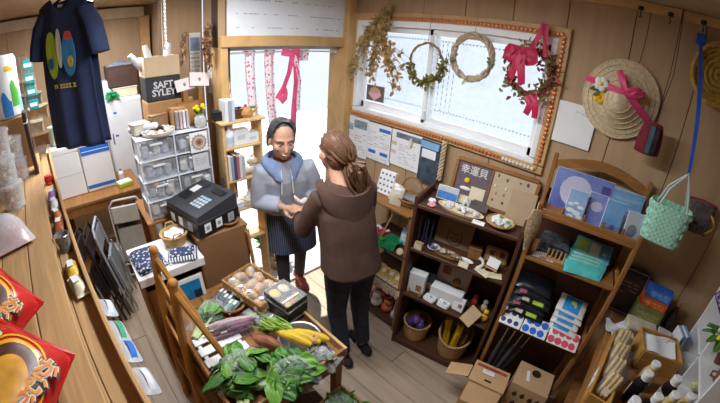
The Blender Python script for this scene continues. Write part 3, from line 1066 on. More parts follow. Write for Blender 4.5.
def ribbon(pts, w, parent, m=CRIM, name='ribbon', ax=(0, -1, 0)):
    """A flat band following pts, lying across ax."""
    pts = [Vector(q) for q in pts]
    n = len(pts) - 1
    ax = Vector(ax)

    def fn(u, v):
        f = u * n
        i = min(int(f), n - 1)
        q = pts[i].lerp(pts[i + 1], f - i)
        d = (pts[i + 1] - pts[i]).normalized()
        s = d.cross(ax)
        s = s.normalized() if s.length > 1e-4 else Vector((1, 0, 0))
        return q + s * w * (v - .5) - ax * (-.004 * math.sin(7 * u + 5 * v))
    return MB().sheet(fn, n * 3, 4, .0015).build(name, m, parent)


ribbon([(-.01, -.03, .10), (.02, -.03, .18), (.045, -.02, .26)], .030, w_)
ribbon([(.05, -.02, .26), (.065, -.03, .17), (.075, -.03, .09)], .030, w_)
for e, l in ((-1, .085), (1, .08)):
    ribbon([(-.045, -.045, .085), (-.045 + l * .6 * e, -.065, .115), (-.045 + l * e, -.055, .075), (-.045 + l * .6 * e, -.045, .05), (-.045, -.05, .08)], .05, w_, name='bow_loop')
ribbon([(-.04, -.055, .08), (-.03, -.06, .0), (-.02, -.05, -.07)], .042, w_, name='bow_tail')
ribbon([(-.05, -.055, .08), (-.07, -.06, .01), (-.085, -.05, -.05)], .036, w_, name='bow_tail')
ribbon([(.02, -.03, -.12), (.045, -.04, -.17), (.03, -.035, -.22)], .036, w_, name='bow_tail')
ribbon([(.05, -.03, -.10), (.075, -.04, -.16), (.08, -.03, -.23)], .034, w_, name='bow_tail')

# paper on the wall right of the window
c, w, h = wallbox((-0.434, 1.885, 1.894), (-0.202, 1.885, 1.676))
p = card('notice', 'plain white sheet pinned to the wall between the window and the straw hat', 'notice', (c[0], 1.886, c[2]), w * .9, h, PAPER)
scribble(3, w * .3, h * .08, 7).build('text_lines', INKG, p, (w * .1, -.0018, h * .3), kind='stuff')

# hooks and cords along the ceiling rail
for k, (a, nm) in enumerate((((-0.107, 1.86, 2.447), 'black hook on the ceiling rail above the straw hat'), ((0.033, 1.86, 2.453), 'black hook on the ceiling rail above the fabric pouch'), ((0.186, 1.86, 2.452), 'black hook on the ceiling rail above the blue strap'))):
    t = thing('ceiling_hook', nm, 'hook', (a[0], 1.862, 2.408))
    MB().cyl((0, 0, .0), .014, .018, 12).build('hook_base', BLACK, t)
    MB().tube([(0, 0, 0), (0, -.003, -.016), (.006, -.006, -.026), (0, -.008, -.034), (-.006, -.006, -.03)], .003, 6).build('hook_wire', BLACK, t)

# straw hat
hc = (-.12, 1.885, 1.975)
t = thing('straw_hat', 'conical straw hat with pink ribbon and flowers hanging on the wall', 'hat', hc)
STRAW = mat('hat_straw', (216, 198, 162), .8, .14, 70, .5)
prof = [(.192, .0), (.194, .006), (.180, .012), (.150, .022), (.120, .040), (.085, .072), (.05, .102), (.018, .122), (.0, .124), (0, .118), (.018, .116), (.05, .096), (.085, .066), (.12, .034), (.15, .016), (.18, .006), (.192, 0)]
MB().lathe(prof, 40, m=Matrix.Rotation(R(90), 4, 'X')).build('hat_body', STRAW, t)
for r_, z_ in ((.188, .010), (.165, .020), (.14, .032), (.115, .046), (.09, .070), (.06, .096)):
    MB().tube([(r_ * math.cos(a), -z_, r_ * math.sin(a)) for a in [i * math.pi / 20 for i in range(40)]], .0022, 5, closed=True).build('straw_coil', STRAW, t)
PINK = mat('pink_ribbon', (222, 72, 122), .5, .12, 14)
ribbon([(-.19, -.014, .06), (-.12, -.045, .055), (-.06, -.095, .045), (.0, -.115, .04), (.06, -.095, .045), (.11, -.050, .05)], .030, t, PINK)
ribbon([(.02, -.12, .04), (.0, -.11, .08), (-.03, -.08, .13)], .030, t, PINK, 'bow_tail')
ribbon([(.03, -.12, .04), (.09, -.09, -.01), (.15, -.05, -.055)], .034, t, PINK, 'bow_tail')
ribbon([(.02, -.12, .04), (.07, -.125, .065), (.10, -.105, .055), (.06, -.115, .035), (.02, -.12, .04)], .03, t, PINK, 'bow_loop')


def flower(parent, c, r, m, mc, n=5):
    t_ = MB()
    for i in range(n):
        a = 2 * math.pi * i / n
        t_.sph((c[0] + r * .55 * math.cos(a), c[1], c[2] + r * .55 * math.sin(a)), (r * .48, .006, r * .48), 8, 6)
    o = t_.build('flower', m, parent)
    MB().sph((c[0], c[1] - .006, c[2]), (r * .3, .007, r * .3), 8, 6).build('flower_centre', mc, o)


YEL = mat('yellow_felt', (236, 196, 40), .8, .08, 20)
flower(t, (-.10, -.085, .050), .036, PAPER, YEL)
flower(t, (-.095, -.075, -.012), .034, YEL, mat('orange_felt', (226, 150, 40), .8))
lf = MB()
rnd = random.Random(4)
for d in ((-1, -.2, -.3), (1, -.2, -.2), (-.6, -.2, -.9)):
    leaf(lf, (-.10, -.078, .03), d, .055, .014, rnd)
lf.build('felt_leaves', mat('felt_green', (96, 112, 74), .8, .1), t, kind='stuff')
MB().tube([(.05, -.01, .19), (.06, -.01, .32), (.062, -.02, .43)], .002, 5).build('hanging_cord', BLACK, t)

# fabric pouch on a long cord
a = (0.065, 1.8, 1.848)
t = thing('fabric_pouch', 'small dark red patchwork pouch hanging on a black cord by the hat', 'pouch', (a[0], 1.80, a[2]))
pw = .10
MB().sheet(lambda u, v: (pw * (u - .5) * (.75 + .35 * v), -.022 * math.sin(math.pi * u) * math.sin(math.pi * (v * .8 + .1)), .07 - .14 * v), 10, 10, .02).build('pouch_body', mat('maroon_cloth', (120, 40, 52), .9, .18, 26), t)
for x_, m_ in ((.002, mat('teal_patch', (60, 110, 120), .9, .2, 30)), (.026, mat('dark_patch', (54, 40, 48), .9, .25, 30))):
    MB().sheet(lambda u, v, x_=x_: (x_ + .02 * (u - .5), -.036 - .010 * math.sin(3 * v), .06 - .125 * v), 4, 8, .002).build('patch', m_, t)
MB().tube([(0, -.01, .07), (.014, 0, .30), (.018, .03, .60), (.02, .045, 2.385 - a[2])], .002, 5).build('cord', BLACK, t)
MB().tube([(.0, -.01, .07), (.03, 0, .30), (.022, .03, .60)], .002, 5).build('cord', BLACK, t)

# blue strap with the mint basket
b = (0.26, 1.72, 1.527)
t = thing('woven_basket', 'mint green woven basket hanging from a long blue strap', 'basket', (b[0], 1.70, b[2] - .085))
MINT = mat('mint_weave', (176, 226, 204), .55, c2=(146, 206, 180), kind='check', scale=80)
bw, bd, bh = .175, .10, .175


def bas(u, v):
    a = 2 * math.pi * u
    e = .55
    ca, sa = math.cos(a), math.sin(a)
    k = 1 + .10 * v
    return (bw / 2 * k * math.copysign(abs(ca) ** e, ca), bd / 2 * k * math.copysign(abs(sa) ** e, sa), bh * v)


MB().sheet(lambda u, v: bas(1 - u, v), 40, 12, .004).build('basket_wall', MINT, t)
MB().rbox((0, 0, .003), (bw * .93, bd * .9, .006), .002).build('basket_floor', MINT, t)
tb = MB()
for i in range(4):
    z = .022 + i * .044
    for j in range(16):
        q = bas((j + .5 * (i % 2)) / 16, z / bh)
        q2 = Vector(q) * 1.012
        tb.sph((q2.x, q2.y, q[2]), (.013, .005 if abs(q[1]) > bd * .38 else .009, .018), 6, 4)
tb.build('weave_bumps', MINT, t, kind='stuff')
CORD = mat('pale_mint_cord', (196, 214, 206), .6, .06)
for e in (-1, 1):
    MB().tube([(-.065, e * .05, bh - .01), (-.045, e * .035, bh + .07), (.015, e * .004, bh + .155), (.045, e * .035, bh + .07), (.070, e * .05, bh - .01)], .0055, 7).build('handle', CORD, t)
BLUE = mat('blue_strap', (32, 92, 200), .55, .1, 20)
sx_ = (0.186, 1.85, 2.319)[0] - b[0]
MB().sheet(lambda u, v: (.015 + (.020 - .012 * abs(u - .55)) * (v - .5) + (sx_ - .015) * u, .15 * u * u, bh + .15 + (2.33 - b[2] + .085 - bh - .15) * u), 20, 3, .004).build('strap', BLUE, t)
MB().rbox((sx_, .15, 2.34 - b[2] + .085), (.045, .012, .05), .004).build('strap_knot', BLUE, t)
MB().tube([(sx_, .15, 2.365 - b[2] + .085), (sx_ - .007, .155, 2.385 - b[2] + .085), (sx_, .16, 2.40 - b[2] + .085)], .002, 5).build('hanging_ring', STEEL, t)

# round gold basket at the right edge
c0 = (0.311, 1.84, 2.215)
t = thing('round_tray', 'round golden woven tray hanging at the right edge of the wall', 'tray', (c0[0], 1.845, c0[2]))
for r_, z_ in ((.135, .0), (.118, .018), (.095, .03), (.07, .036), (.045, .038), (.02, .038)):
    MB().tube([(r_ * math.cos(a), z_, r_ * math.sin(a)) for a in [i * math.pi / 16 for i in range(32)]], .013, 6, closed=True).build('woven_coil', mat('gold_weave', (186, 150, 70), .6, .2, 60, .4), t)

# bagged goods hung behind the mint basket
c0 = (0.417, 1.87, 1.576)
t = thing('bagged_purse', 'dark patterned purse in a clear bag hung behind the mint basket', 'purse', (c0[0], 1.868, c0[2]))
MB().sheet(lambda u, v: (.15 * (u - .5), -.012 * math.sin(math.pi * u), .07 - .15 * v), 8, 8, .012).build('purse_body', mat('dusky_pattern', (96, 80, 84), .8, .5, 34), t)
MB().tube([(-.07, -.020, .075), (.0, -.026, .082), (.075, -.020, .075)], .006, 6).build('red_zip', mat('red_zip', (170, 50, 58), .6), t)
MB().sheet(lambda u, v: (.06 + .035 * math.sin(3 * u), -.030, .03 - .09 * u + .012 * (v - .5)), 8, 2, .003).build('yellow_strap', YEL, t)
MB().sheet(lambda u, v: (.17 * (u - .5), -.040 * math.sin(math.pi * u), .085 - .18 * v), 6, 6, .001).build('film', FILM, t)

# whiteboard over the door
wbm = mat('whiteboard', (232, 236, 242), .35, .02)
t = thing('whiteboard', 'long whiteboard with rows of handwriting mounted above the doorway', 'whiteboard', (XD + .026, 1.36, 2.20), rot=(0, 0, R(90)))
MB().rbox((0, 0, 0), (.95, .014, .30), .003).build('board', wbm, t)
scribble(3, .84, .26, 31, .55, .055, (.012, .035)).build('handwriting', INKG, t, (0, -.0078, .0), kind='stuff')
for z in (-.145, .145):
    MB().rbox((0, -.004, z), (.95, .018, .008), .002).build('rim', WHITE, t)
# calendar
a, b2 = (-2.43, 0.78, 2.099), (-2.43, 0.861, 1.773)
t = thing('wall_calendar', 'white wall calendar with blue picture hanging beside the dried bunch', 'calendar', (-2.431, (a[1] + b2[1]) / 2, (a[2] + b2[2]) / 2), rot=(0, 0, R(90)))
cw, ch = abs(a[1] - b2[1]), abs(a[2] - b2[2])
MB().rbox((0, 0, 0), (cw, .004, ch), .001).build('sheet', PAPER, t)
strip(t, 'picture', mat('calendar_blue', (140, 168, 200), .7, .2, 20), (0, ch * .26), cw * .86, ch * .28, .0028)
for i in range(5):
    scribble(1, cw * .86, .02, 50 + i, .9, .4, (.008, .012)).build('date_row', INKG, t, (0, -.0028, .02 - i * ch * .09), kind='stuff')
for k, x in enumerate((-2.29, -2.17)):
    p = card('price_list', ('narrow pale list pinned beside the wall calendar', 'pale list pinned under the russet dried bunch')[k], 'notice', (x, .871, 1.78 - .02 * k), .085, .19, PAPER)
    scribble(8, .065, .14, 60 + k).build('text_lines', INKG, p, (0, -.0018, 0), kind='stuff')

# ribbons and flowered strips in the doorway
FLO = mat('red_flower_print', (236, 226, 232), .8, c2=(206, 48, 84), kind='cells', scale=46)
rod = thing('curtain_rod', 'slim curtain rod across the top of the doorway', 'rod', (XD - .03, 1.36, 1.955))
MB().tube([(0, -.46, 0), (0, .44, 0)], .007, 8).build('rod_bar', WHITE, rod)
for e in (-.46, .44):
    MB().sph((0, e, 0), .011, 8, 6).build('rod_end', WHITE, rod)


def curtain(label, y0, w, z0, sw, m, grp=None, seed=0, name='curtain_strip', cat='curtain'):
    t_ = thing(name, label, cat, (XD - .03, y0, 1.955), group=grp)
    hgt = 1.955 - z0
    MB().sheet(lambda u, v: (.012 * math.sin(9 * u + seed) + .02 * v * math.sin(seed), (u - .5) * w * (1 - .15 * v) + sw * v * v, -hgt * v + .008), 10, 14, .002).build('cloth', m, t_)
    MB().tube([(0, -w / 2, .003), (0, w / 2, .003)], .010, 8).build('rod_pocket', m, t_)
    return t_


curtain('narrow red flowered curtain strip against the left door frame', .905, .035, 1.45, .0, FLO, seed=1)
curtain('broad red flowered curtain strip left of the pink ribbons', 1.065, .085, 1.33, .035, FLO, seed=2)
curtain('red flowered curtain strip touching the pink ribbons', 1.215, .085, 1.42, .03, FLO, seed=3)
curtain('short red flowered valance strip right of the pink ribbons', 1.49, .10, 1.88, .0, FLO, seed=6)
PKR = mat('hot_pink_ribbon', (240, 92, 140), .5, .1, 14)
t = thing('ribbon_bow', 'hot pink ribbon with long tails tied to the doorway rod', 'ribbon', (XD + .005, 1.36, 1.955))
ribbon([(0, -.07, .0), (.005, -.0, -.012), (0, .08, .0)], .05, t, PKR, 'ribbon_band', ax=(1, 0, 0))
ribbon([(0, .02, -.01), (.01, -.015, -.14), (.012, -.06, -.25), (.01, -.11, -.32)], .038, t, PKR, 'ribbon_tail', ax=(1, 0, 0))
ribbon([(.01, -.06, -.25), (.02, -.05, -.31), (.02, -.09, -.34)], .05, t, PKR, 'ribbon_tail', ax=(1, 0, 0))
ribbon([(0, .045, -.01), (.008, .05, -.2), (.006, .035, -.4), (.008, .02, -.62)], .05, t, PKR, 'ribbon_tail', ax=(1, 0, 0))
ribbon([(0, .03, -.01), (.012, .075, -.2), (.006, .07, -.42)], .03, t, FLO, 'flowered_tail', ax=(1, 0, 0))

# ================================================================ shelves along the window wall
def frame_at(x, y, a):
    return Matrix.Translation((x, y, 0)) @ Matrix.Rotation(a, 4, 'Z')


A1, A2 = R(11.4), R(9.4)
F1 = frame_at(-.97, 1.505, A1)
F2 = frame_at(-.302, 1.563, A2)
Z1 = (1.182, .883, .515, .06)
Z2 = (1.392, 1.145, .715)


def on1(u, v, z):
    return tuple(F1 @ Vector((u, v, z)))


def on2(u, v, z):
    return tuple(F2 @ Vector((u, v, z)))


# ---- dark low shelf
t = thing('display_shelf', 'dark stained low shelf unit under the window', 'shelf', on1(0, 0, 0), A1)
Wd, Dp = .60, .265
for x in (0.0, Wd):
    MB().rbox((x + (-.011 if x == 0 else .011), Dp / 2, .615), (.022, Dp, 1.23), .003).build('side_panel', WOODDV, t)
for z in Z1:
    MB().rbox((Wd / 2, Dp / 2, z - .011), (Wd, Dp, .022), .003).build('shelf_board', WOODD, t)
MB().rbox((Wd / 2, Dp - .006, .62), (Wd, .008, 1.16), .002).build('back_panel', WOODDV, t)
MB().rbox((Wd / 2, .012, .022), (Wd, .018, .036), .003).build('kick_board', WOODD, t)

# ---- tall honey shelf with the art prints
t = thing('display_shelf', 'honey coloured tall shelf unit with art prints on top', 'shelf', on2(0, 0, 0), A2)
Wd2, Dp2 = .476, .235
for x in (-.012, Wd2 + .012):
    MB().rbox((x, .012, .72), (.024, .024, 1.44), .003).build('front_post', WOODMV, t)
    MB().rbox((x, Dp2 - .012, .82), (.024, .024, 1.64), .003).build('rear_post', WOODMV, t)
    for z in Z2:
        MB().rbox((x, Dp2 / 2, z + .02), (.018, Dp2 - .05, .03), .003).build('side_rail', WOODM, t)
for z in Z2:
    MB().rbox((Wd2 / 2, Dp2 / 2, z - .01), (Wd2, Dp2, .02), .003).build('shelf_board', WOODM, t)
MB().rbox((Wd2 / 2, .008, Z2[2] - .035), (Wd2, .016, .05), .003).build('front_rail', WOODD, t)
MB().sheet(lambda u, v: (Wd2 * u, Dp2 - .02, 1.56 + .055 * math.sin(math.pi * u) + .045 * v), 16, 2, .018).build('crest_rail', WOODM, t)
MB().rbox((Wd2 / 2, Dp2 - .006, .74), (Wd2, .006, 1.42), .002).build('back_panel', WOODD, t)  # carried down to the floor, its dark colour standing in for shade there
for x in (.10, .205, .30, .40):
    MB().tube([(x, .20, Z2[0] + .004), (x, .012, Z2[0] + .004), (x, .010, Z2[0] + .055)], .0065, 6).build('divider_peg', WOODM, t)
MB().rbox((Wd2 / 2, .008, Z2[0] + .012), (Wd2, .014, .024), .003).build('front_lip', WOODM, t)

# ---- art prints
SKY = [mat('print_violet', (62, 72, 170), .4, c2=(130, 150, 210), scale=5), mat('print_clouds', (96, 150, 206), .4, c2=(170, 200, 226), scale=9),
       mat('print_lilac', (92, 100, 190), .4, c2=(150, 166, 220), scale=6), mat('print_blue', (50, 134, 204), .4, c2=(130, 184, 222), scale=5),
       mat('print_sea', (46, 130, 200), .4, c2=(150, 196, 222), scale=6, stretch=(1, 1, 5)), mat('print_grey', (150, 164, 186), .4, c2=(206, 212, 222), scale=6)]
LEAN = R(-14)


def art(label, u, v, w, h, m, lean=LEAN, z=Z2[0], turn=0.0, fr=on2, ang=A2, edge=.0015):
    c = Vector(fr(u, v, z + .001)) + Vector((0, 0, h / 2 * math.cos(lean)))
    t_ = thing('art_print', label, 'print', c, rot=(lean, 0, ang + turn))
    MB().rbox((0, 0, 0), (w, .004, h), .001).build('mount', PAPER, t_)
    MB().box((0, -.0026, 0), (w - edge * 2, .0012, h - edge * 2)).build('picture', m, t_)
    MB().box((0, -.0045, 0), (w + .004, .0006, h + .004)).build('sleeve', FILM, t_)
    return t_


p = art('large violet print with a pale moon halo at the back of the top shelf', .165, .165, .30, .20, SKY[0])
MB().sph((-.03, -.003, .0), (.085, .0012, .08), 16, 8).build('moon_halo', mat('halo_print', (196, 200, 222), .4, .06, 6), p)
MB().box((.115, -.0035, .03), (.045, .0012, .08)).build('dark_corner', mat('deep_violet', (58, 60, 150), .4, .1), p)
p = art('pale blue print of white round clouds standing on the top shelf', .15, .055, .095, .145, SKY[1])
for i, (x, z, r) in enumerate(((-.025, .0, .012), (.0, .01, .010), (.025, -.005, .013), (-.02, -.028, .016), (.012, -.035, .017), (.03, -.05, .012), (-.015, -.055, .013))):
    MB().sph((x, -.0035, z), (r * 1.3, .0008, r * .7), 10, 6).build('cloud', mat('cloud_print', (226, 232, 238), .4, .03), p)
p = art('lilac blue print with soft pale clouds between two blue prints', .25, .085, .10, .15, SKY[2])
MB().sph((.0, -.0035, .012), (.03, .0008, .024), 12, 6).build('glow', mat('halo_print'), p)
p = art('bright blue print with a small violet figure on the top shelf', .335, .05, .095, .155, SKY[3])
MB().sph((.01, -.0035, -.045), (.014, .0008, .012), 10, 6).build('figure', mat('indigo_print', (60, 66, 160), .4, .1), p)
MB().box((0, -.0032, -.055), (.083, .0008, .035)).build('shore', mat('slate_print', (128, 140, 168), .4, .2, 30), p)
p = art('large turquoise seascape print at the back right of the top shelf', .385, .165, .19, .185, SKY[4])
MB().box((0, -.0032, -.05), (.176, .0008, .06)).build('waves', mat('teal_waves', (96, 160, 190), .4, c2=(190, 206, 214), scale=18, stretch=(1, 1, 4)), p)
p = art('grey misty print leaning at the right end of the top shelf', .445, .045, .09, .135, SKY[5], turn=R(6))
MB().sph((-.005, -.0035, -.02), (.025, .0008, .03), 10, 6).build('rock', mat('rock_print', (120, 128, 148), .4, .2, 30), p)

# ---- second shelf of the tall unit: textiles, fan, turquoise packs
def folded(label, name, cat, c, w, d, h, m, rz, layers=3, group=None):
    """A soft folded stack: layers of rounded cloth."""
    t_ = thing(name, label, cat, c, rz, group)
    for k in range(layers):
        hh = h / layers
        MB().sheet(lambda u, v, k=k: (w * (u - .5) * (1 - .03 * k), d * (v - .5), hh * (k + 1) - .004 + .004 * math.sin(6 * u + k) * math.sin(5 * v) - .35 * hh * ((2 * abs(u - .5)) ** 6 + (2 * abs(v - .5)) ** 6)), 10, 10, hh * .8).build('fold', m, t_)
    return t_


FUR = mat('dark_print_cloth', (96, 100, 108), .9, c2=(34, 36, 42), scale=36)
folded('folded dark speckled cloths on the second shelf of the tall unit', 'folded_cloth', 'cloth', on2(.12, .14, Z2[1]), .17, .15, .085, FUR, A2, 4)
t = thing('paper_fan', 'small half-round paper fan with wooden ribs on the second shelf', 'fan', on2(.085, .045, Z2[1] + .002), A2, rot=(R(16), 0, A2))
MB().sheet(lambda u, v: (-.058 * (.35 + .65 * v) * math.cos(math.pi * u), .0 + .05 * (.35 + .65 * v) * math.sin(math.pi * u) - .02, .004 + .002 * (int(u * 16) % 2)), 16, 3, .0015).build('fan_leaf', mat('fan_paper', (214, 204, 206), .7, c2=(160, 140, 150), kind='wave', scale=30), t)
for k in range(5):
    a = math.pi * (k + .5) / 5
    MB().tube([(0, -.02, .003), (-.055 * math.cos(a), -.02 + .048 * math.sin(a), .006)], .0018, 5).build('rib', WOODL, t)
t = thing('peg_rack', 'small wooden rack of upright pegs beside the paper fan', 'rack', on2(.145, .052, Z2[1]), A2)
MB().rbox((0, 0, .006), (.11, .03, .012), .002).build('rack_base', WOODL, t)
for k in range(5):
    MB().cyl((-.045 + .0225 * k, 0, .01), .005, .05, 8).build('peg', WOODL, t)
TUR = mat('turquoise_pack', (92, 200, 196), .3, .12, 20)


def flatpack(label, name, c, w, d, m, rz, tilt, seed, marks=(), group=None, cat='pack', th=.012, film=True):
    """A soft goods pack in film lying nearly flat, with coloured printed patches."""
    t_ = thing(name, label, cat, c, rot=(tilt[0], tilt[1], rz), group=group)
    rn = random.Random(seed)
    a, b = rn.uniform(4, 7), rn.uniform(4, 7)

    def top_(u, v, e=0.0):
        k = max(0.0, (1 - (2 * abs(u - .5)) ** 4) * (1 - (2 * abs(v - .5)) ** 4))
        return th * (.25 + .75 * k) + .0025 * math.sin(a * u * 2 + seed) * math.sin(b * v * 2) * k + e
    MB().sheet(lambda u, v: (w * (u - .5), d * (v - .5), top_(u, v)), 10, 10, th * .22).build('cloth', m, t_)
    for (x, y, pw, pd, pm) in marks:
        MB().sheet(lambda u, v: (w * (x - .5) + w * pw * (u - .5), d * (y - .5) + d * pd * (v - .5), top_(x + pw * (u - .5), y + pd * (v - .5), .0016)), 6, 6, .001).build('print', pm, t_)
    if film:
        MB().sheet(lambda u, v: (w * 1.06 * (u - .5), d * 1.06 * (v - .5), top_(u, v, .0035)), 8, 8, .0004).build('film', FILM, t_)
    return t_


LIME = mat('lime_print', (170, 206, 50), .4, .08)
CYAN = mat('cyan_print', (40, 150, 220), .4, .08)
CREAMP = mat('cream_print', (222, 216, 190), .4, .05)
YELP = mat('yellow_print', (236, 206, 60), .4, .06)
ORD = ('topmost', 'second', 'third', 'fourth', 'fifth', 'lowest')
for k in range(6):
    lab = 'turquoise printed cloth pack, %s from the back of its row' % ('', 'second', 'third', 'fourth', 'fifth', 'sixth')[k] if k else 'turquoise cloth pack with lime and blue patches at the back of its row'
    mk = ((.2, .5, .3, .7, LIME), (.55, .55, .25, .6, CREAMP), (.83, .5, .26, .8, CYAN), (.83, .5, .1, .3, YELP)) if k == 0 else ((.5, .8, .8, .12, mat('pale_mint_print', (170, 220, 206), .4)),)
    flatpack(lab, 'cloth_pack', on2(.325 - .006 * k, .165 - .024 * k, Z2[1] + (.078 if k == 0 else .022 + .007 * (5 - k))), .20, .10, TUR, A2 - R(4) + R(2.2) * k, (R(44), 0, 0) if k == 0 else (R(26), 0, 0), k, mk, 'turquoise packs on the second shelf', film=k == 0)

# ---- lowest shelf of the tall unit
DKB = mat('black_pack', (34, 36, 44), .28, .25, 20)
for k in range(6):
    mk = ((.3, .3, .2, .45, CREAMP), (.65, .35, .3, .55, LIME)) if k in (2, 4) else (((.2, .3, .2, .4, mat('rose_print', (190, 90, 110), .4)),) if k in (1, 3) else ())
    lab = ('plain black cloth pack on top of the pile', 'black cloth pack with a rose print, second in the pile', 'black cloth pack with lime print, upper of the two in the pile', 'black cloth pack with a rose print, fourth in the pile', 'black cloth pack with lime print, lower of the two in the pile', 'plain black cloth pack at the bottom of the pile')[k]
    flatpack(lab, 'cloth_pack', on2(.115 + .012 * (k % 3) - .01, .160 - .016 * (k), Z2[2] + .018 + .034 * (5 - k)), .215, .13, DKB, A2 + R((-3, 2, -1, 3, 0, -2)[k]), (R(22), 0, 0), 20 + k, mk, 'black packs in the pile', th=.026, film=False)
WHT = mat('white_pack', (226, 226, 222), .35, .05)
for k in range(5):
    mk = ((.5, .5, .6, .8, CYAN), (.55, .5, .2, .4, YELP)) if k % 2 == 0 else ((.4, .4, .6, .6, CYAN), (.8, .5, .2, .5, mat('rose_print')))
    flatpack('white cloth pack with blue cloud print, %s in the pile beside the black packs' % ORD[k + 1 if k < 4 else 5] if k else 'white cloth pack with a yellow and blue print on top of its pile', 'cloth_pack', on2(.350 + .006 * (k % 2), .150 - .018 * k, Z2[2] + .014 + .032 * (4 - k)), .165, .12, WHT, A2 - R(6) + R(3) * (k % 2), (R(24), 0, 0), 40 + k, mk, 'white and blue packs in the pile', th=.022, film=False)
DOTS = ((mat('navy_dot', (58, 48, 120), .4), 0), (mat('bright_blue_dot', (36, 110, 220), .4), 1), (mat('coral_dot', (222, 84, 110), .4), 2))
for k, (u, w, labs) in enumerate(((.055, .13, 'white gift pack with navy dots at the shelf front'), (.20, .15, 'white gift pack with bright blue dots at the shelf front'), (.375, .18, 'white gift pack with coral dots at the shelf front'))):
    t = thing('gift_pack', labs, 'gift pack', on2(u, .012, Z2[2] + .004), A2, rot=(R(34), 0, A2))
    MB().rbox((0, .008, 0), (w, .105, .008), .003).build('pack_body', PAPER, t)
    for i in range(3 + (k > 1)):
        for j in range(2):
            r = .021 if k else .015
            x = -w / 2 + (i + .5 + .25 * j) * w / (3.3 + (k > 1))
            MB().cyl((x, -.018 + .052 * j, .0035), r, .0012, 14).build('dot', DOTS[k][0], t)

# ---- umbrellas in the gap under the tall unit
for k in range(4):
    a = on2(.03 + .022 * k, .09 + .01 * (k % 2), .0)
    t = thing('umbrella', ('closed umbrella nearest the yellow basket', 'second closed umbrella from the yellow basket', 'third closed umbrella from the yellow basket', 'closed umbrella leaning farthest from the yellow basket')[k], 'umbrella', a, A2, rot=(R(-4), R(3 + 3 * k), A2))
    MB().tube([(0, 0, .03), (0, 0, .30), (0, 0, .44)], [.006, .016, .010], 10).build('canopy', mat('umbrella_%d' % (k % 2), ((92, 88, 104), (60, 58, 66))[k % 2], .5, .1), t)
    MB().tube([(0, 0, 0), (0, 0, .62)], .004, 6).build('shaft', STEEL, t)
    MB().tube([(0, 0, .60), (0, 0, .64), (.012, 0, .66), (.024, 0, .64)], .007, 7).build('handle', BLACK, t)

# ---- boxes on the floor
def carton(label, c, s, rz, m=CARD, flaps=True, group=None):
    t_ = thing('cardboard_box', label, 'box', c, rz, group)
    w, d, h = s
    for (cc, ss) in (((0, -d / 2 + .002, h / 2), (w, .004, h)), ((0, d / 2 - .002, h / 2), (w, .004, h)), ((-w / 2 + .002, 0, h / 2), (.004, d - .008, h)), ((w / 2 - .002, 0, h / 2), (.004, d - .008, h))):
        MB().box(cc, ss).build('side', m, t_)
    MB().box((0, 0, .002), (w - .008, d - .008, .004)).build('bottom', m, t_)
    if flaps:
        for e in (-1, 1):
            MB().box((0, e * d / 4, h + .002), (w, d / 2 - .001, .004)).build('flap', m, t_)
    return t_


CA = mat('tan_cardboard', (204, 166, 122), .85, .06, 6, .05)
b = carton('tan cardboard box with red print and a white label on the floor', (-.20, 1.455, 0), (.23, .17, .345), R(11), CA)
MB().box((0, .055, .3495), (.20, .022, .0006)).build('red_band', mat('red_stamp', (170, 70, 60), .8, .3, 60), b)
MB().box((-.015, .020, .3495), (.075, .03, .0008)).build('shipping_label', PAPER, b)
scribble(3, .06, .022, 71).build('label_lines', INKG, b, (-.015, .020, .3504), rot=(R(-90), 0, 0), kind='stuff')
MB().rbox((.0, -.045, .3495), (.045, .014, .001), .0004).build('hand_hole', mat('hole_dark', (40, 28, 18), .9), b)
MB().box((0, 0, 0), (.15, .10, .004)).build('open_flap', CA, b, (-.19, -.02, .315), rot=(0, R(-24), 0))
MB().box((0, 0, 0), (.21, .12, .004)).build('open_flap', CA, b, (.0, -.135, .295), rot=(R(40), 0, 0))
b = carton('cardboard box with vegetable icons and a round hole in its lid', on2(.342, -.012, 0), (.235, .20, .365), A2 - R(2), mat('light_cardboard', (198, 164, 124), .85, .06, 6, .05))
MB().cyl((.005, .045, .3685), .031, .0008, 20).build('round_hole', mat('hole_dark'), b)
MB().rbox((-.04, .0, .3695), (.02, .085, .002), .0006, rz=R(12)).build('paper_tag', PAPER, b)
BI = mat('brown_stamp', (70, 48, 34), .9)
for k, (x, z) in enumerate(((-.07, .28), (-.02, .285), (.035, .28), (.08, .285), (-.05, .19), (.03, .19))):
    o = MB().sph((x, -.1012, z), (.016, .0008, .021), 10, 6)
    o.tube([(x, -.1012, z + .018), (x + .004, -.1012, z + .032)], .003, 5)
    o.build('vegetable_icon', BI, b)

# ================================================================ things on the dark shelf
# board of shells leaning on the wall
t = thing('shell_display', 'wooden framed board with shells and dark felt lettering leaning on the wall', 'display board', on1(.365, .235, Z1[0] + .135), rot=(R(-12), 0, A1 - R(3)))
bw, bh = .50, .235
for c, s in (((0, 0, bh / 2), (bw, .022, .022)), ((0, 0, -bh / 2), (bw, .022, .022)), ((-bw / 2, 0, 0), (.022, .022, bh - .022)), ((bw / 2, 0, 0), (.022, .022, bh - .022)), ((-.02, 0, 0), (.008, .014, bh - .022))):
    MB().rbox(c, s, .003).build('frame_bar', WOODM, t)
dk = MB().box((-.135, .004, 0), (.225, .006, bh - .02)).build('felt_panel', mat('mauve_felt', (112, 96, 104), .95, .08, 60, .2), t)
MB().box((.112, .004, 0), (.262, .006, bh - .02)).build('canvas_panel', mat('linen_canvas', (196, 178, 150), .95, .05, 90, .3), t)
lettering('幸運貝', .058, mat('chalk_white', (222, 220, 220), .8, .03), t, (-.135, -.0005, .06), FRONT, bold=.0006)
MB().sph((-.165, -.004, .0), (.017, .006, .017), 10, 6).build('yellow_shell', YEL, t)
MB().box((-.085, -.002, -.06), (.09, .003, .07)).build('kraft_card', CREAM, t)
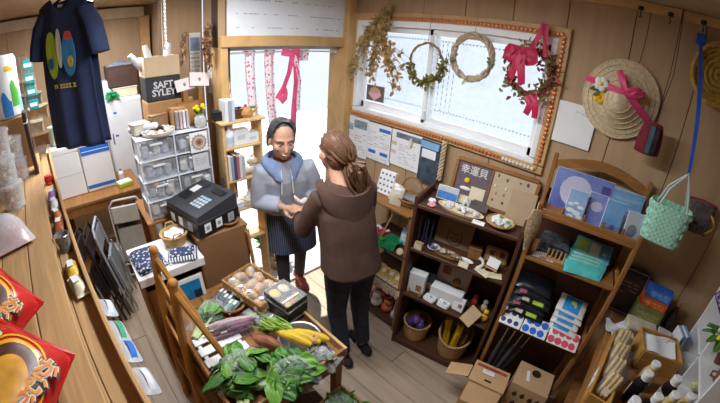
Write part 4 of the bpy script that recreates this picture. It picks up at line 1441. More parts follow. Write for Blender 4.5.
MB().sph((-.165, -.004, -.05), (.035, .006, .012), 10, 6).build('white_shell', PAPER, t)
rnd = random.Random(8)
sm = [mat('shell_brown', (124, 84, 66), .6, .2, 40), mat('shell_cream', (226, 214, 190), .6, .1, 40), mat('shell_rose', (190, 140, 124), .6, .15, 40)]
for i in range(4):
    for j in range(4):
        x, z = .018 + .060 * i + rnd.uniform(-.01, .01), .075 - .048 * j + rnd.uniform(-.01, .01)
        MB().sph((x, -.001, z), (rnd.uniform(.005, .010), .004, rnd.uniform(.006, .012)), 7, 5).build('shell', sm[(i * 3 + j) % 3], t)
# plain board and postcard and little sign
card('card_sheet', 'plain beige card panel leaning beside the shell display', 'card', tuple(Vector(on1(.555, .17, Z1[0] + .096))), .15, .19, mat('beige_card', (188, 164, 134), .9, .05), rot=(R(-14), 0, A1), th=.003)
p = card('postcard', 'blue and white postcard leaning at the left of the top shelf', 'postcard', on1(.115, .175, Z1[0] + .045), .13, .085, PAPER, rot=(R(-18), 0, A1), th=.002)
strip(p, 'sea_print', mat('postcard_blue', (70, 130, 200), .6, .2, 30), (0, -.015), .124, .045)
strip(p, 'grey_print', mat('postcard_grey', (190, 196, 206), .6, .15, 30), (0, .024), .124, .03)
t = thing('figurine', 'tiny white forked figurine standing behind the shell tray', 'figurine', on1(.24, .165, Z1[0]), A1)
MB().tube([(-.015, 0, 0), (-.010, 0, .03), (0, 0, .05)], .007, 8).build('leg', PAPER, t)
MB().tube([(.018, 0, 0), (.010, 0, .03), (0, 0, .05), (0, 0, .065)], .007, 8).build('leg', PAPER, t)
card('box_of_cards', 'small dark grey card standing behind the white pieces', 'card', on1(.32, .165, Z1[0] + .028), .11, .05, mat('dusk_card', (98, 92, 92), .8, .2, 30), rot=(R(-18), 0, A1), th=.003)
card('box_of_cards', 'small kraft card standing behind the white forked figurine', 'card', on1(.225, .195, Z1[0] + .03), .10, .05, CREAM, rot=(R(-18), 0, A1), th=.003)


def petal_soap(label, c, m, r=.022):
    t_ = thing('flower_soap', label, 'soap', c, A1)
    o = MB()
    for i in range(5):
        a = i * 2 * math.pi / 5
        o.sph((r * .62 * math.cos(a), r * .62 * math.sin(a), .010), (r * .55, r * .55, .010), 8, 6)
    o.build('petals', m, t_)
    MB().sph((0, 0, .014), (r * .35, r * .35, .010), 8, 6).build('centre', m, t_)


petal_soap('white flower-shaped soap at the left end of the top shelf', on1(.055, .09, Z1[0]), PAPER)
petal_soap('pink flower-shaped soap in front of the white one', on1(.075, .035, Z1[0]), mat('pink_soap', (236, 160, 168), .5, .05), .024)
# oval tray of white pieces
tc = on1(.235, .085, Z1[0])
t = thing('oval_tray', 'oval cream tray heaped with white pieces on the top shelf', 'tray', tc, A1 - R(6))
MB().lathe([(0, 0), (.9, 0), (1.0, .016), (.95, .016), (.87, .004), (0, .004)], 28, sx=.145, sy=.06).build('dish', mat('cream_dish', (222, 206, 170), .6, .06), t)
PIECE = mat('white_piece', (226, 228, 232), .6, .05)
pcs = [MB().sph((0, 0, .010), (.017, .013, .011), 7, 5).mesh('piece', PIECE), MB().rbox((0, 0, .010), (.03, .02, .02), .006).mesh('piece', PIECE), MB().lathe([(0, 0), (.014, .002), (.010, .014), (.004, .024), (0, .025)], 8).mesh('piece', PIECE)]
rnd = random.Random(12)
M_ = Matrix.Translation(tc) @ Matrix.Rotation(A1 - R(6), 4, 'Z')
for i in range(20):
    a, rr = rnd.uniform(0, 6.28), math.sqrt(rnd.random())
    q = M_ @ Vector((.115 * rr * math.cos(a), .04 * rr * math.sin(a), .005 + .012 * (1 - rr)))
    share('paper_shell', pcs[i % 3], None, tuple(q), rnd.uniform(0, 6), label='small white piece heaped in the oval cream tray', cat='ornament', group='white pieces in the oval tray')
# bowl with paper bags
bc_ = on1(.475, .075, Z1[0])
t = thing('wicker_bowl', 'shallow pale wicker bowl holding white paper bags', 'bowl', bc_, A1)
MB().lathe([(0, 0), (.045, 0), (.078, .022), (.080, .028), (.074, .026), (.043, .005), (0, .005)], 24).build('bowl_wall', mat('pale_wicker', (206, 190, 160), .8, .2, 70, .4), t)
MB().tube([(.079 * math.cos(a), .079 * math.sin(a), .027) for a in [i * math.pi / 12 for i in range(24)]], .005, 6, closed=True).build('rim', WICK, t)
for k, (dx, dy, r_) in enumerate(((-.02, .015, 20), (.025, .0, -30), (.0, -.028, 70))):
    t = thing('paper_bag', ('crumpled white paper bag at the back of the wicker bowl', 'crumpled white paper bag at the right in the wicker bowl', 'crumpled white paper bag at the front of the wicker bowl')[k], 'paper bag', on1(.475 + dx, .075 + dy, Z1[0] + .010 + .018), A1 + R(r_), rot=(R(14), R(-18 + 20 * k), A1 + R(r_)))
    MB().sheet(lambda u, v, k=k: (.07 * (u - .5), .045 * (v - .5), .014 * math.sin(math.pi * u) + .005 * math.sin(11 * u + k) * math.sin(9 * v)), 8, 8, .012).build('bag_body', PIECE, t)
    MB().box((.02, 0, .016), (.02, .02, .001)).build('sticker', mat('green_sticker', (120, 160, 80), .7), t)
t = thing('price_card', 'white price card lying at the front edge of the top shelf', 'card', on1(.365, .018, Z1[0] + .004), A1, rot=(R(12), 0, A1))
MB().rbox((0, 0, 0), (.07, .035, .002), .0006).build('sheet', PAPER, t)
scribble(2, .05, .02, 81).build('text_lines', INKG, t, (0, 0, .0014), rot=(R(-90), 0, 0), kind='stuff')

# second level
for k in range(4):
    t = thing('taper_candle', ('dark blue taper candle nearest the shelf side', 'second dark blue taper candle from the shelf side', 'third dark blue taper candle from the shelf side', 'dark blue taper candle farthest from the shelf side')[k], 'candle', on1(.02 + .024 * k, .055 + .02 * (k % 2), Z1[1]), A1)
    MB().tube([(0, 0, 0), (0, 0, .09), (0, 0, .20)], [.0075, .007, .004], 8).build('candle_body', mat('navy_wax', (40, 42, 74), .5, .1), t)
    MB().cyl((0, 0, 0), .010, .012, 10).build('foot', WOODM, t)
t = thing('small_box', 'little cream box beside the taper candles', 'box', on1(.045, .018, Z1[1]), A1)
MB().rbox((0, 0, .02), (.052, .03, .04), .003).build('box_body', CREAM, t)
MB().rbox((0, 0, .042), (.054, .032, .006), .002).build('lid', CARD, t)
t = thing('small_dish', 'small blue glazed dish on the second level', 'dish', on1(.125, .07, Z1[1]), A1)
MB().lathe([(0, 0), (.022, 0), (.038, .018), (.036, .020), (.02, .004), (0, .004)], 18).build('dish_bowl', mat('blue_glaze', (120, 160, 200), .25, .1), t)
MB().tube([(.037 * math.cos(a), .037 * math.sin(a), .019) for a in [i * math.pi / 9 for i in range(18)]], .002, 5, closed=True).build('rim', WHITE, t)
p = card('cat_card', 'brown paper panel with a drawn cat face leaning on the second level', 'card', on1(.205, .19, Z1[1] + .085), .24, .165, mat('kraft_panel', (150, 128, 104), .9, .06), rot=(R(-12), 0, A1), th=.004)
CI = mat('cat_brown', (98, 58, 46), .9, .05)
MB().tube([(.01 + x, -.003, z - .03) for x, z in ((-.045, -.03), (-.05, .02), (-.045, .055), (-.02, .03), (.015, .03), (.04, .055), (.045, .015), (.04, -.03), (0, -.045))], .0032, 5, closed=True).build('cat_outline', CI, p)
for e in (-1, 1):
    MB().sph((.01 + .018 * e, -.003, -.03), (.005, .002, .006), 6, 5).build('cat_eye', CI, p)
MB().tube([(.0, -.003, -.052), (.01, -.003, -.046), (.02, -.003, -.052)], .002, 5).build('cat_mouth', CI, p)
tc = on1(.215, .06, Z1[1])
t = thing('oval_tray', 'oval brown tray of grey pebbles on the second level', 'tray', tc, A1 - R(4))
MB().lathe([(0, 0), (.88, 0), (1.0, .016), (.95, .016), (.85, .004), (0, .004)], 26, sx=.105, sy=.048).build('dish', mat('brown_dish', (132, 98, 66), .6, .1), t)
M_ = Matrix.Translation(tc) @ Matrix.Rotation(A1 - R(4), 4, 'Z')
peb = [MB().sph((0, 0, .009), (.014, .011, .009), 7, 5).mesh('pebble', mat('pebble_%d' % i, c_, .7, .15, 30)) for i, c_ in enumerate(((190, 176, 156), (150, 134, 116), (206, 196, 182)))]
for i in range(16):
    a, rr = rnd.uniform(0, 6.28), math.sqrt(rnd.random())
    share('pebble', peb[i % 3], None, tuple(M_ @ Vector((.082 * rr * math.cos(a), .03 * rr * math.sin(a), .004 + .010 * (1 - rr)))), rnd.uniform(0, 6), label='small rounded pebble in the oval brown tray', cat='pebble', group='pebbles in the brown tray')
t = thing('leaf_dish', 'small white leaf-shaped dish beside the pebble tray', 'dish', on1(.345, .07, Z1[1]), A1 - R(10))
MB().lathe([(0, .002), (.6, .002), (1.0, .012), (.96, .013), (.6, .005), (0, .005)], 20, sx=.048, sy=.02).build('dish_bowl', WHITE, t)
MB().tube([(-.04, 0, .007), (.04, 0, .007)], .0015, 5).build('leaf_vein', PAPER, t)
t = thing('small_box', 'brown wooden trinket box at the back of the second level', 'box', on1(.37, .15, Z1[1]), A1 + R(10))
MB().rbox((0, 0, .035), (.08, .06, .07), .004).build('box_body', WOODM, t)
MB().rbox((0, 0, .073), (.084, .064, .008), .003).build('lid', WOODM, t)
card('price_card', 'cream price card at the front edge of the second level', 'card', on1(.345, .008, Z1[1] + .016), .06, .035, CREAM, rot=(R(-30), 0, A1))
KR = mat('craft_wood', (190, 150, 104), .7, .1, 20)
t = thing('wooden_block', 'rounded wooden block with cut-outs at the back right of the second level', 'block', on1(.50, .165, Z1[1]), A1 + R(4), rot=(R(-16), 0, A1 + R(4)))
MB().rbox((0, 0, .05), (.15, .025, .10), .012).build('block_body', KR, t)
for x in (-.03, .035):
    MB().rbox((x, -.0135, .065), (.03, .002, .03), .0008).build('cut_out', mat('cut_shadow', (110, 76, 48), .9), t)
t = thing('wooden_easel', 'tiny wooden easel holding a white card on the second level', 'easel', on1(.50, .075, Z1[1]), A1 - R(12))
for e in (-1, 1):
    MB().tube([(.035 * e, -.02, 0), (.005 * e, .02, .085)], .005, 6).build('leg', KR, t)
MB().tube([(0, .055, 0), (0, .02, .085)], .005, 6).build('leg', KR, t)
MB().rbox((0, -.014, .024), (.09, .012, .008), .002).build('ledge', KR, t)
card('picture_card', 'white card resting on the tiny wooden easel', 'card', tuple(Vector(on1(.505, .075, Z1[1] + .058))), .075, .055, PAPER, rot=(R(-28), 0, A1 - R(12)))
for k, (u, v, a, lab) in enumerate(((.465, .028, -25, 'pale cream slip lying at the front of the second level'), (.53, .03, 15, 'pale cream slip overlapping the shelf corner'))):
    t = thing('paper_slip', lab, 'paper', on1(u, v, Z1[1] + .003 + .003 * k), A1 + R(a))
    MB().rbox((0, 0, 0), (.10, .055, .003), .0008).build('sheet', mat('pale_cream', (228, 220, 184), .8, .04), t)
    scribble(3, .07, .035, 90 + k).build('text_lines', INKG, t, (0, 0, .002), rot=(R(-90), 0, 0), kind='stuff')
t = thing('white_bracket', 'small white curved ornament beside the cream slips', 'ornament', on1(.43, .05, Z1[1]), A1)
MB().tube([(0, 0, .008), (.02, .01, .03), (.01, .02, .05), (-.015, .02, .06)], .010, 8).build('curve', WHITE, t)
MB().cyl((0, 0, 0), .016, .008, 12).build('foot', WHITE, t)

# third level
for k, (u, v, lab) in enumerate(((.065, .075, 'white box with a small brown picture at the left of the third level'), (.105, .15, 'dark blue box standing behind the white picture box'))):
    t = thing('gift_box', lab, 'box', on1(u, v, Z1[2]), A1 + R(4))
    m_ = (WHITE, mat('navy_box', (58, 64, 84), .5, .1))[k]
    MB().rbox((0, 0, .075), (.115, .06, .15), .003).build('box_body', m_, t)
    MB().rbox((0, 0, .152), (.117, .062, .006), .002).build('lid', (PAPER, m_)[k], t)
    MB().box((.022, -.031, .045), (.04, .001, .05)).build('picture', mat('brown_picture', (176, 130, 96), .7, .3, 50), t)
for k, u in enumerate((.03, .115)):
    t = thing('wooden_toggle', ('small wooden toggle in front of the white picture box, left', 'small wooden toggle in front of the white picture box, right')[k], 'toggle', on1(u, .022, Z1[2]), A1)
    MB().tube([(0, 0, .010), (0, .0, .03)], [.009, .007], 8).build('toggle_body', KR, t)
    MB().sph((0, 0, .034), .009, 8, 6).build('toggle_head', KR, t)
t = thing('display_box', 'open white display box with brown round samples on its lid', 'display box', on1(.275, .12, Z1[2]), A1)
MB().rbox((0, -.02, .05), (.22, .08, .10), .003).build('box_body', PAPER, t)
MB().rbox((0, 0, .075), (.23, .006, .15), .003).build('lid_panel', mat('grey_card', (186, 172, 158), .8, .05), t, (0, .035, .07), rot=(R(-16), 0, 0))
MB().rbox((-.055, -.006, .11), (.055, .006, .055), .003).build('square_sample', mat('amber_sample', (150, 86, 36), .5, .2, 30), t, (0, .030, .075), rot=(R(-16), 0, 0))
MB().cyl((0, 0, 0), .028, .008, 18, m=Matrix.Rotation(R(90), 4, 'X')).build('round_sample', mat('caramel_sample', (140, 96, 60), .6, .2, 30), t, (.04, .0, .165), rot=(R(-16), 0, 0))
for k, u in enumerate((.185, .285)):
    t = thing('tin', ('white tin with rounded corners and blue mark, left of two', 'white tin with rounded corners and blue mark, right of two')[k], 'tin', on1(u, .035, Z1[2]), A1 - R(8))
    MB().rbox((0, 0, .012), (.085, .062, .024), .012).build('tin_body', WHITE, t)
    MB().rbox((0, 0, .026), (.078, .055, .006), .003).build('tin_lid', PAPER, t)
    MB().tube([(.024 * math.cos(a), .016 * math.sin(a), .0297) for a in [i * math.pi / 8 for i in range(16)]], .0014, 4, closed=True).build('ring_mark', mat('slate_mark', (110, 128, 150), .6), t)
    MB().rbox((.004, .002, .0297), (.02, .012, .001), .0004).build('blue_mark', mat('slate_mark'), t)
t = thing('small_box', 'white card box with a printed square beside the tins', 'box', on1(.38, .05, Z1[2]), A1 - R(6), rot=(R(-20), 0, A1 - R(6)))
MB().rbox((0, 0, .045), (.075, .03, .09), .003).build('box_body', PAPER, t)
MB().box((.012, -.0157, .04), (.025, .001, .025)).build('printed_square', mat('mauve_print', (150, 120, 130), .7, .3, 60), t)
scribble(3, .05, .02, 95).build('text_lines', INKG, t, (0, -.0157, .075), kind='stuff')
card('card_sheet', 'cream card sheet leaning out of the third level', 'card', on1(.485, -.005, Z1[2] + .05), .085, .12, mat('tan_card', (206, 180, 140), .85, .05), rot=(R(-42), R(20), A1 - R(14)), th=.003)
for k, (u, v, m_, lab) in enumerate(((.46, .16, mat('red_toy', (176, 60, 50), .6, .1), 'red soft charm at the back of the third level'), (.535, .14, mat('ivory_toy', (220, 204, 176), .7, .1), 'ivory soft charm at the back of the third level'), (.565, .05, YEL, 'yellow soft charm hanging at the right of the third level'))):
    t = thing('soft_charm', lab, 'charm', on1(u, v, Z1[2]), A1)
    MB().sph((0, 0, .035), (.022, .02, .035), 10, 8).build('charm_body', m_, t)
    MB().sph((0, 0, .082), .018, 10, 8).build('charm_head', m_, t)
    MB().tube([(0, 0, .10), (0, 0, .125)], .0015, 5).build('loop', BLACK, t)


# baskets on the bottom level
def basket(label, c, r0, r1, h, rz=0, m=WICK, handles=False, coils=None, slant=0.0, name='wicker_basket', sx=1.0):
    t_ = thing(name, label, 'basket', c, rz)
    n = coils or max(4, int(h / .014))
    prof = [(0, .002), (r0 - .004, .002)]
    for i in range(n * 2 + 1):
        f = i / (n * 2)
        prof.append((r0 + (r1 - r0) * f ** .8 + (.0025 if i % 2 else 0), .002 + h * f))
    for i in range(5):
        f = 1 - i / 4
        prof.append((r0 + (r1 - r0) * f ** .8 - .008, .008 + (h - .008) * f))
    prof.append((0, .008))
    o = MB().lathe(prof, 28, sx=sx)
    if slant:
        o.v = [(x, y, z + slant * z / h * y) for x, y, z in o.v]
    o.build('woven_wall', m, t_, sharp=60)
    MB().tube([((r1 + .002) * math.cos(a) * sx, (r1 + .002) * math.sin(a), h + .002 + slant * r1 * math.sin(a)) for a in [i * math.pi / 14 for i in range(28)]], .006, 6, closed=True).build('rim', m, t_)
    for e in ((-1, 1) if handles else ()):
        MB().tube([(r1 * e * sx, -.03, h), (r1 * 1.05 * e * sx, -.02, h + .03), (r1 * 1.05 * e * sx, .02, h + .03), (r1 * e * sx, .03, h)], .005, 6).build('handle', m, t_)
    return t_


PB = mat('pale_rush', (196, 160, 108), .8, .2, 70, .4)
c0 = on1(.115, .115, Z1[3])
basket('round rush basket with purple wrapped balls under the dark shelf', c0, .080, .100, .155, A1, PB)
PUR = mat('purple_wrap', (110, 72, 150), .3, .2, 30)
for k, (dx, dy, dz, m_) in enumerate(((-.035, -.02, .13, PUR), (.035, -.015, .135, mat('violet_wrap', (86, 70, 140), .3, .2, 30)), (0, .035, .15, mat('plum_wrap', (150, 70, 100), .3, .2, 30)), (.0, -.03, .175, PUR))):
    t = thing('wrapped_ball', ('purple wrapped ball at the left in the rush basket', 'violet wrapped ball at the right in the rush basket', 'plum wrapped ball at the back of the rush basket', 'purple wrapped ball on top in the rush basket')[k], 'ball', (c0[0] + dx, c0[1] + dy, c0[2] + dz), A1)
    MB().sph((0, 0, 0), .036, 12, 9).build('ball', m_, t)
    MB().lathe([(.0, .034), (.006, .036), (.02, .055), (.019, .056), (.004, .04), (0, .04)], 10).build('twist', FILM, t)
c0 = on1(.40, .07, .0)
c0 = on1(.415, .120, Z1[3])
basket('tall rush basket with a sloping rim holding yellow packs', c0, .095, .120, .20, A1, PB, slant=.35)
for k in range(6):
    t = thing('yellow_pack', ('long yellow pack at the front left in the tall rush basket', 'long yellow pack at the front right in the tall rush basket', 'long yellow pack at the left in the tall rush basket', 'long yellow pack in the middle of the tall rush basket', 'long brown pack at the right in the tall rush basket', 'long brown pack at the back of the tall rush basket')[k], 'pack', (c0[0] + (-.045, .02, -.06, -.012, .05, .03)[k], c0[1] + (-.03, -.04, .015, .02, .0, .05)[k], c0[2] + .02), A1 + R(17 * k), rot=(R((-6, -4, 4, 6, 2, 8)[k]), R((-6, 3, -8, 0, 8, 5)[k]), A1 + R(15 * k)))
    m_ = (mat('yellow_foil', (230, 196, 24), .35, .12, 20), mat('brown_foil', (120, 76, 50), .4, .15, 20))[k > 3]
    MB().sheet(lambda u, v: (.045 * (u - .5), -.012 * math.sin(math.pi * u) * math.sin(math.pi * v) ** .5, .27 * v + .006 * math.sin(9 * u) * (v > .9)), 6, 14, .014).build('pack_body', m_, t)
    MB().box((0, -.0125, .15), (.018, .003, .09)).build('printed_band', (mat('ochre_print', (190, 140, 20), .5), CREAM)[k > 3], t)
# tag on the left side panel
t = thing('price_tag', 'cream triangular tag hung on the side of the dark shelf', 'tag', on1(-.026, .01, .47), A1)
MB().prism([(-.025, -.02), (.025, -.02), (.028, .012), (0, .03), (-.026, .012)], .004, Matrix.Rotation(R(90), 4, 'X')).build('tag_body', CREAM, t)
MB().tube([(0, -.002, .028), (0, .005, .06)], .0012, 5).build('thread', BLACK, t)

# cream cloth pouch hung on the corner post of the tall unit
t = thing('cloth_pouch', 'cream embroidered cloth pouch hanging on the post of the tall shelf', 'pouch', on2(-.02, -.022, 1.30), A2 + R(30))
MB().sheet(lambda u, v: (.055 * (u - .5) * (.5 + .7 * math.sin(math.pi * min(1, v + .12))), -.010 * math.sin(math.pi * u) * math.sin(math.pi * v), .11 - .20 * v), 8, 12, .012).build('pouch_body', mat('cream_embroidery', (206, 184, 146), .9, c2=(150, 122, 88), scale=70), t)
MB().tube([(0, 0, .10), (.006, .012, .14), (.012, .02, .12)], .003, 6).build('drawstring', mat('straw_cord'), t)
MB().sph((0, -.004, -.10), (.010, .008, .018), 8, 6).build('tassel', mat('straw_cord'), t)

# ================================================================ low rack between the doorway corner and the dark shelf
t = thing('display_rack', 'honey wood rack with bags and plush toys left of the dark shelf', 'rack', (-1.25, 1.73, 0))
for x in (-.20, .195):
    for y in (-.135, .135):
        MB().rbox((x, y, .52), (.026, .026, 1.04), .003).build('post', WOODMV, t)
for z, nm in ((1.03, 'top_board'), (.72, 'shelf_board'), (.43, 'shelf_board'), (.07, 'shelf_board')):
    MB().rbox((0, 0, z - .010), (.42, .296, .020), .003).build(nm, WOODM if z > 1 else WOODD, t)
for z in (.94, .60):
    MB().rbox((0, .14, z), (.40, .012, .06), .003).build('back_rail', WOODM, t)
Zr = (1.031, .721, .431, .071)
# basket with a tall hoop handle
c0 = (-1.165, 1.725, Zr[0])
b = basket('shallow brown basket with a tall hoop handle on the low rack', c0, .065, .085, .05, 0, WICKD, sx=1.25)
MB().tube([(.10 * math.cos(a), 0, .045 + .15 * math.sin(a)) for a in [math.pi * i / 16 for i in range(17)]], .0055, 7).build('hoop_handle', WICKD, b)
t = thing('folded_napkin', 'grey folded napkin lying in the hoop handled basket', 'napkin', (c0[0], c0[1], c0[2] + .042), R(10))
MB().sheet(lambda u, v: (.13 * (u - .5), .09 * (v - .5), .014 + .008 * math.sin(5 * u) * math.sin(4 * v)), 8, 8, .012).build('cloth', mat('slate_napkin', (150, 152, 156), .8, .15, 30), t)
# dotted gift bag
t = thing('gift_bag', 'white paper gift bag dotted with grey flowers on the low rack', 'gift bag', (-1.385, 1.70, Zr[0]), R(4), rot=(R(-16), 0, R(4)))
MB().rbox((0, 0, .085), (.135, .04, .17), .006, top=.96).build('bag_body', PAPER, t)
for i in range(4):
    for j in range(4):
        MB().cyl((0, 0, 0), .0085, .001, 8, m=Matrix.Translation((-.048 + .032 * i + .008 * (j % 2), -.0215 + .0008 * 0, .03 + .038 * j)) @ Matrix.Rotation(R(90), 4, 'X')).build('flower_dot', mat('grey_blue_dot', (110, 120, 140), .7), t)
for k, (x, y, a, lab) in enumerate(((-1.285, 1.665, -14, 'glassine bag of brown sweets in front of the dotted gift bag'), (-1.23, 1.63, 12, 'glassine bag of pale sweets at the front edge of the low rack'))):
    t = thing('sweets_bag', lab, 'bag', (x, y, Zr[0]), R(a), rot=(R(-26), 0, R(a)))
    MB().sheet(lambda u, v: (.085 * (u - .5), -.016 * math.sin(math.pi * u) * math.sin(math.pi * v) - .004, .125 * v), 8, 10, .022).build('bag_body', clear('glassine', (226, 214, 190), .5, .3), t)
    for i in range(6):
        MB().sph((-.022 + .022 * (i % 3), 0, .028 + .028 * (i // 3)), (.011, .010, .013), 7, 5).build('sweet', mat('sweet_%d' % k, ((140, 96, 60), (206, 176, 130))[k], .6, .15, 30), t)
    MB().box((0, -.020, .11), (.05, .002, .022)).build('label_print', PAPER, t)
# second level
t = thing('flower_box', 'red and white dried flower box on the middle of the low rack', 'box', (-1.36, 1.675, Zr[1]), R(-6))
MB().rbox((0, 0, .02), (.13, .09, .04), .004).build('box_body', mat('rose_box', (190, 70, 84), .6, .12, 20), t)
rnd = random.Random(30)
for i in range(12):
    MB().sph((rnd.uniform(-.05, .05), rnd.uniform(-.032, .032), .044), (.013, .013, .009), 7, 5).build('blossom', (mat('rose_blossom', (210, 84, 100), .7, .15, 40), PAPER)[i % 2], t)
t = thing('green_cloth', 'bright green knitted cloth draped over the middle rack shelf', 'cloth', (-1.235, 1.645, Zr[1]), R(8))
MB().sheet(lambda u, v: (.15 * (u - .5), .13 * (v - .5) - .02 * (v < .15), .030 + .016 * math.sin(7 * u + 2) * math.sin(6 * v) - .03 * max(0, .2 - v) * 5), 14, 14, .018).build('cloth', mat('emerald_knit', (20, 140, 84), .9, .22, 60, .5), t)
MB().sph((-.05, -.03, .03), (.028, .024, .014), 8, 6).build('pompom', mat('leaf_knit', (90, 160, 50), .9, .2, 60, .4), t)
t = thing('picture_pouch', 'blue and white picture pouch standing on the middle rack shelf', 'pouch', (-1.16, 1.70, Zr[1]), R(-4), rot=(R(-14), 0, R(-4)))
MB().rbox((0, 0, .06), (.085, .018, .12), .006).build('pouch_body', mat('sky_pouch', (140, 180, 214), .6, .12, 20), t)
MB().box((0, -.0100, .055), (.06, .002, .05)).build('picture', mat('pale_picture', (206, 214, 206), .6, .25, 50), t)
MB().rbox((0, 0, .135), (.05, .012, .045), .004).build('clip', clear('clip_film', (210, 214, 220), .4, .2), t)
t = thing('wooden_stick', 'thin pale wooden stick leaning across the low rack', 'stick', (-1.305, 1.60, Zr[1]), 0, rot=(R(-8), R(16), 0))
MB().tube([(0, 0, 0), (0, 0, .26)], [.006, .005], 8).build('stick_body', WOODL, t)
MB().sph((0, 0, .262), .008, 8, 6).build('tip', WOODL, t)
t = thing('price_tag', 'round cream tag at the front edge of the middle rack shelf', 'tag', (-1.11, 1.60, Zr[1] + .012), 0, rot=(R(50), 0, R(8)))
MB().cyl((0, 0, 0), .024, .004, 18).build('tag_body', CREAM, t)
MB().tube([(.018 * math.cos(a), .018 * math.sin(a), .0045) for a in [i * math.pi / 8 for i in range(16)]], .001, 4, closed=True).build('ring_mark', mat('gold_mark', (196, 160, 70), .6), t)
t = thing('pink_card', 'small pink and white folded card beside the round tag', 'card', (-1.085, 1.66, Zr[1]), R(20))
MB().prism([(-.025, 0), (.025, 0), (0, .06)], .05, Matrix.Rotation(R(90), 4, 'X')).build('folded_sheet', mat('blush_card', (226, 190, 196), .7, .08), t)
MB().box((0, -.051, .02), (.02, .001, .02)).build('printed_square', PAPER, t)
# third level: yellow packets and crochet
YP = mat('mustard_packet', (200, 166, 70), .5, .2, 20)
for k in range(5):
    t = thing('mustard_packet', ('mustard packet at the left end of the third rack level', 'second mustard packet from the left on the third rack level', 'mustard packet in the middle of the third rack level', 'second mustard packet from the right on the third rack level', 'mustard packet at the right end of the third rack level')[k], 'packet', (-1.39 + .065 * k, 1.655 + .012 * (k % 2), Zr[2] + .003), R(-12 + 9 * k), rot=(R(18), 0, R(-12 + 9 * k)))
    MB().sheet(lambda u, v, k=k: (.085 * (u - .5), .10 * (v - .5), .012 + .014 * math.sin(math.pi * u) * math.sin(math.pi * v) + .004 * math.sin(9 * u + k)), 8, 8, .014).build('packet_body', YP if k % 2 == 0 else mat('straw_packet', (186, 160, 110), .6, .2, 20), t)
    MB().box((0, 0, .030), (.03, .035, .001)).build('label_print', CREAM, t)
t = thing('crochet_runner', 'cream crochet runner hanging over the front of the third rack level', 'runner', (-1.235, 1.588, Zr[2] - .012))
LACE = mat('crochet', (200, 186, 160), .9, c2=(120, 98, 74), kind='cells', scale=70)
MB().sheet(lambda u, v: (.36 * (u - .5), -.004 - .006 * math.sin(20 * u) * v, -.075 * v - .012 * abs(math.sin(9 * math.pi * u)) * v), 36, 4, .003).build('lace', LACE, t)
MB().rbox((0, .03, .013), (.36, .07, .003), .001).build('lace_top', LACE, t)
# plush bags at the bottom
PL = ((232, 150, 170), (236, 226, 220), (224, 120, 90), (206, 200, 210), (230, 170, 190), (214, 90, 100), (150, 150, 170), (240, 214, 190))
for k in range(8):
    x, y = -1.40 + .105 * (k % 4) + .02 * (k // 4), 1.66 + .085 * (k // 4) - .012 * (k % 2)
    m_ = mat('plush_%d' % k, PL[k], .8, .12, 30, .2)
    t = thing('plush_toy', '%s plush toy %s' % (('pink', 'cream', 'orange', 'lilac grey', 'rose', 'red', 'grey', 'peach')[k], ('at the front left of the rack bottom', 'second from the left at the rack bottom', 'third from the left at the rack bottom', 'at the front right of the rack bottom', 'at the back left of the rack bottom', 'at the back beside the rose one', 'at the back beside the orange one', 'at the back right of the rack bottom')[k]), 'plush toy', (x, y, Zr[3]), R(25 * k))
    MB().sph((0, 0, .05), (.05, .042, .05), 12, 9).build('plush_body', m_, t)
    MB().sph((0, -.012, .118), (.036, .034, .032), 12, 8).build('plush_head', m_, t)
    for e in (-1, 1):
        MB().sph((.025 * e, -.005, .148), (.011, .008, .015), 7, 5).build('ear', m_, t)
        MB().sph((.013 * e, -.044, .122), .0035, 6, 5).build('eye', BLACK, t)

# ================================================================ produce table
TX0, TX1, TY0, TY1, TZ = -1.57, -.725, .165, .755, .72
t = thing('produce_table', 'honey wood produce table with a low rim in the middle of the shop', 'table', (0, 0, 0))
for i in range(6):
    w = (TY1 - TY0) / 6
    MB().rbox(((TX0 + TX1) / 2, TY0 + (i + .5) * w, TZ - .010), (TX1 - TX0, w - .003, .020), .002).build('top_plank', WOODM, t)
for y in (TY0 + .008, TY1 - .008):
    MB().rbox(((TX0 + TX1) / 2, y, TZ + .015), (TX1 - TX0, .016, .07), .003).build('rim_board', WOODL if y > .5 else WOODM, t)
MB().rbox((TX1 - .008, (TY0 + TY1) / 2, TZ - .01), (.016, TY1 - TY0 - .03, .12), .003).build('rim_board', WOODM, t)
for x in (TX0 + .03, TX1 - .03):
    for y in (TY0 + .04, TY1 - .04):
        MB().rbox((x, y, .35), (.045, .045, .70), .004).build('leg', WOODMV, t)
MB().rbox((TX1 - .03, (TY0 + TY1) / 2, .24), (.02, TY1 - TY0 - .1, .05), .003).build('stretcher', WOODM, t)
MB().rbox(((TX0 + TX1) / 2, TY0 + .04, .24), (TX1 - TX0 - .1, .02, .05), .003).build('stretcher', WOODM, t)
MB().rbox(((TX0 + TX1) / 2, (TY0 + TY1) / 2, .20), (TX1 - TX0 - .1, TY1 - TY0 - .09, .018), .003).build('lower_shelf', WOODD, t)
zt = TZ + .001

# white slatted crate lid under the greens
t = thing('slatted_tray', 'white slatted tray at the near left corner of the produce table', 'tray', (-1.055, .30, zt), R(0))
for k in range(5):
    MB().rbox((-.15 + .075 * k, 0, .022), (.05, .22, .008), .002).build('slat', WHITE, t)
for y in (-.09, .09):
    MB().rbox((0, y, .009), (.36, .02, .018), .002).build('runner', WHITE, t)

# leafy greens
LEAFG = mat('leaf_green', (76, 132, 44), .42, .22, 14, .25)
LEAFD = mat('leaf_dark_green', (52, 106, 40), .42, .22, 14, .25)
LEAFB = mat('leaf_bright_green', (104, 156, 58), .42, .2, 14, .25)
RIB = mat('leaf_rib', (128, 168, 82), .5, .06)


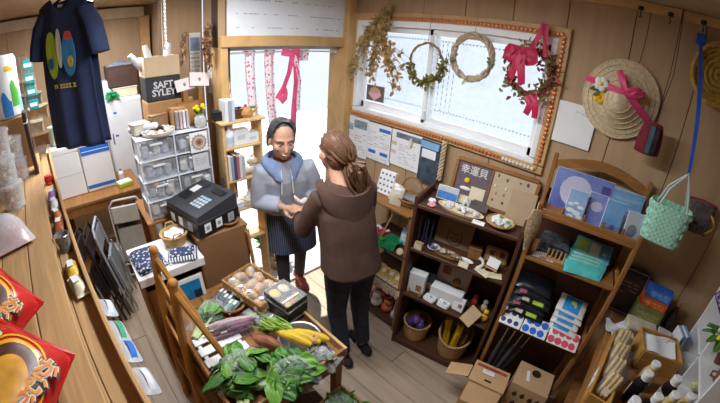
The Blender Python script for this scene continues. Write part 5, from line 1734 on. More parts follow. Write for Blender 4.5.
def big_leaf(parent, base, d, l, w, droop, m, seed, roll=0.0):
    """A broad crinkled leaf with a pale midrib."""
    d = Vector(d).normalized()
    side = d.cross(Vector((0, 0, 1))).normalized()
    if roll:
        side = Matrix.Rotation(roll, 3, d) @ side
    up = side.cross(d).normalized()
    base = Vector(base)

    def fn(u, v):
        f = u
        ww = w * (max(0.02, math.sin(math.pi * (f * .86 + .10)))) ** .8 * (1 if f > .18 else .35 + f * 3.6)
        s = (v - .5) * 2
        z = -droop * f * f * l + .22 * w * s * s + .05 * w * math.sin(11 * f + seed) * s * s + .14 * w * math.sin(6 * s + 9 * f + seed)
        return base + d * (l * f) + side * (ww * s) + up * z
    o = MB().sheet(fn, 12, 8, .0012).build('leaf', m, parent, sharp=180)
    MB().tube([Vector(fn(i / 8, .5)) + up * .002 for i in range(9)], [.003, .0026, .0023, .002, .0018, .0015, .0012, .001, .0006], 5).build('midrib', RIB, o)
    return o


def greens(label, c, rz, n, seed, L=.20, W=.055, spread=.9, name='leafy_greens', lift=.25, ms=(LEAFG, LEAFD, LEAFB), sc=.02):
    rnd = random.Random(seed)
    t_ = thing(name, label, 'greens', c, rz)
    for i in range(n):
        a = (i / (n - 1) - .5) * 2 * spread + rnd.uniform(-.1, .1)
        el = rnd.uniform(.05, .75)
        d = (math.sin(a) * math.cos(el), math.cos(a) * math.cos(el), math.sin(el) * lift * 2)
        big_leaf(t_, (rnd.uniform(-sc, sc), -.06 + rnd.uniform(0, sc * 2.6) - .01, .02 + .055 * rnd.random() + (sc > .03) * .03 * rnd.random()), d, L * rnd.uniform(.75, 1.1), W * rnd.uniform(.8, 1.15), rnd.uniform(.25, .9), ms[i % 3], seed + i, rnd.uniform(-.9, .9))
    for k in range(7):
        x = rnd.uniform(-.03, .03)
        MB().tube([(x * .6, -.15, .015 + .02 * rnd.random()), (x, -.05, .03), (x * 1.5, .03, .045)], [.008, .007, .005], 7).build('stalk', mat('pale_stalk', (190, 210, 150), .5, .08), t_)
    return t_


c0 = (-0.896, 0.297, 0.77)
g1 = greens('bunch of broad green leaves nearest the camera on the table, left half', (c0[0] + .02, c0[1] - .02, zt + .03), R(65), 46, 1, .095, .036, 2.3, lift=.36, sc=.055)
c0 = (-0.765, 0.454, 0.77)
g2 = greens('bunch of broad green leaves nearest the camera on the table, right half', (c0[0] + .0, c0[1] - .02, zt + .03), R(-25), 46, 2, .095, .036, 2.3, lift=.36, sc=.055)
for g_ in (g1, g2):
    MB().sheet(lambda u, v: (.20 * (u - .5), .22 * (v - .35), .03 + .10 * math.sin(math.pi * u) * math.sin(math.pi * (v * .8 + .1)) + .006 * math.sin(13 * u + 9 * v)), 14, 14, .0006).build('film', FILM, g_)
c0 = (-1.325, 0.321, 0.77)
g3 = greens('small bagged bunch of green leaves behind the wooden stand', (c0[0], c0[1], zt + .01), R(40), 10, 3, .11, .03)
MB().sheet(lambda u, v: (.15 * (u - .5), .24 * (v - .45), .015 + .085 * math.sin(math.pi * u) * math.sin(math.pi * (v * .9 + .05))), 12, 12, .0006).build('film', FILM, g3)

# purple roots in film
c0 = (-1.166, 0.387, 0.75)
for k in range(6):
    t = thing('purple_root', ('long purple root nearest the leafy greens', 'second long purple root of the wrapped bundle', 'third long purple root of the wrapped bundle', 'pale tipped purple root on top of the wrapped bundle', 'purple root at the far side of the wrapped bundle', 'short purple root lying across the wrapped bundle')[k], 'root', (c0[0] + .030 * (k % 3) - .04, c0[1] + .012 * k - .02, zt + .03 + .022 * (k // 3)), R(72 + 5 * (k % 3)), group='purple roots in a film bundle')
    L = .22 if k < 5 else .14
    MB().tube([(-L / 2, 0, 0), (-L * .3, 0, .004), (0, .002, .004), (L * .35, 0, .002), (L / 2, 0, 0)], [.006, .015, .017, .013, .003], 9).build('root_body', mat('purple_skin', (112, 58, 88), .45, .2, 20) if k != 3 else mat('pale_purple_skin', (190, 160, 160), .45, .15, 20), t)
    MB().tube([(-L / 2, 0, 0), (-L / 2 - .03, 0, .006)], [.005, .003], 6).build('root_stub', mat('pale_stalk'), t)
t = thing('film_wrap', 'crinkled clear film wrapped round the purple roots', 'film', (c0[0] - .01, c0[1] + .01, zt + .012), R(75))
MB().sheet(lambda u, v: (.27 * (u - .5), .12 * (v - .5), .072 * math.sin(math.pi * v) ** .6 + .006 * math.sin(23 * u) * math.sin(17 * v)), 24, 14, .0006).build('film', FILM, t)
MB().sheet(lambda u, v: (.13 + .06 * u, .05 * (v - .5) * (1 + u), .03 + .012 * math.sin(12 * v) + .03 * u), 8, 10, .0006).build('twisted_end', FILM, t)

# steel bowl with yellow roots and their greens
c0 = (-0.909, 0.617, 0.76)
t = thing('steel_bowl', 'round steel bowl under the yellow vegetables', 'bowl', (c0[0], c0[1], zt), R(0))
MB().lathe([(0, 0), (.055, 0), (.085, .03), (.098, .058), (.104, .060), (.104, .063), (.095, .061), (.082, .033), (.052, .005), (0, .005)], 30).build('bowl_wall', STEEL, t)
MB().tube([(.103 * math.cos(a), .103 * math.sin(a), .061) for a in [i * math.pi / 16 for i in range(32)]], .0025, 6, closed=True).build('rim', STEEL, t)
for k in range(3):
    t = thing('yellow_vegetable', ('yellow long vegetable with leaf tops, nearest the greens', 'middle yellow long vegetable with leaf tops in the steel bowl', 'yellow long vegetable with leaf tops, nearest the shopper')[k], 'vegetable', (c0[0] - .02 + .018 * k, c0[1] - .04 + .035 * k, zt + .072), R(205 + 4 * k), group=None)
    MB().tube([(-.11, 0, 0), (-.08, 0, .004), (0, 0, .006), (.05, 0, .002), (.07, 0, 0)], [.010, .021, .022, .017, .009], 10).build('root_body', mat('yellow_skin', (222, 182, 52), .45, .12, 20), t)
    rnd = random.Random(40 + k)
    tops = MB()
    for i in range(14):
        e = (.12 + .10 * rnd.random(), rnd.uniform(-.045, .045), rnd.uniform(-.01, .05))
        tops.tube([(.06, 0, 0), (.10, e[1] * .4, .012 + e[2] * .5), e], [.003, .004, .0012], 5)
        leaf(tops, (.10, e[1] * .4, .012), (1, e[1] * 8, .3), .07, .010, rnd)
    tops.build('leaf_tops', mat('yellow_green_tops', (142, 176, 60), .5, .2, 20), t, kind='stuff')
t = thing('onion', 'round tan onion at the end of the steel bowl', 'onion', (c0[0] + .062, c0[1] + .035, zt + .075))
MB().lathe([(0, -.02), (.018, -.018), (.027, 0), (.022, .014), (.006, .024), (.003, .032), (0, .033)], 14).build('onion_body', mat('onion_skin', (206, 164, 104), .5, .12, 20), t)
MB().cyl((0, 0, -.024), .006, .005, 8).build('root_end', mat('pale_stalk'), t)
t = thing('sweet_potato', 'brown sweet potato between the greens and the steel bowl', 'sweet potato', (-0.979, 0.48, 0.75), R(30))
MB().tube([(-.08, 0, .025), (-.05, 0, .028), (0, .004, .03), (.05, 0, .028), (.08, 0, .025)], [.005, .024, .029, .022, .004], 10).build('potato_body', mat('russet_skin', (150, 92, 62), .6, .18, 24, .2), t)
MB().tube([(.078, 0, .025), (.10, .004, .03)], [.004, .002], 5).build('root_tip', mat('russet_skin'), t)
# bagged dark leaves at the front right corner
c0 = (-0.783, 0.647, 0.76)
t = thing('bagged_herbs', 'clear bag of grey-green herbs at the front right corner of the table', 'bag', (c0[0], c0[1], zt + .004), R(20))
hb = MB()
rnd = random.Random(50)
for i in range(60):
    leaf(hb, (rnd.uniform(-.06, .06), rnd.uniform(-.035, .035), rnd.uniform(.01, .04)), (rnd.gauss(0, 1), rnd.gauss(0, 1), rnd.gauss(.2, .4)), .05, .012, rnd)
hb.build('herb_leaves', mat('grey_green_leaf', (120, 136, 116), .5, .2, 20), t, kind='stuff')
MB().sheet(lambda u, v: (.18 * (u - .5), .11 * (v - .5), .060 * math.sin(math.pi * v) ** .6 * math.sin(math.pi * (u * .8 + .1)) + .005 * math.sin(19 * u + 7 * v)), 16, 12, .0006).build('film', clear('clear_film_crisp', (240, 243, 248), .12, .1), t)


# wicker tray of bread
def rect_tray(label, c, w, d, h, rz, m=WICK, tilt=(0, 0)):
    t_ = thing('wicker_tray', label, 'tray', c, rot=(tilt[0], tilt[1], rz))
    MB().rbox((0, 0, .004), (w - .01, d - .01, .008), .002).build('tray_floor', m, t_)
    for (cc, ss) in (((0, -d / 2, h / 2), (w, .010, h)), ((0, d / 2, h / 2), (w, .010, h)), ((-w / 2, 0, h / 2), (.010, d - .01, h)), ((w / 2, 0, h / 2), (.010, d - .01, h))):
        MB().rbox(cc, ss, .003).build('tray_side', m, t_)
    MB().tube([(-w / 2, -d / 2, h), (w / 2, -d / 2, h), (w / 2, d / 2, h), (-w / 2, d / 2, h)], .007, 6, closed=True).build('rim', m, t_)
    return t_


bx, by, ba = -1.335, .628, R(12)
t = thing('support_box', 'flat brown carton under the bread tray', 'box', (bx, by, zt), ba)
MB().rbox((0, 0, .024), (.28, .18, .048), .003).build('carton_body', CARD, t)
MB().box((0, 0, .049), (.28, .03, .001)).build('tape', mat('packing_tape', (196, 160, 110), .4, .03), t)
rect_tray('rectangular wicker tray of wrapped bread rolls in front of the cash counter', (bx, by, zt + .052), .31, .205, .05, ba)
BM = Matrix.Translation((bx, by, zt + .052)) @ Matrix.Rotation(ba, 4, 'Z')
bun = MB().sph((-.014, 0, .019), (.030, .027, .020), 12, 8).sph((.016, .002, .020), (.030, .026, .019), 12, 8).mesh('bun_body', mat('bread_crust', (204, 156, 104), .6, .2, 22, .15))
bun2 = MB().tube([(-.045, -.008, .016), (-.03, -.003, .018), (0, .003, .021), (.03, -.002, .018), (.045, -.008, .016)], [.006, .018, .023, .018, .006], 10).mesh('bun_body', mat('pale_bread', (214, 178, 132), .6, .15, 22, .15))
wrap = MB().sheet(lambda u, v: (.098 * (u - .5), .072 * (v - .5), .046 * (math.sin(math.pi * u) * math.sin(math.pi * v)) ** .5 + .005 * math.sin(17 * u) * math.sin(13 * v)), 12, 12, .0005).mesh('film', clear('bread_film', (244, 244, 246), .12, .12, .3))
for i in range(4):
    for j in range(3):
        k = i * 3 + j
        q = BM @ Vector((-.112 + .075 * i + .012 * math.sin(5 * k), -.066 + .066 * j + .010 * math.sin(3 * k + 1), .009 + .006 * (k % 2)))
        t = thing('bread_roll', '%s bread roll in the wicker tray, %s row, %s' % (('pale', 'golden')[(i + j) % 2], ('near', 'middle', 'far')[j], ('left end', 'second from the left', 'second from the right', 'right end')[i]), 'bread', tuple(q), ba + R(67 * k), group='bread rolls in the wicker tray')
        share('bun_body', bun if (i + j) % 2 else bun2, t)
        share('film', wrap, t)
        if k % 3 == 0:
            MB().box((.0, 0, .0475), (.022, .022, .001)).build('sticker', PAPER, t)

# lunch boxes
FOOD = [mat('food_rice', (214, 200, 170), .7, .12, 40, .3), mat('food_brown', (150, 104, 66), .6, .25, 30, .3), mat('food_green', (120, 140, 60), .6, .25, 30, .3), mat('food_yellow', (220, 186, 80), .6, .15, 30, .3), mat('food_orange', (206, 120, 70), .6, .2, 30, .3)]


def lunch_box(label, c, rz):
    t_ = thing('lunch_box', label, 'lunch box', c, rz)
    w, d, h = .175, .135, .026
    MB().rbox((0, 0, .003), (w - .012, d - .012, .006), .002).build('tray_floor', BLACK, t_)
    for (cc, ss) in (((0, -d / 2, h / 2), (w, .006, h)), ((0, d / 2, h / 2), (w, .006, h)), ((-w / 2, 0, h / 2), (.006, d, h)), ((w / 2, 0, h / 2), (.006, d, h)), ((.01, 0, h / 2), (.004, d - .01, h - .004))):
        MB().rbox(cc, ss, .002).build('tray_wall', BLACK, t_)
    rn = random.Random(label)
    for i, (x, y, rx, ry) in enumerate(((-.045, .028, .036, .028), (-.045, -.030, .036, .028), (.035, .036, .02, .02), (.065, .03, .018, .024), (.05, -.008, .03, .018), (.03, -.042, .018, .018), (.066, -.042, .018, .018))):
        MB().sph((x, y, .016), (rx, ry, .015), 10, 7).build('food', FOOD[(i * 2 + rn.randint(0, 1)) % 5], t_)
    MB().rbox((0, 0, .031), (w + .004, d + .004, .008), .003).build('lid', clear('lid_plastic', (240, 243, 248), .05, .08), t_)
    MB().box((.05, -.01, .0355), (.012, d * .8, .0008)).build('label_band', PAPER, t_)
    return t_


L0 = (-1.102, 0.703, 0.86)
sl = ('top lunch box of the stack beside the shopper', 'second lunch box from the top of the stack', 'third lunch box from the top of the stack', 'bottom lunch box of the stack on the table')
for k in range(4):
    lunch_box(sl[k], (-1.125 + .006 * (k % 2), .690 - .004 * (k % 2), zt + .012 + .036 * (3 - k)), R(8 + 2 * (k % 2)))
t = thing('serving_board', 'small wooden board under the lunch box stack', 'board', (-1.125, .69, zt), R(9))
MB().rbox((0, 0, .005), (.20, .16, .010), .003).build('board_body', WOODM, t)
MB().rbox((.115, 0, .005), (.04, .03, .010), .003).build('grip', WOODM, t)
L1 = (-1.172, 0.575, 0.76)
lunch_box('single lunch box lying between the stack and the purple roots', (L1[0], L1[1], zt + .004), R(14))
# oval basket of silver packs
c0 = (-1.381, 0.476, 0.75)
b = basket('oval shallow basket of silver fish packs left of the bread tray', (c0[0], c0[1] - .01, zt), .070, .085, .035, R(20), WICKD, sx=1.35)
SIL = mat('silver_pack', (150, 160, 168), .3, c2=(54, 64, 74), scale=24)
for k in range(6):
    t = thing('fish_pack', 'silver fish pack lying %s in the oval basket' % ('at the far left', 'at the left', 'left of centre', 'right of centre', 'at the right', 'at the near right')[k], 'pack', (c0[0] - .07 + .028 * k, c0[1] - .015 + .012 * (k % 2), zt + .024 + .004 * (k % 2)), R(115), group='silver fish packs in the oval basket')
    MB().sheet(lambda u, v, k=k: (.11 * (u - .5), .034 * (v - .5), .016 * math.sin(math.pi * v) * (1 - (2 * abs(u - .5)) ** 4) + .004), 10, 6, .008).build('pack_body', SIL if k != 4 else mat('mint_pack', (150, 190, 176), .4, .15, 30), t)
    MB().box((.02, 0, .0205), (.03, .016, .0008)).build('label_print', PAPER, t)

# lower crate of herbs beside the table front
c0 = (-.70 + .135, .60, 0)
t = thing('herb_crate', 'low wooden crate of green herbs standing in front of the produce table', 'crate', (-.615, .60, 0), R(4))
for (cc, ss) in (((0, -.13, .24), (.20, .012, .48)), ((0, .13, .24), (.20, .012, .48)), ((-.10, 0, .24), (.012, .25, .48)), ((.10, 0, .24), (.012, .25, .48))):
    MB().rbox(cc, ss, .003).build('crate_side', WOODM, t)
MB().rbox((0, 0, .42), (.19, .25, .012), .003).build('crate_floor', WOODM, t)
g = greens('bundle of long thin green herbs filling the low crate', (-.615, .60, .44), R(20), 14, 9, .13, .020, 1.5, 'herb_bundle', .3)
fz = MB()
rnd = random.Random(77)
for i in range(150):
    leaf(fz, (rnd.uniform(-.08, .08), rnd.uniform(-.11, .11), rnd.uniform(.01, .07)), (rnd.gauss(0, 1), rnd.gauss(0, 1), rnd.gauss(.6, .5)), .06, .010, rnd)
fz.build('small_leaves', mat('herb_green', (92, 146, 56), .5, .25, 20), g, rz=R(-16), kind='stuff')
MB().sheet(lambda u, v: (.18 * (u - .5), .24 * (v - .5), .03 + .07 * (math.sin(math.pi * u) * math.sin(math.pi * v)) ** .5 + .005 * math.sin(15 * u + 11 * v)), 14, 14, .0006).build('film', FILM, g, rz=R(-16))

# ================================================================ cash counter
CB = mat('brown_board', (150, 110, 74), .75, .08, 4, .05)
# counter under the indigo cloth
t = thing('counter_cabinet', 'wooden counter cabinet with a white papered top beside the produce table', 'cabinet', (-1.745, .262, 0))
for y in (-.175, .175):
    MB().rbox((0, y, .455), (.32, .016, .91), .003).build('side_panel', WOODMV, t)
MB().rbox((-.15, 0, .455), (.016, .33, .91), .003).build('back_panel', WOODMV, t)
MB().rbox((.15, 0, .42), (.014, .33, .83), .003).build('front_panel', WOODMV, t)
MB().rbox((0, 0, .92), (.33, .37, .024), .004).build('top_board', WOODM, t)
t = thing('paper_sheet', 'white paper sheet covering the top of the counter cabinet', 'paper', (-1.745, .262, .933))
MB().rbox((0, 0, .001), (.34, .38, .002), .0008).build('sheet', PAPER, t)
MB().sheet(lambda u, v: (.170 + .002, .375 * (u - .5), -.045 * v + .001), 8, 3, .0015).build('overhang', PAPER, t)
ZC1 = .936
# framed sea picture on the front
p = card('sea_picture', 'small picture of deep blue sea propped against the counter front', 'picture', (-1.545, .325, .76), .17, .20, PAPER, rot=(R(-6), 0, R(90)), th=.006)
strip(p, 'picture', mat('deep_sea', (16, 92, 170), .4, c2=(26, 150, 200), scale=9), (.0, .01), .13, .13, .0042)
strip(p, 'reef', mat('reef_dark', (24, 44, 76), .4, .3, 40), (.04, -.02), .045, .06, .0052)
# indigo cloth
t = thing('indigo_cloth', 'folded indigo cloth with white swirls on the counter cabinet', 'cloth', (-1.735, .165, ZC1), R(4))
IND = mat('indigo_swirl', (52, 62, 96), .85, c2=(206, 212, 222), kind='cells', scale=48)
MB().sheet(lambda u, v: (.25 * (u - .5), .17 * (v - .5), .022 + .004 * math.sin(5 * u) - .012 * ((2 * abs(u - .5)) ** 8 + (2 * abs(v - .5)) ** 8)), 12, 12, .018).build('fold', IND, t)
MB().sheet(lambda u, v: (.23 * (u - .5) + .005, .15 * (v - .5), .034 + .003 * math.sin(6 * v) - .010 * ((2 * abs(u - .5)) ** 8 + (2 * abs(v - .5)) ** 8)), 10, 10, .010).build('fold', IND, t)
t = thing('striped_cloth', 'navy and white striped cloth roll beside the indigo cloth', 'cloth', (-1.65, .355, ZC1), R(70))
MB().rbox((0, 0, .016), (.17, .13, .032), .014).build('roll', mat('navy_stripe', (226, 228, 230), .85, c2=(60, 70, 98), kind='stripe', scale=20), t)
MB().rbox((0, 0, .034), (.14, .09, .008), .003).build('top_fold', IND, t)
t = thing('cord_coil', 'white string hanging from the striped cloth', 'string', (-1.62, .255, ZC1 + .006), 0)
MB().tube([(.03 * math.cos(a), .02 * math.sin(a), .002 * a) for a in [i * .6 for i in range(22)]], .0022, 5).build('coil', WHITE, t)
MB().tube([(.03, 0, .002), (.055, -.012, .0), (.075, -.02, -.02)], .0022, 5).build('loose_end', WHITE, t)
# money basket
c0 = (-1.892, 0.332, 0.94)
b = basket('pale round basket lined with white paper beside the cash register', (-1.815, .365, ZC1), .062, .080, .07, 0, mat('pale_split_wood', (206, 166, 108), .7, .15, 50, .3), handles=True)
t = thing('paper_liner', 'white paper liner lying in the pale round basket', 'paper', (-1.815, .365, ZC1 + .022))
MB().sheet(lambda u, v: ((lambda a, r_: ((.060 * r_) * math.cos(a), (.060 * r_) * math.sin(a), .012 + .035 * r_ * r_ + .006 * math.sin(5 * a) * r_))(2 * math.pi * u, v)), 24, 6, .0015).build('sheet', PAPER, t)

# brown counter with the register
t = thing('cash_counter', 'plain brown board counter carrying the cash register', 'counter', (-1.83, .618, 0))
MB().rbox((.165, 0, .495), (.014, .315, .99), .003).build('front_panel', CB, t)
for y in (-.150, .150):
    MB().rbox((0, y, .495), (.33, .014, .99), .003).build('side_panel', CB, t)
MB().rbox((0, 0, .99), (.345, .33, .016), .003).build('top_board', CB, t)
t = thing('back_counter', 'low back counter behind the cash register carrying clear drawers', 'counter', (-2.225, .54, 0))
MB().rbox((0, 0, .99), (.41, .57, .018), .003).build('top_board', WOODM, t)
for x in (-.18, .18):
    for y in (-.26, .26):
        MB().rbox((x, y, .49), (.04, .04, .98), .004).build('leg', WOODMV, t)
MB().rbox((0, 0, .45), (.38, .54, .016), .003).build('lower_shelf', WOODM, t)
ZC2 = 1.0
REG = mat('register_grey', (58, 60, 66), .45, .08, 20)
t = thing('cash_register', 'dark grey cash register with pale keys on the brown counter', 'cash register', (-1.855, .575, ZC2), R(14))
MB().rbox((0, 0, .05), (.36, .30, .10), .008).build('drawer_case', BLACK, t)
MB().prism([(-.145, 0), (.145, 0), (.145, .085), (-.145, .035)], .34, Matrix(((0, 0, 1, -.17), (1, 0, 0, 0), (0, 1, 0, .10), (0, 0, 0, 1)))).build('slanted_top', REG, t)
ta = math.atan2(.05, .29)
TM = Matrix.Translation((0, 0, .16)) @ Matrix.Rotation(ta, 4, 'X')


def on_top(name, x, y, w, d, h, m, parent=None):
    return MB().rbox((x, y, h / 2 + .0005), (w, d, h), .0015, m=TM).build(name, m, parent or t)


for i in range(4):
    for j in range(4):
        on_top('key', .02 + .026 * i, -.075 + .026 * j, .021, .021, .007, mat('key_pale', (176, 186, 196), .4, .05) if j < 3 else mat('key_blue', (150, 176, 196), .4, .05))
on_top('display', .075, .09, .11, .045, .006, mat('display_dark', (30, 36, 40), .2, .05))
on_top('paper_slot', -.10, -.03, .09, .075, .006, BLACK)
on_top('receipt', -.105, .035, .055, .085, .004, PAPER)
on_top('printer_lid', -.10, .105, .10, .05, .008, REG)
for k, x in enumerate((-.10, -.01, .09)):
    MB().rbox((x, -.1515, .055), (.045, .002, .055), .0006).build('sticker', PAPER if k < 2 else mat('grey_sticker', (170, 174, 180), .6), t)
    MB().rbox((.1815, x * .9, .055), (.002, .045, .055), .0006).build('sticker', PAPER if k < 2 else mat('grey_sticker'), t)
    MB().rbox((.1830, x * .9, .055), (.001, .022, .022), .0003).build('printed_mark', INKG, t)
MB().tube([(.05, .14, .19), (.05, .15, .24)], .008, 8).build('display_pole', REG, t)
# round rattan dish
c0 = (-1.717, 0.699, 1)
basket('small brown rattan dish on the corner of the brown counter', (c0[0] - .005, c0[1] - .01, ZC2), .040, .055, .022, 0, WICKD, name='rattan_dish')
t = thing('mint_candies', 'green wrapped sweet lying in the small rattan dish', 'sweet', (c0[0] - .005, c0[1] - .01, ZC2 + .016))
MB().sph((0, 0, .006), (.018, .014, .008), 10, 6).build('sweet_body', mat('mint_sweet', (150, 176, 150), .5, .15, 40), t)
for e in (-1, 1):
    MB().lathe([(.002, 0), (.010, .014), (.009, .014), (0, .002)], 8, m=Matrix.Translation((.016 * e, 0, .006)) @ Matrix.Rotation(R(90 * e), 4, 'Y')).build('wrapper_twist', FILM, t)
# plastic carrier bag hanging beside the register
c0 = (-2.216, 0.332, 0.9)
t = thing('carrier_bag', 'limp white plastic bag hanging left of the cash register', 'bag', (c0[0] + .0, c0[1] - .03, .80))
MB().sheet(lambda u, v: (.09 * (u - .5) * (.6 + .5 * math.sin(math.pi * v)), .015 * math.sin(9 * u) + .02 * math.sin(math.pi * u), .24 - .24 * v), 12, 12, .012).build('bag_body', clear('cloudy_bag', (232, 236, 240), .55, .3), t)
MB().tube([(-.02, 0, .23), (-.012, .0, .29), (.012, .0, .29), (.02, 0, .23)], .004, 6).build('handles', WHITE, t)
# pale lath leaning by the counter
t = thing('wooden_lath', 'pale wooden lath leaning against the right side of the brown counter', 'lath', (-1.60, .815, .0), 0, rot=(R(3), R(-2), 0))
MB().rbox((0, 0, .49), (.028, .016, .98), .003).build('lath_body', WOODL, t)
MB().rbox((0, -.010, .95), (.034, .006, .03), .002).build('end_cap', WOODL, t)

# clear drawer tower
DR = clear('drawer_plastic', (236, 242, 248), .16, .12, .3)
x0, yc = -2.125, .515
t = thing('drawer_tower', 'clear plastic drawer tower full of small goods behind the register', 'drawers', (x0, yc, ZC2))
rnd = random.Random(91)
FR = mat('frosted_frame', (214, 220, 228), .4, .04)
for k in range(4):
    z = .004 + .13 * k
    MB().rbox((0, 0, z + .120), (.185, .46, .006), .002).build('deck', FR, t)
    for y in (-.225, 0, .225):
        for x in (-.085, .085):
            MB().rbox((x, y, z + .058), (.012, .010, .118), .002).build('corner_post', FR, t)
    for j in range(2):
        y = -.115 + .23 * j
        d = MB().rbox((.006, y, z + .055), (.17, .21, .10), .006).build('drawer', DR, t)
        MB().rbox((.094, y, z + .085), (.010, .08, .014), .003).build('handle', FR, d)
        for q in range(3):
            c_ = ((214, 210, 206), (176, 180, 196), (220, 214, 180), (200, 160, 150), (170, 176, 180), (226, 228, 232))[rnd.randint(0, 5)]
            MB().rbox((.02 + rnd.uniform(-.03, .03), y - .06 + .06 * q, z + .035 + rnd.uniform(0, .02)), (.10, .045, .05 + .02 * rnd.random()), .008, rz=rnd.uniform(-.4, .4)).build('content', mat('content_%d_%d' % (c_[0], c_[2]), c_, .6, .15, 30), d)
p = card('flower_tile', 'white tile with a sunflower mandala taped to the drawer tower', 'tile', (-2.022, .665, 1.44), .115, .125, PAPER, rot=(0, 0, R(90)), th=.004)
for r_, c_ in ((.045, (168, 150, 140)), (.034, (206, 196, 186)), (.024, (176, 130, 110)), (.012, (120, 84, 70))):
    o = MB()
    pts = [(r_ * (1 + .18 * (i % 2)) * math.cos(i * math.pi / 14), r_ * (1 + .18 * (i % 2)) * math.sin(i * math.pi / 14)) for i in range(28)]
    o.prism(pts, .0012, Matrix.Translation((0, -.0022 - .0012 * (.05 - r_) * 40, 0)) @ Matrix.Rotation(R(90), 4, 'X')).build('petal_ring', mat('mandala_%d' % c_[0], c_, .8), p)
p = card('flower_tile', 'plain grey paper tile below the sunflower tile on the drawer tower', 'tile', (-2.022, .665, 1.31), .105, .11, mat('grey_paper', (206, 210, 216), .8, .05), rot=(0, 0, R(90)), th=.003)
scribble(5, .08, .07, 101).build('text_lines', INKG, p, (0, -.002, 0), kind='stuff')
ZT = ZC2 + .523
# carton column behind the tower and the boxes on top
t = thing('carton_column', 'plain tan carton standing behind the clear drawer tower', 'box', (-2.33, .57, ZC2))
MB().rbox((0, 0, .345), (.20, .30, .69), .004).build('carton_body', CARD, t)
MB().box((0, 0, .6905), (.20, .04, .001)).build('tape', mat('packing_tape'), t)
a0, a1 = (-2.24, 0.421, 1.772), (-2.24, 0.646, 1.74)
ym, yw_ = (a0[1] + a1[1]) / 2, a1[1] - a0[1]
t = thing('lettered_crate', 'black crate with white brush lettering on the storage pile', 'crate', (-2.33, ym, ZC2 + .693))
MB().rbox((0, 0, .075), (.185, yw_, .15), .004).build('crate_body', mat('charcoal_board', (52, 52, 58), .6, .1), t)
lettering('SAFT\nSYLEY', .058, mat('brush_white', (206, 208, 212), .7, .04), t, (.0936, .0, .072), EAST, space=.82, bold=.0016)
t = thing('open_carton', 'tan open carton with plastic rolls on top of the black crate', 'box', (-2.33, ym, ZC2 + .845))
for (cc, ss) in (((.09, 0, .06), (.004, yw_, .12)), ((-.09, 0, .06), (.004, yw_, .12)), ((0, -yw_ / 2 + .002, .06), (.176, .004, .12)), ((0, yw_ / 2 - .002, .06), (.176, .004, .12))):
    MB().box(cc, ss).build('side', mat('pale_carton', (206, 180, 146), .85, .05), t)
MB().box((0, 0, .002), (.176, yw_ - .008, .004)).build('bottom', mat('pale_carton'), t)
for k, (dy, lean, l) in enumerate(((-.075, 38, .17), (-.03, 16, .19), (.035, -12, .19))):
    t = thing('plastic_roll', ('white plastic roll lying over the carton edge', 'white plastic roll standing in the middle of the carton', 'white plastic roll standing nearest the calendar')[k], 'roll', (-2.33, ym + dy, ZC2 + .856), rot=(R(lean), 0, 0))
    MB().tube([(0, 0, 0), (0, 0, l * .7), (0, 0, l)], [.022, .024, .017], 12).build('roll_body', clear('milky_film', (226, 230, 234), .75, .3), t)
    MB().tube([(0, 0, .004), (0, 0, l - .01)], .010, 10).build('core', CREAM, t)
# hanging bead chain
a0, a1 = (-1.9, 0.473, 2.266), (-1.9, 0.481, 2.023)
t = thing('pull_chain', 'white bead chain hanging from the ceiling in front of the storage pile', 'chain', (a1[0], a1[1], a1[2]))
bd = MB().sph((0, 0, 0), (.007, .007, .011), 7, 5).mesh('link', WHITE)
n = int((2.445 - a1[2]) / .021)
for i in range(n):
    share('link', bd, t, (.003 * math.sin(i * 2.2), 0, .02 + i * (2.445 - a1[2] - .02) / n))
MB().sph((0, 0, 0), (.011, .011, .016), 9, 7).build('pull_knob', WHITE, t)

# things on top of the drawer tower
zt_ = ZT + .0
t = thing('round_tray', 'white round tray of odds and ends on the drawer tower', 'tray', (-2.11, .44, zt_))
MB().lathe([(0, 0), (.098, 0), (.104, .018), (.100, .018), (.094, .004), (0, .004)], 28).build('tray_dish', mat('ivory_tray', (222, 214, 200), .5, .05), t)
MB().tube([(.102 * math.cos(a), .102 * math.sin(a), .018) for a in [i * math.pi / 14 for i in range(28)]], .003, 5, closed=True).build('rim', mat('ivory_tray'), t)
rnd = random.Random(44)
odd = ((226, 222, 214), (206, 196, 176), (190, 186, 186), (230, 228, 226))
for k in range(8):
    a = k * .785
    m_ = mat('oddment_%d' % (k % 4), odd[k % 4], .6, .12, 30)
    t = thing('wrapped_sweet', 'pale wrapped oddment %s on the white round tray' % ('at the right', 'at the far right', 'at the far side', 'at the far left', 'at the left', 'at the near left', 'at the near side', 'at the near right')[k], 'oddment', (-2.11 + .066 * math.cos(a), .44 + .066 * math.sin(a), zt_ + .005), a)
    MB().sph((0, 0, .014), (.024, .016, .014), 8, 6).build('wrapper', m_, t)
    MB().sheet(lambda u, v: (.02 + .018 * u, .026 * (v - .5) * (.4 + u), .016 + .004 * math.sin(9 * v)), 3, 6, .001).build('twist', m_, t)
t = thing('pine_cone', 'dark brown pine cone in the middle of the white tray', 'pine cone', (-2.10, .45, zt_ + .012))
MB().lathe([(0, 0), (.018, .006), (.024, .018), (.016, .030), (0, .036)], 12).build('cone_core', mat('cone_brown', (76, 52, 44), .8, .25, 60, .5), t)
for i in range(14):
    a = i * 2.4
    MB().sph((.019 * math.cos(a), .019 * math.sin(a), .008 + .0016 * i), (.008, .008, .004), 6, 4).build('scale', mat('cone_brown'), t)
t = thing('paper_tube', 'white rolled paper lying across the drawer tower', 'roll', (-2.16, .36, zt_ + .024), R(48))
MB().tube([(-.10, 0, 0), (.10, 0, .03)], .018, 12).build('roll_body', PAPER, t)
MB().tube([(-.101, 0, 0), (-.099, 0, 0)], .012, 10).build('roll_end', mat('blue_band', (150, 180, 214), .6), t)
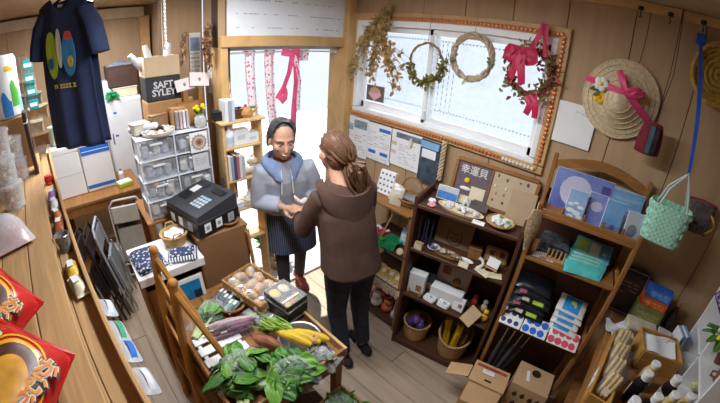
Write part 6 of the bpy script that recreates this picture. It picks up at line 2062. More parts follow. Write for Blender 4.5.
# cards, wood frame, vase
for k, (y, z, w, h, lab) in enumerate(((.66, .255, .12, .075, 'pale pink card with small print on the storage pile, left'), (.755, .28, .13, .085, 'pale pink card with small print on the storage pile, right'))):
    p = card('pink_card', lab, 'card', (-2.20 + .02 * k, y, zt_ + z), w, h, mat('blush_paper', (236, 220, 220), .8, .03), rot=(R(-10), R(-8 + 14 * k), R(90)), th=.003)
    MB().sph((0, -.002, 0), (.010, .001, .012), 8, 5).build('mark', mat('grey_mark', (140, 140, 150), .8), p)
    t = thing('card_holder', ('slim wooden holder under the left pink card', 'slim wooden holder under the right pink card')[k], 'holder', (-2.20 + .02 * k, y, zt_))
    MB().rbox((0, 0, (z - h / 2) / 2 - .002), (.03, .03, z - h / 2 - .006), .003).build('post', WOODM, t)
    MB().rbox((0, 0, .004), (.06, .07, .008), .002).build('foot', WOODM, t)
p = card('wooden_plaque', 'brown wooden board standing behind the yellow flowers', 'board', (-2.17, .665, zt_ + .075), .15, .15, WOODM, rot=(R(-6), 0, R(90)), th=.014)
MB().box((0, -.008, 0), (.12, .001, .12)).build('inset', mat('amber_wood', (176, 124, 70), .5, .12, 6), p)
for k in range(4):
    t = thing('slim_book', '%s standing on the drawer tower' % ('slim grey book nearest the pink cards', 'slim rose book', 'slim white book', 'slim silver book')[k], 'book', (-2.13, .565 + .022 * k, zt_), R(90))
    MB().rbox((0, 0, .055), (.017, .075, .11), .002).build('cover', mat('slim_%d' % k, ((150, 146, 150), (206, 170, 170), (222, 222, 222), (184, 188, 194))[k], .6, .08), t)
    MB().box((0, .0, .1105), (.012, .07, .001)).build('pages', CREAM, t)
t = thing('flower_vase', 'clear glass vase with yellow flowers on the drawer tower', 'vase', (-2.06, .70, zt_))
MB().lathe([(0, 0), (.028, 0), (.038, .025), (.034, .06), (.022, .075), (.026, .085), (.024, .085), (.020, .075), (.031, .06), (.035, .026), (.026, .004), (0, .004)], 18).build('glass', clear('vase_glass', (235, 240, 240), .3, .05), t)
rnd = random.Random(15)
for i in range(7):
    e = Vector((rnd.uniform(-.03, .03), rnd.uniform(-.04, .04), .105 + .03 * rnd.random()))
    MB().tube([(0, 0, .01), (e.x * .5, e.y * .5, .07), e], .0015, 5).build('stem', LEAFG, t)
    MB().sph(e, (.014, .014, .010), 8, 6).build('blossom', mat('bright_yellow', (244, 208, 20), .6, .06), t)
lf = MB()
for i in range(10):
    leaf(lf, (0, 0, .08), (rnd.gauss(0, 1), rnd.gauss(0, 1), .7), .05, .010, rnd)
lf.build('vase_leaves', LEAFB, t, kind='stuff')

for k, (x, y, w, d, h, c_, lab) in enumerate(((-2.16, .585, .07, .09, .12, (186, 140, 90), 'upright tan wooden box among the cards on the drawer tower'), (-2.19, .345, .10, .11, .06, (206, 196, 180), 'low cream box at the left end of the drawer tower'), (-2.20, .47, .06, .12, .09, (150, 116, 84), 'brown folded bag behind the white round tray'))):
    t = thing('small_box', lab, 'box', (x, y, zt_), R(10 * k))
    MB().rbox((0, 0, h / 2), (w, d, h), .006).build('box_body', mat('clutter_%d' % k, c_, .7, .12, 20), t)
    MB().rbox((0, 0, h + .004), (w * 1.02, d * 1.02, .008), .003).build('lid', mat('clutter_%d' % k), t)

# ---- pale bookshelf half in front of the doorway
bx0, bx1, by0, by1 = -2.045, -1.93, .80, 1.06
t = thing('book_shelf', 'pale pine bookshelf standing half across the doorway', 'shelf', ((bx0 + bx1) / 2, (by0 + by1) / 2, 0))
D_, W_ = bx1 - bx0, by1 - by0
PINE = mat('bright_pine', (222, 184, 130), .55, .1, 3, .05, kind='wood', stretch=(12, 1, 12))
for y in (-W_ / 2, W_ / 2):
    MB().rbox((0, y, .775), (D_, .016, 1.55), .003).build('side_panel', PINE, t)
BZ = (1.555, 1.385, 1.165, .945, .70)
for k, z in enumerate(BZ):
    MB().rbox((.0, 0, z - .008), (D_ + (.04 if k == 0 else .0), W_ + (.05 if k == 0 else -.018), .016), .003).build('shelf_board', PINE, t)
MB().rbox((0, .06, 1.055), (D_ - .01, .012, .20), .003).build('divider', PINE, t)


def at(y, z, x=-1.93):
    return (-1.987 + (x + 1.93) * .55, .80 + (y - .80) * .82, z + .001)


# top of the bookshelf
t = thing('tissue_box', 'long black box lying on top of the bookshelf', 'box', at(.86, BZ[0], -1.97), R(80))
MB().rbox((0, 0, .03), (.17, .07, .06), .004).build('box_body', BLACK, t)
MB().rbox((0, 0, .061), (.08, .02, .002), .0008).build('slot', mat('slot_grey', (90, 90, 96), .6), t)
for k in range(3):
    t = thing('slim_book', ('tall white book standing at the left end of the bookshelf top', 'tall grey book beside the tall white book', 'tall pale blue book on the bookshelf top')[k], 'book', at(.83 + .026 * k, BZ[0], -1.90), R(90))
    MB().rbox((0, 0, .065), (.02, .10, .13), .002).build('cover', mat('tall_%d' % k, ((224, 226, 230), (160, 166, 176), (196, 210, 226))[k], .5, .06), t)
    MB().box((0, 0, .1305), (.015, .094, .001)).build('pages', CREAM, t)
t = thing('wooden_crate', 'dark little wooden crate of trinkets on the bookshelf top', 'crate', at(.945, BZ[0], -1.96), R(92))
for (cc, ss) in (((0, -.04, .03), (.11, .006, .06)), ((0, .04, .03), (.11, .006, .06)), ((-.055, 0, .03), (.006, .074, .06)), ((.055, 0, .03), (.006, .074, .06)), ((0, 0, .004), (.10, .07, .006))):
    MB().rbox(cc, ss, .002).build('crate_board', WOODD, t)
t = thing('teapot', 'tan rattan teapot-shaped ornament on the bookshelf top', 'ornament', at(1.02, BZ[0], -1.925), R(70))
MB().lathe([(0, 0), (.034, 0), (.048, .022), (.046, .045), (.026, .062), (0, .066)], 18).build('pot_body', mat('tan_rattan', (196, 148, 96), .7, .15, 40, .3), t)
MB().tube([(.045, 0, .03), (.068, 0, .045), (.078, 0, .062)], [.009, .007, .005], 8).build('spout', mat('tan_rattan'), t)
MB().tube([(-.042, 0, .045), (-.068, 0, .045), (-.066, 0, .02), (-.045, 0, .02)], .005, 6).build('handle', mat('tan_rattan'), t)
MB().sph((0, 0, .072), .011, 8, 6).build('lid_knob', mat('red_knob', (206, 64, 54), .5), t)
t = thing('small_jar', 'cream jar with a face print beside the teapot ornament', 'jar', at(1.085, BZ[0], -1.93))
MB().lathe([(0, 0), (.022, 0), (.026, .01), (.026, .04), (.020, .05), (0, .052)], 14).build('jar_body', CREAM, t)
MB().cyl((0, 0, .05), .019, .012, 12).build('lid', mat('green_lid', (70, 140, 90), .5), t)
# second: pump bottle and white boxes
t = thing('pump_bottle', 'white pump bottle on the upper bookshelf level', 'bottle', at(.855, BZ[1], -1.885))
MB().lathe([(0, 0), (.030, 0), (.032, .006), (.032, .085), (.024, .105), (.010, .112), (.010, .122), (0, .122)], 18).build('bottle_body', WHITE, t)
MB().lathe([(0, .118), (.012, .118), (.012, .132), (.004, .136), (.004, .150), (0, .150)], 12).build('pump_collar', WHITE, t)
MB().tube([(0, 0, .150), (.018, 0, .150), (.034, 0, .143)], [.007, .006, .004], 8).build('spout', WHITE, t)
MB().sheet(lambda u, v: (.0328 * math.cos((u - .5) * 1.8), .0328 * math.sin((u - .5) * 1.8), .03 + .04 * v), 8, 2, .0008).build('label_print', mat('pale_blue_label', (190, 208, 226), .6), t)
for k, (y, w, h, lab) in enumerate(((.955, .11, .10, 'tall white card box on the upper bookshelf level'), (1.055, .10, .065, 'low white card box nearest the doorway on the bookshelf'))):
    t = thing('white_box', lab, 'box', at(y, BZ[1], -1.93), R(90 + 4 * k))
    MB().rbox((0, 0, h / 2), (w, .07, h), .003).build('box_body', PAPER, t)
    MB().box((0, -.0355, h * .5), (w * .5, .001, h * .3)).build('printed_panel', mat('ice_print', (206, 216, 228), .7), t)
for k in range(3):
    t = thing('brown_jar', ('brown jar behind the pump bottle', 'brown jar between the white boxes', 'brown jar at the doorway end of the bookshelf')[k], 'jar', at((.90, 1.005, 1.095)[k], BZ[1], -1.985))
    MB().lathe([(0, 0), (.022, 0), (.024, .05), (.018, .062), (0, .064)], 14).build('jar_body', mat('honey_jar', (150, 100, 56), .4, .15, 30), t)
    MB().cyl((0, 0, .062), .019, .012, 12).build('lid', CREAM, t)
# third: books and bread bags
for k in range(6):
    t = thing('book', ('white book at the left end of the middle bookshelf level', 'grey book, second of the middle row', 'dark blue book, third of the middle row', 'rose spined book, fourth of the middle row', 'white book, fifth of the middle row', 'silver book beside the bread bags')[k], 'book', at(.828 + .024 * k, BZ[2], -1.92 + .004 * (k % 3)), R(90))
    h = (.17, .16, .165, .155, .16, .15)[k]
    MB().rbox((0, 0, h / 2), (.019, .10, h), .002).build('cover', mat('book_%d' % k, ((232, 232, 234), (150, 156, 166), (70, 80, 110), (190, 110, 130), (226, 226, 228), (190, 194, 200))[k], .5, .05), t)
    MB().box((0, 0, h + .0005), (.014, .094, .001)).build('pages', CREAM, t)
for k in range(4):
    t = thing('bread_bag', ('bag of golden crackers beside the books', 'bag of golden crackers in the middle of the bookshelf', 'bag of golden crackers nearest the doorway', 'bag of golden crackers lying on the other bags')[k], 'bag', at((.985, 1.035, 1.09, 1.05)[k], BZ[2] + (.06 if k == 3 else 0), -1.925 + .01 * (k % 2)), R(30 * k))
    for i in range(4):
        MB().sph((.022 * math.cos(i * 1.57), .020 * math.sin(i * 1.57), .022), (.018, .016, .014), 7, 5).build('cracker', mat('cracker', (206, 160, 90), .6, .2, 30), t)
    MB().sph((0, 0, .028), (.042, .036, .030), 12, 8).build('film', clear('cracker_film', (246, 240, 230), .35, .1), t)
    MB().lathe([(.0, .05), (.005, .055), (.018, .075), (.017, .076), (.004, .06), (0, .06)], 8).build('twist', clear('cracker_film'), t)
# fourth and lower
for k in range(3):
    t = thing('paper_stack', ('stack of white leaflets on the lower bookshelf level', 'stack of cream leaflets on the lower bookshelf level', 'stack of white cards nearest the doorway on the lower level')[k], 'leaflets', at((.88, .98, 1.075)[k], BZ[3], -1.93), R(8 * k))
    for i in range(4):
        MB().rbox((.003 * (i % 2), 0, .006 + .012 * i), (.10, .075, .011), .001, rz=R(3 * i)).build('leaflet', (PAPER, CREAM, PAPER)[k], t)
t = thing('produce_bag', 'crumpled white bag on the lower bookshelf level', 'bag', at(1.03, BZ[3] + .052, -1.92), R(30))
MB().sheet(lambda u, v: (.11 * (u - .5), .08 * (v - .5), .05 * math.sin(math.pi * u) * math.sin(math.pi * v) + .008 * math.sin(12 * u + 9 * v)), 10, 10, .01).build('bag_body', PIECE, t)
MB().tube([(-.01, 0, .045), (0, 0, .062), (.012, 0, .05)], .004, 6).build('knot', PIECE, t)
# leafy plant outside the step
t = thing('potted_plant', 'leafy green plant in a pot just outside the doorway step', 'plant', (-2.42, 1.42, -.07))
MB().lathe([(0, 0), (.085, 0), (.11, .17), (.118, .18), (.104, .18), (.098, .165), (0, .16)], 20).build('pot', mat('clay_pot', (160, 120, 96), .8, .1), t)
lf = MB()
rnd = random.Random(19)
for i in range(110):
    a = rnd.uniform(0, 6.28)
    rr = rnd.uniform(.02, .16)
    leaf(lf, (rr * math.cos(a), rr * math.sin(a), .17 + .30 * rnd.random()), (math.cos(a), math.sin(a), rnd.uniform(-.2, .9)), .10, .028, rnd)
lf.build('foliage', LEAFG, t, kind='stuff')
MB().tube([(0, 0, .15), (.01, 0, .3), (0, .01, .42)], [.012, .009, .004], 7).build('stem', LEAFD, t)

# ---- wooden folding stand beside the produce table
STAND = mat('golden_stand', (182, 128, 62), .5, .14, 3, .1, kind='wood', stretch=(8, 8, 1))
t = thing('folding_stand', 'honey wood folding stand between the counter and the produce table', 'stand', (-1.36, .15, 0))
for x in (-.15, .15):
    MB().tube([(x, .035, 1.12), (x, .0, .80), (x, -.03, .45), (x, -.07, .0)], .021, 8).build('upright', STAND, t)
    MB().sph((x, .036, 1.125), .024, 10, 7).build('knob', STAND, t)
    MB().tube([(x, .03, 1.09), (x * 1.0 + .12, .085, .93), (x + .22, .13, .77)], .016, 8).build('slanted_arm', STAND, t)
    MB().tube([(x, -.025, .50), (x + .04, .0, .26), (x + .08, .0, .0)], .016, 8).build('rear_leg', STAND, t)
for z, y in ((.98, .02), (.70, -.01), (.40, -.035)):
    MB().rbox((0, y, z), (.29, .014, .05), .004).build('cross_rail', STAND, t)

# ================================================================ staff corner at the back
t = thing('staff_table', 'wooden work table in the staff corner under white boxes', 'table', (-3.262, .03, 0))
MB().rbox((0, 0, .855), (.56, .74, .03), .004).build('top_board', WOODM, t)
MB().rbox((.26, 0, .80), (.02, .70, .08), .003).build('apron', WOODM, t)
for x in (-.25, .25):
    for y in (-.34, .34):
        MB().rbox((x, y, .42), (.045, .045, .84), .004).build('leg', WOODMV, t)
MB().rbox((0, 0, .20), (.50, .66, .02), .003).build('lower_shelf', WOODM, t)
ZS = .871
# white boxes
for k, (y, w, h, lab) in enumerate(((-.20, .27, .44, 'plain white foam box at the left of the staff table'), (.075, .265, .46, 'white foam box with blue bands beside the plain one'))):
    t = thing('foam_box', lab, 'box', (-3.33, y, ZS), 0)
    MB().rbox((0, 0, h * .44), (.30, w, h * .88), .008).build('box_body', WHITE, t)
    MB().rbox((0, 0, h * .94), (.305, w + .004, h * .12), .006).build('lid', WHITE, t)
    if k == 1:
        for z, hh in ((h * .80, .075), (h * .10, .03)):
            MB().rbox((.151, 0, z), (.003, w * .96, hh), .001).build('blue_band', BLUEINK, t)
        MB().rbox((.1515, 0, h * .80 - .005), (.003, w * .9, .006), .001).build('white_line', PAPER, t)
    else:
        MB().rbox((.151, 0, h * .45), (.002, w * .98, .004), .0006).build('seam', mat('seam_grey', (190, 194, 200), .6), t)
t = thing('sponge_pack', 'yellow-green sponge pack at the right end of the staff table', 'pack', (-3.12, .27, ZS), R(14))
MB().rbox((0, 0, .02), (.10, .13, .04), .006).build('sponge', mat('lime_sponge', (186, 206, 70), .8, .1, 40), t)
MB().rbox((0, 0, .043), (.09, .12, .006), .002).build('scour_pad', PAPER, t)
t = thing('cleaner_bottle', 'small white bottle with a tan cap behind the sponge pack', 'bottle', (-3.28, .27, ZS))
MB().lathe([(0, 0), (.025, 0), (.027, .07), (.012, .09), (0, .09)], 14).build('bottle_body', WHITE, t)
MB().cyl((0, 0, .088), .012, .022, 10).build('cap', CARD, t)
# green lidded tub behind the shirt
t = thing('plastic_tub', 'pale green plastic tub standing on the plain foam box', 'tub', (-3.33, -.22, ZS + .445))
MB().lathe([(0, 0), (.058, 0), (.072, .15), (.076, .155), (.070, .155), (.060, .01), (0, .01)], 20).build('tub_wall', mat('pale_green_tub', (206, 220, 186), .5, .05), t)
MB().cyl((0, 0, .15), .076, .014, 20).build('lid', clear('tub_lid', (230, 240, 226), .5, .2), t)
# white cabinet
t = thing('white_cabinet', 'small white cabinet with a panelled door by the back wall', 'cabinet', (-3.76, .43, 0))
MB().rbox((-.01, 0, .785), (.38, .37, 1.57), .006).build('cabinet_body', mat('cool_white', (222, 226, 232), .4, .03), t)
d = MB().rbox((.19, 0, 1.14), (.022, .35, .82), .005).build('door', mat('cool_white'), t)
MB().rbox((.204, -.14, 1.2), (.012, .014, .10), .003).build('handle', STEEL, d)
MB().rbox((.19, 0, .37), (.022, .35, .68), .005).build('door', mat('cool_white'), t)
for (y, z) in ((-.09, 1.44), (-.10, 1.22)):
    MB().rbox((.2022, y, z), (.001, .03, .018), .0003).build('magnet', BLUEINK, d)
ZW = 1.572
# pile on the cabinet
t = thing('file_box', 'pale grey file box at the left of the cabinet top', 'box', (-3.74, .30, ZW))
MB().rbox((0, 0, .085), (.22, .09, .17), .004).build('box_body', mat('pale_grey_box', (206, 210, 212), .6, .05), t)
MB().rbox((.112, 0, .10), (.002, .05, .06), .0006).build('label_print', PAPER, t)
t = thing('cream_case', 'cream plastic case under the brown storage trunk', 'case', (-3.74, .475, ZW))
MB().rbox((0, 0, .04), (.24, .24, .08), .006).build('case_body', CREAM, t)
MB().rbox((0, 0, .085), (.25, .25, .014), .004).build('lid', mat('ivory_lid', (220, 214, 200), .5, .04), t)
t = thing('green_cloth', 'emerald green cloth squeezed beside the cream case', 'cloth', (-3.57, .335, ZW), R(10))
MB().sheet(lambda u, v: (.07 * (u - .5), .11 * (v - .5), .045 + .012 * math.sin(7 * u) * math.sin(8 * v)), 8, 8, .04).build('fold', mat('emerald_cloth', (44, 150, 96), .8, .15, 30), t)
MB().sheet(lambda u, v: (.06 * (u - .5), .09 * (v - .5), .062 + .008 * math.sin(9 * u)), 6, 6, .014).build('fold', mat('emerald_cloth'), t)
t = thing('trunk', 'brown storage trunk with blue cloth spilling from its top', 'trunk', (-3.74, .465, ZW + .094))
MB().rbox((0, 0, .10), (.25, .30, .20), .010, top=1.04).build('trunk_body', mat('trunk_brown', (78, 56, 50), .6, .12, 20), t)
MB().tube([(-.125, -.152, .20), (.127, -.152, .20), (.127, .152, .20), (-.125, .152, .20)], .008, 6, closed=True).build('rim', mat('trunk_brown'), t)
MB().sheet(lambda u, v: (.22 * (u - .5), .27 * (v - .5), .205 + .035 * math.sin(math.pi * u) * math.sin(math.pi * v) + .008 * math.sin(11 * u + 7 * v)), 12, 12, .02).build('blue_cloth', mat('dusty_blue', (126, 140, 160), .85, .15, 30), t)
# things under the staff table
t = thing('black_bin', 'black round bin under the staff table', 'bin', (-3.22, .20, .212))
MB().lathe([(0, 0), (.11, 0), (.13, .30), (.135, .31), (.125, .31), (.10, .012), (0, .012)], 22).build('bin_wall', BLACK, t)
MB().tube([(.132 * math.cos(a), .132 * math.sin(a), .31) for a in [i * math.pi / 12 for i in range(24)]], .006, 6, closed=True).build('rim', BLACK, t)
t = thing('paper_carton', 'white carton under the staff table', 'box', (-3.06, .10, .212), R(8))
MB().rbox((0, 0, .07), (.16, .22, .14), .004).build('box_body', PAPER, t)
MB().box((0, 0, .1405), (.16, .03, .001)).build('tape', mat('packing_tape'), t)
t = thing('floor_crate', 'brown crate on the floor before the staff table', 'crate', (-2.86, .52, 0), R(6))
MB().rbox((0, 0, .09), (.20, .22, .18), .004).build('crate_body', WOODD, t)
MB().rbox((.102, 0, .10), (.006, .10, .03), .002).build('hand_hole', mat('hole_dark'), t)
# t-shirt on a hanger
SH = mat('navy_jersey', (44, 56, 92), .85, .12, 10, .2)
sx, sy, sz = -2.02, -.005, 2.335
t = thing('t_shirt', 'navy t-shirt with a bright animal print hanging in the staff corner', 't-shirt', (sx, sy, sz), R(-34))
L_, Wb = .76, .30


def shirt(u, v, s):
    y = (v - .5) * Wb * (.95 + .06 * u)
    x = s * (.030 + .03 * math.sin(math.pi * v) + .016 * u * math.sin(16 * v + 2 * s) + .008 * math.sin(7 * v))
    neck = .06 * max(0, 1 - (abs(v - .5) / .17) ** 2) * (1.0 if s > 0 else .45)
    z = -L_ * u - (.10 * abs(v - .5) + neck) * (1 - u)
    return (x, y, z)


MB().sheet(lambda u, v: shirt(u, v, 1), 22, 30, .003).build('front_panel', SH, t, sharp=180)
MB().sheet(lambda u, v: shirt(u, 1 - v, -1), 22, 30, .003).build('back_panel', SH, t, sharp=180)
for e in (-1, 1):
    MB().tube([(0, e * .115, -.080), (.005, e * .155, -.15), (.012, e * .18, -.24), (.014, e * .192, -.30)], [.058, .064, .064, .062], 14, flat=.62).build('sleeve', SH, t)
MB().tube([(.045 * math.cos(a) + .0, .078 * math.sin(a), -.045 - .022 * math.cos(a)) for a in [i * math.pi / 10 for i in range(20)]], .007, 6, closed=True).build('collar', mat('navy_rib', (34, 44, 76), .9, .1), t)
MB().tube([(0, -.12, -.06), (0, -.06, -.03), (0, 0, .0), (0, .06, -.03), (0, .12, -.06)], .006, 6).build('hanger_bar', BLACK, t)
MB().tube([(0, 0, 0), (0, 0, .07), (0, .018, .09), (0, .03, .075)], .0025, 6).build('hanger_hook', STEEL, t)
MB().rbox((.048, .0, -.062), (.002, .03, .03), .0006).build('neck_label', PAPER, t)
pm = [mat('print_lime', (172, 200, 50), .7, .08), mat('print_white', (226, 226, 214), .7, .04), mat('print_azure', (60, 150, 220), .7, .08), mat('print_coral', (226, 96, 80), .7, .05)]


def blob(name, y, z, ry, rz, m, dx=.0):
    y, ry = y * .78, ry * .85
    MB().sheet(lambda u, v: (lambda a, r_: (.066 + dx, y + ry * r_ * math.cos(a), z + rz * r_ * math.sin(a)))(2 * math.pi * u, v), 16, 3, .004).build(name, m, t)


blob('print_lime_shape', -.075, -.285, .040, .115, pm[0])
blob('print_white_shape', -.015, -.255, .018, .095, pm[1], .002)
blob('print_azure_shape', .055, -.290, .046, .105, pm[2], .002)
blob('print_coral_shape', .06, -.200, .026, .022, pm[3], .004)
blob('print_yellow_shape', .065, -.325, .020, .028, mat('print_yellow2', (232, 206, 60), .7), .004)
blob('print_teal_shape', -.085, -.325, .020, .028, mat('print_teal', (50, 110, 150), .7), .004)
lettering('n zzzz z', .042, mat('print_yellow2'), t, (.0705, .0, -.435), EAST, bold=.001)
# folding chairs
def folded_chair(label, loc, rz, seat_m, frame_m, tilt):
    t_ = thing('folding_chair', label, 'chair', loc, rot=(tilt, 0, rz))
    for e in (-1, 1):
        MB().tube([(.19 * e, .0, .0), (.185 * e, .0, .45), (.18 * e, .0, .82), (.13 * e, .0, .88)], .011, 8).build('front_leg', frame_m, t_)
        MB().tube([(.165 * e, .045, .02), (.16 * e, .05, .35), (.15 * e, .04, .62)], .010, 8).build('rear_leg', frame_m, t_)
    MB().tube([(-.13, 0, .88), (.13, 0, .88)], .011, 8).build('top_bar', frame_m, t_)
    MB().rbox((0, -.012, .74), (.33, .022, .17), .010).build('backrest', seat_m, t_)
    MB().rbox((0, .022, .42), (.32, .03, .36), .014).build('seat', seat_m, t_)
    for z in (.10, .22):
        MB().tube([(-.187, .0, z), (.187, .0, z)], .008, 7).build('stretcher', frame_m, t_)
    t_.scale = (.80, .9, .93)
    return t_


DKC = mat('dark_brown_vinyl', (64, 50, 46), .5, .1)
GRC = mat('chair_grey', (176, 182, 190), .45, .06)
folded_chair('dark folded chair leaning nearest the counter front', (-2.56, -.14, 0), R(-16), DKC, BLACK, R(7))
folded_chair('dark folded chair second from the counter front', (-2.60, -.06, 0), R(-14), DKC, BLACK, R(7))
folded_chair('grey-framed folded chair behind the two dark ones', (-2.66, .02, 0), R(-12), mat('pale_grey_vinyl', (150, 158, 168), .5, .1), GRC, R(7))
folded_chair('white folding chair with a pale round back before the staff table', (-2.88, .20, 0), R(78), mat('ivory_vinyl', (206, 204, 196), .5, .06), mat('white_tube', (214, 214, 210), .4, .04), R(-6))
# soft toy on the floor things
t = thing('shoulder_bag', 'blue-green striped bag under the white folding chair', 'bag', (-2.90, .36, .0), R(20))
MB().sheet(lambda u, v: (.10 * (u - .5), .03 * math.sin(math.pi * u), .22 * (1 - v)), 8, 8, .05).build('bag_body', mat('aqua_stripe', (60, 150, 170), .7, c2=(180, 200, 80), kind='stripe', scale=9), t)
MB().tube([(-.035, .02, .22), (-.02, .02, .29), (.02, .02, .29), (.035, .02, .22)], .005, 6).build('handle', mat('aqua_handle', (50, 110, 140), .7), t)

# ================================================================ tall counter at the left, in front of the camera
AL = R(5.2)
FL = Matrix.Translation((-.30, -.112, 0)) @ Matrix.Rotation(R(180) + AL, 4, 'Z')   # u runs away from the camera, v towards the wall
ZL = 1.45


def onl(u, v, z):
    return tuple(FL @ Vector((u, v, z)))


t = thing('tall_counter', 'tall slatted pine counter running along the left side', 'counter', onl(0, 0, 0), R(180) + AL)
CL = 2.50
for i in range(5):
    MB().rbox((CL / 2 - .1, .05 + .10 * i, ZL - .012), (CL + .2, .097, .024), .003).build('top_plank', WOODL, t)
MB().rbox((CL / 2, .012, .70), (CL, .02, 1.38), .003).build('front_panel', WOODL, t)
MB().rbox((CL / 2, .49, .70), (CL, .02, 1.38), .003).build('back_panel', WOODL, t)
for x in (.02, CL - .02):
    MB().rbox((x, .25, .70), (.03, .46, 1.38), .003).build('end_panel', WOODL, t)
MB().rbox((CL / 2 - .1, -.034, ZL - .065), (CL + .2, .068, .014), .002).build('ledge', WOODL, t)
MB().rbox((CL / 2 - .1, -.070, ZL - .045), (CL + .2, .014, .055), .003).build('ledge_lip', WOODL, t)
ZG = ZL - .057

# goods in the ledge
for k, (u, m_, lab) in enumerate(((1.55, mat('violet_candy', (150, 120, 180), .4, .25, 40), 'violet candy pack in the counter ledge'), (1.42, mat('white_candy', (226, 220, 226), .4, .2, 40), 'white candy pack in the counter ledge'), (1.28, mat('amber_candy', (190, 120, 60), .4, .25, 40), 'amber candy pack in the counter ledge'), (1.17, mat('brick_candy', (170, 90, 60), .4, .25, 40), 'brick red candy pack in the counter ledge'), (.80, mat('sunny_candy', (232, 196, 70), .4, .25, 40), 'sunny yellow candy pack in the counter ledge'), (.70, mat('pale_candy', (232, 226, 200), .4, .2, 40), 'pale yellow candy pack nearest the camera in the ledge'))):
    t = thing('candy_pack', lab, 'candy', onl(u, -.034, ZG), R(180) + AL + R(8 * (k % 3) - 8))
    MB().sheet(lambda u_, v: (.10 * (u_ - .5), .045 * (v - .5), .012 + .03 * math.sin(math.pi * u_) ** .5 * math.sin(math.pi * v) ** .5), 8, 8, .010).build('pack_body', m_, t)
    for e in (-1, 1):
        MB().rbox((.054 * e, 0, .012), (.012, .042, .003), .001).build('crimp', m_, t)
    MB().box((0, 0, .0425), (.04, .022, .001)).build('label_print', PAPER, t)
t = thing('mesh_cup', 'grey wire mesh cup standing in the counter ledge', 'cup', onl(.97, -.034, ZG))
MB().lathe([(0, 0), (.022, 0), (.028, .065), (.030, .068), (.026, .066), (.020, .004), (0, .004)], 18).build('cup_wall', mat('mesh_grey', (150, 150, 146), .4, .3, 120, .4), t)
MB().tube([(.029 * math.cos(a), .029 * math.sin(a), .067) for a in [i * math.pi / 9 for i in range(18)]], .002, 5, closed=True).build('rim', STEEL, t)
# film packs hung on the outside of the lip
for k, (u, m1, lab) in enumerate(((.57, mat('ice_pack', (206, 222, 230), .35, .12, 30), 'pale film pack hung highest outside the ledge'), (.47, mat('green_pack', (60, 160, 120), .4, .2, 30), 'green topped film pack hung outside the ledge'), (.375, BLUEINK, 'white film pack with a blue stripe hung outside the ledge'), (.275, mat('silver_white_pack', (220, 222, 226), .35, .08, 30), 'silver film pack hung lowest outside the ledge'))):
    t = thing('film_pack', lab, 'pack', onl(u, -.090, ZL - .070 - .01 * (k % 2)), rot=(R(-58), R(4 - 5 * (k % 2)), R(180) + AL))
    MB().sheet(lambda u_, v: (.088 * (u_ - .5), -.012 * math.sin(math.pi * u_) ** .6 * math.sin(math.pi * v) ** .6, .019 - .038 * v), 10, 8, .006).build('pack_body', mat('white_film_pack', (186, 192, 200), .35, .08), t)
    MB().sheet(lambda u_, v: (.08 * (u_ - .5), -.0205 * math.sin(math.pi * (.06 + .88 * u_)) ** .6, .008 - .016 * v), 10, 3, .0015).build('stripe', m1, t)
    MB().tube([(0, .002, .019), (0, .008, .03)], .002, 5).build('hook', STEEL, t)

# big snack bags
RED = mat('snack_red', (206, 40, 36), .25, .1, 8)
SUN = mat('snack_yellow', (240, 180, 30), .25, .1, 8)


def snack_bag(label, c, rot, w, h, text, s=1.0):
    t_ = thing('snack_bag', label, 'snack bag', c, rot=rot)

    def f(u, v, e=0.0):
        k = max(0, (1 - (2 * abs(u - .5)) ** 3) * (1 - (2 * abs(v - .5)) ** 4))
        return (w * (u - .5), h * (v - .5), .045 * k ** .7 + .004 * math.sin(14 * u + 4 * v) * (1 - k) + e)
    MB().sheet(lambda u, v: f(u, v), 20, 20, .004).build('front_film', RED, t_)
    MB().sheet(lambda u, v: (w * (1 - u - .5), h * (v - .5), -f(1 - u, v)[2] * .8), 14, 14, .004).build('back_film', RED, t_)

    def arc(r0, r1, m, e, name, a0=0, a1=360):
        MB().sheet(lambda u, v: (lambda a, r_: f(min(.97, max(.03, .5 + r_ * math.cos(a))), min(.97, max(.03, .5 + r_ * 1.05 * math.sin(a))), e))(R(a0 + (a1 - a0) * u), r0 + (r1 - r0) * v), 40, 4, .0006).build(name, m, t_)
    arc(.0, .20, mat('snack_window', (232, 166, 50), .3, .15, 30), .0012, 'window')
    arc(.20, .30, mat('snack_band', (96, 52, 40), .3, .3, 40), .0012, 'dark_band')
    arc(.30, .335, SUN, .0016, 'yellow_ring')
    arc(.365, .385, SUN, .0016, 'yellow_ring')
    MB().sheet(lambda u, v: f(.04 + .92 * u, .03 + .13 * v, .0016), 12, 3, .0006).build('yellow_foot', SUN, t_)
    for i, (u, v) in enumerate(((.2, .82), (.84, .78), (.14, .35), (.88, .3))):
        MB().sph(f(u, v, .002), (.008, .008, .001), 8, 4).build('lime_spot', mat('snack_lime', (150, 180, 50), .3), t_)
    for dz, bd_, m_ in ((.0, .006, mat('bubble_shadow', (70, 24, 20), .5)), (.0012, .0035, mat('bubble_cream', (244, 226, 190), .4)), (.0024, .001, mat('bubble_orange', (232, 96, 40), .4, c2=(240, 170, 50), scale=20))):
        lettering(text, .045, m_, t_, (.045, .0, .0425 + dz), (0, 0, R(-14)), bold=bd_, space=.82)
    for e in (-1, 1):
        MB().rbox((0, h * .5 * e, 0), (w, .012, .004), .001).build('crimp', RED, t_)
    return t_


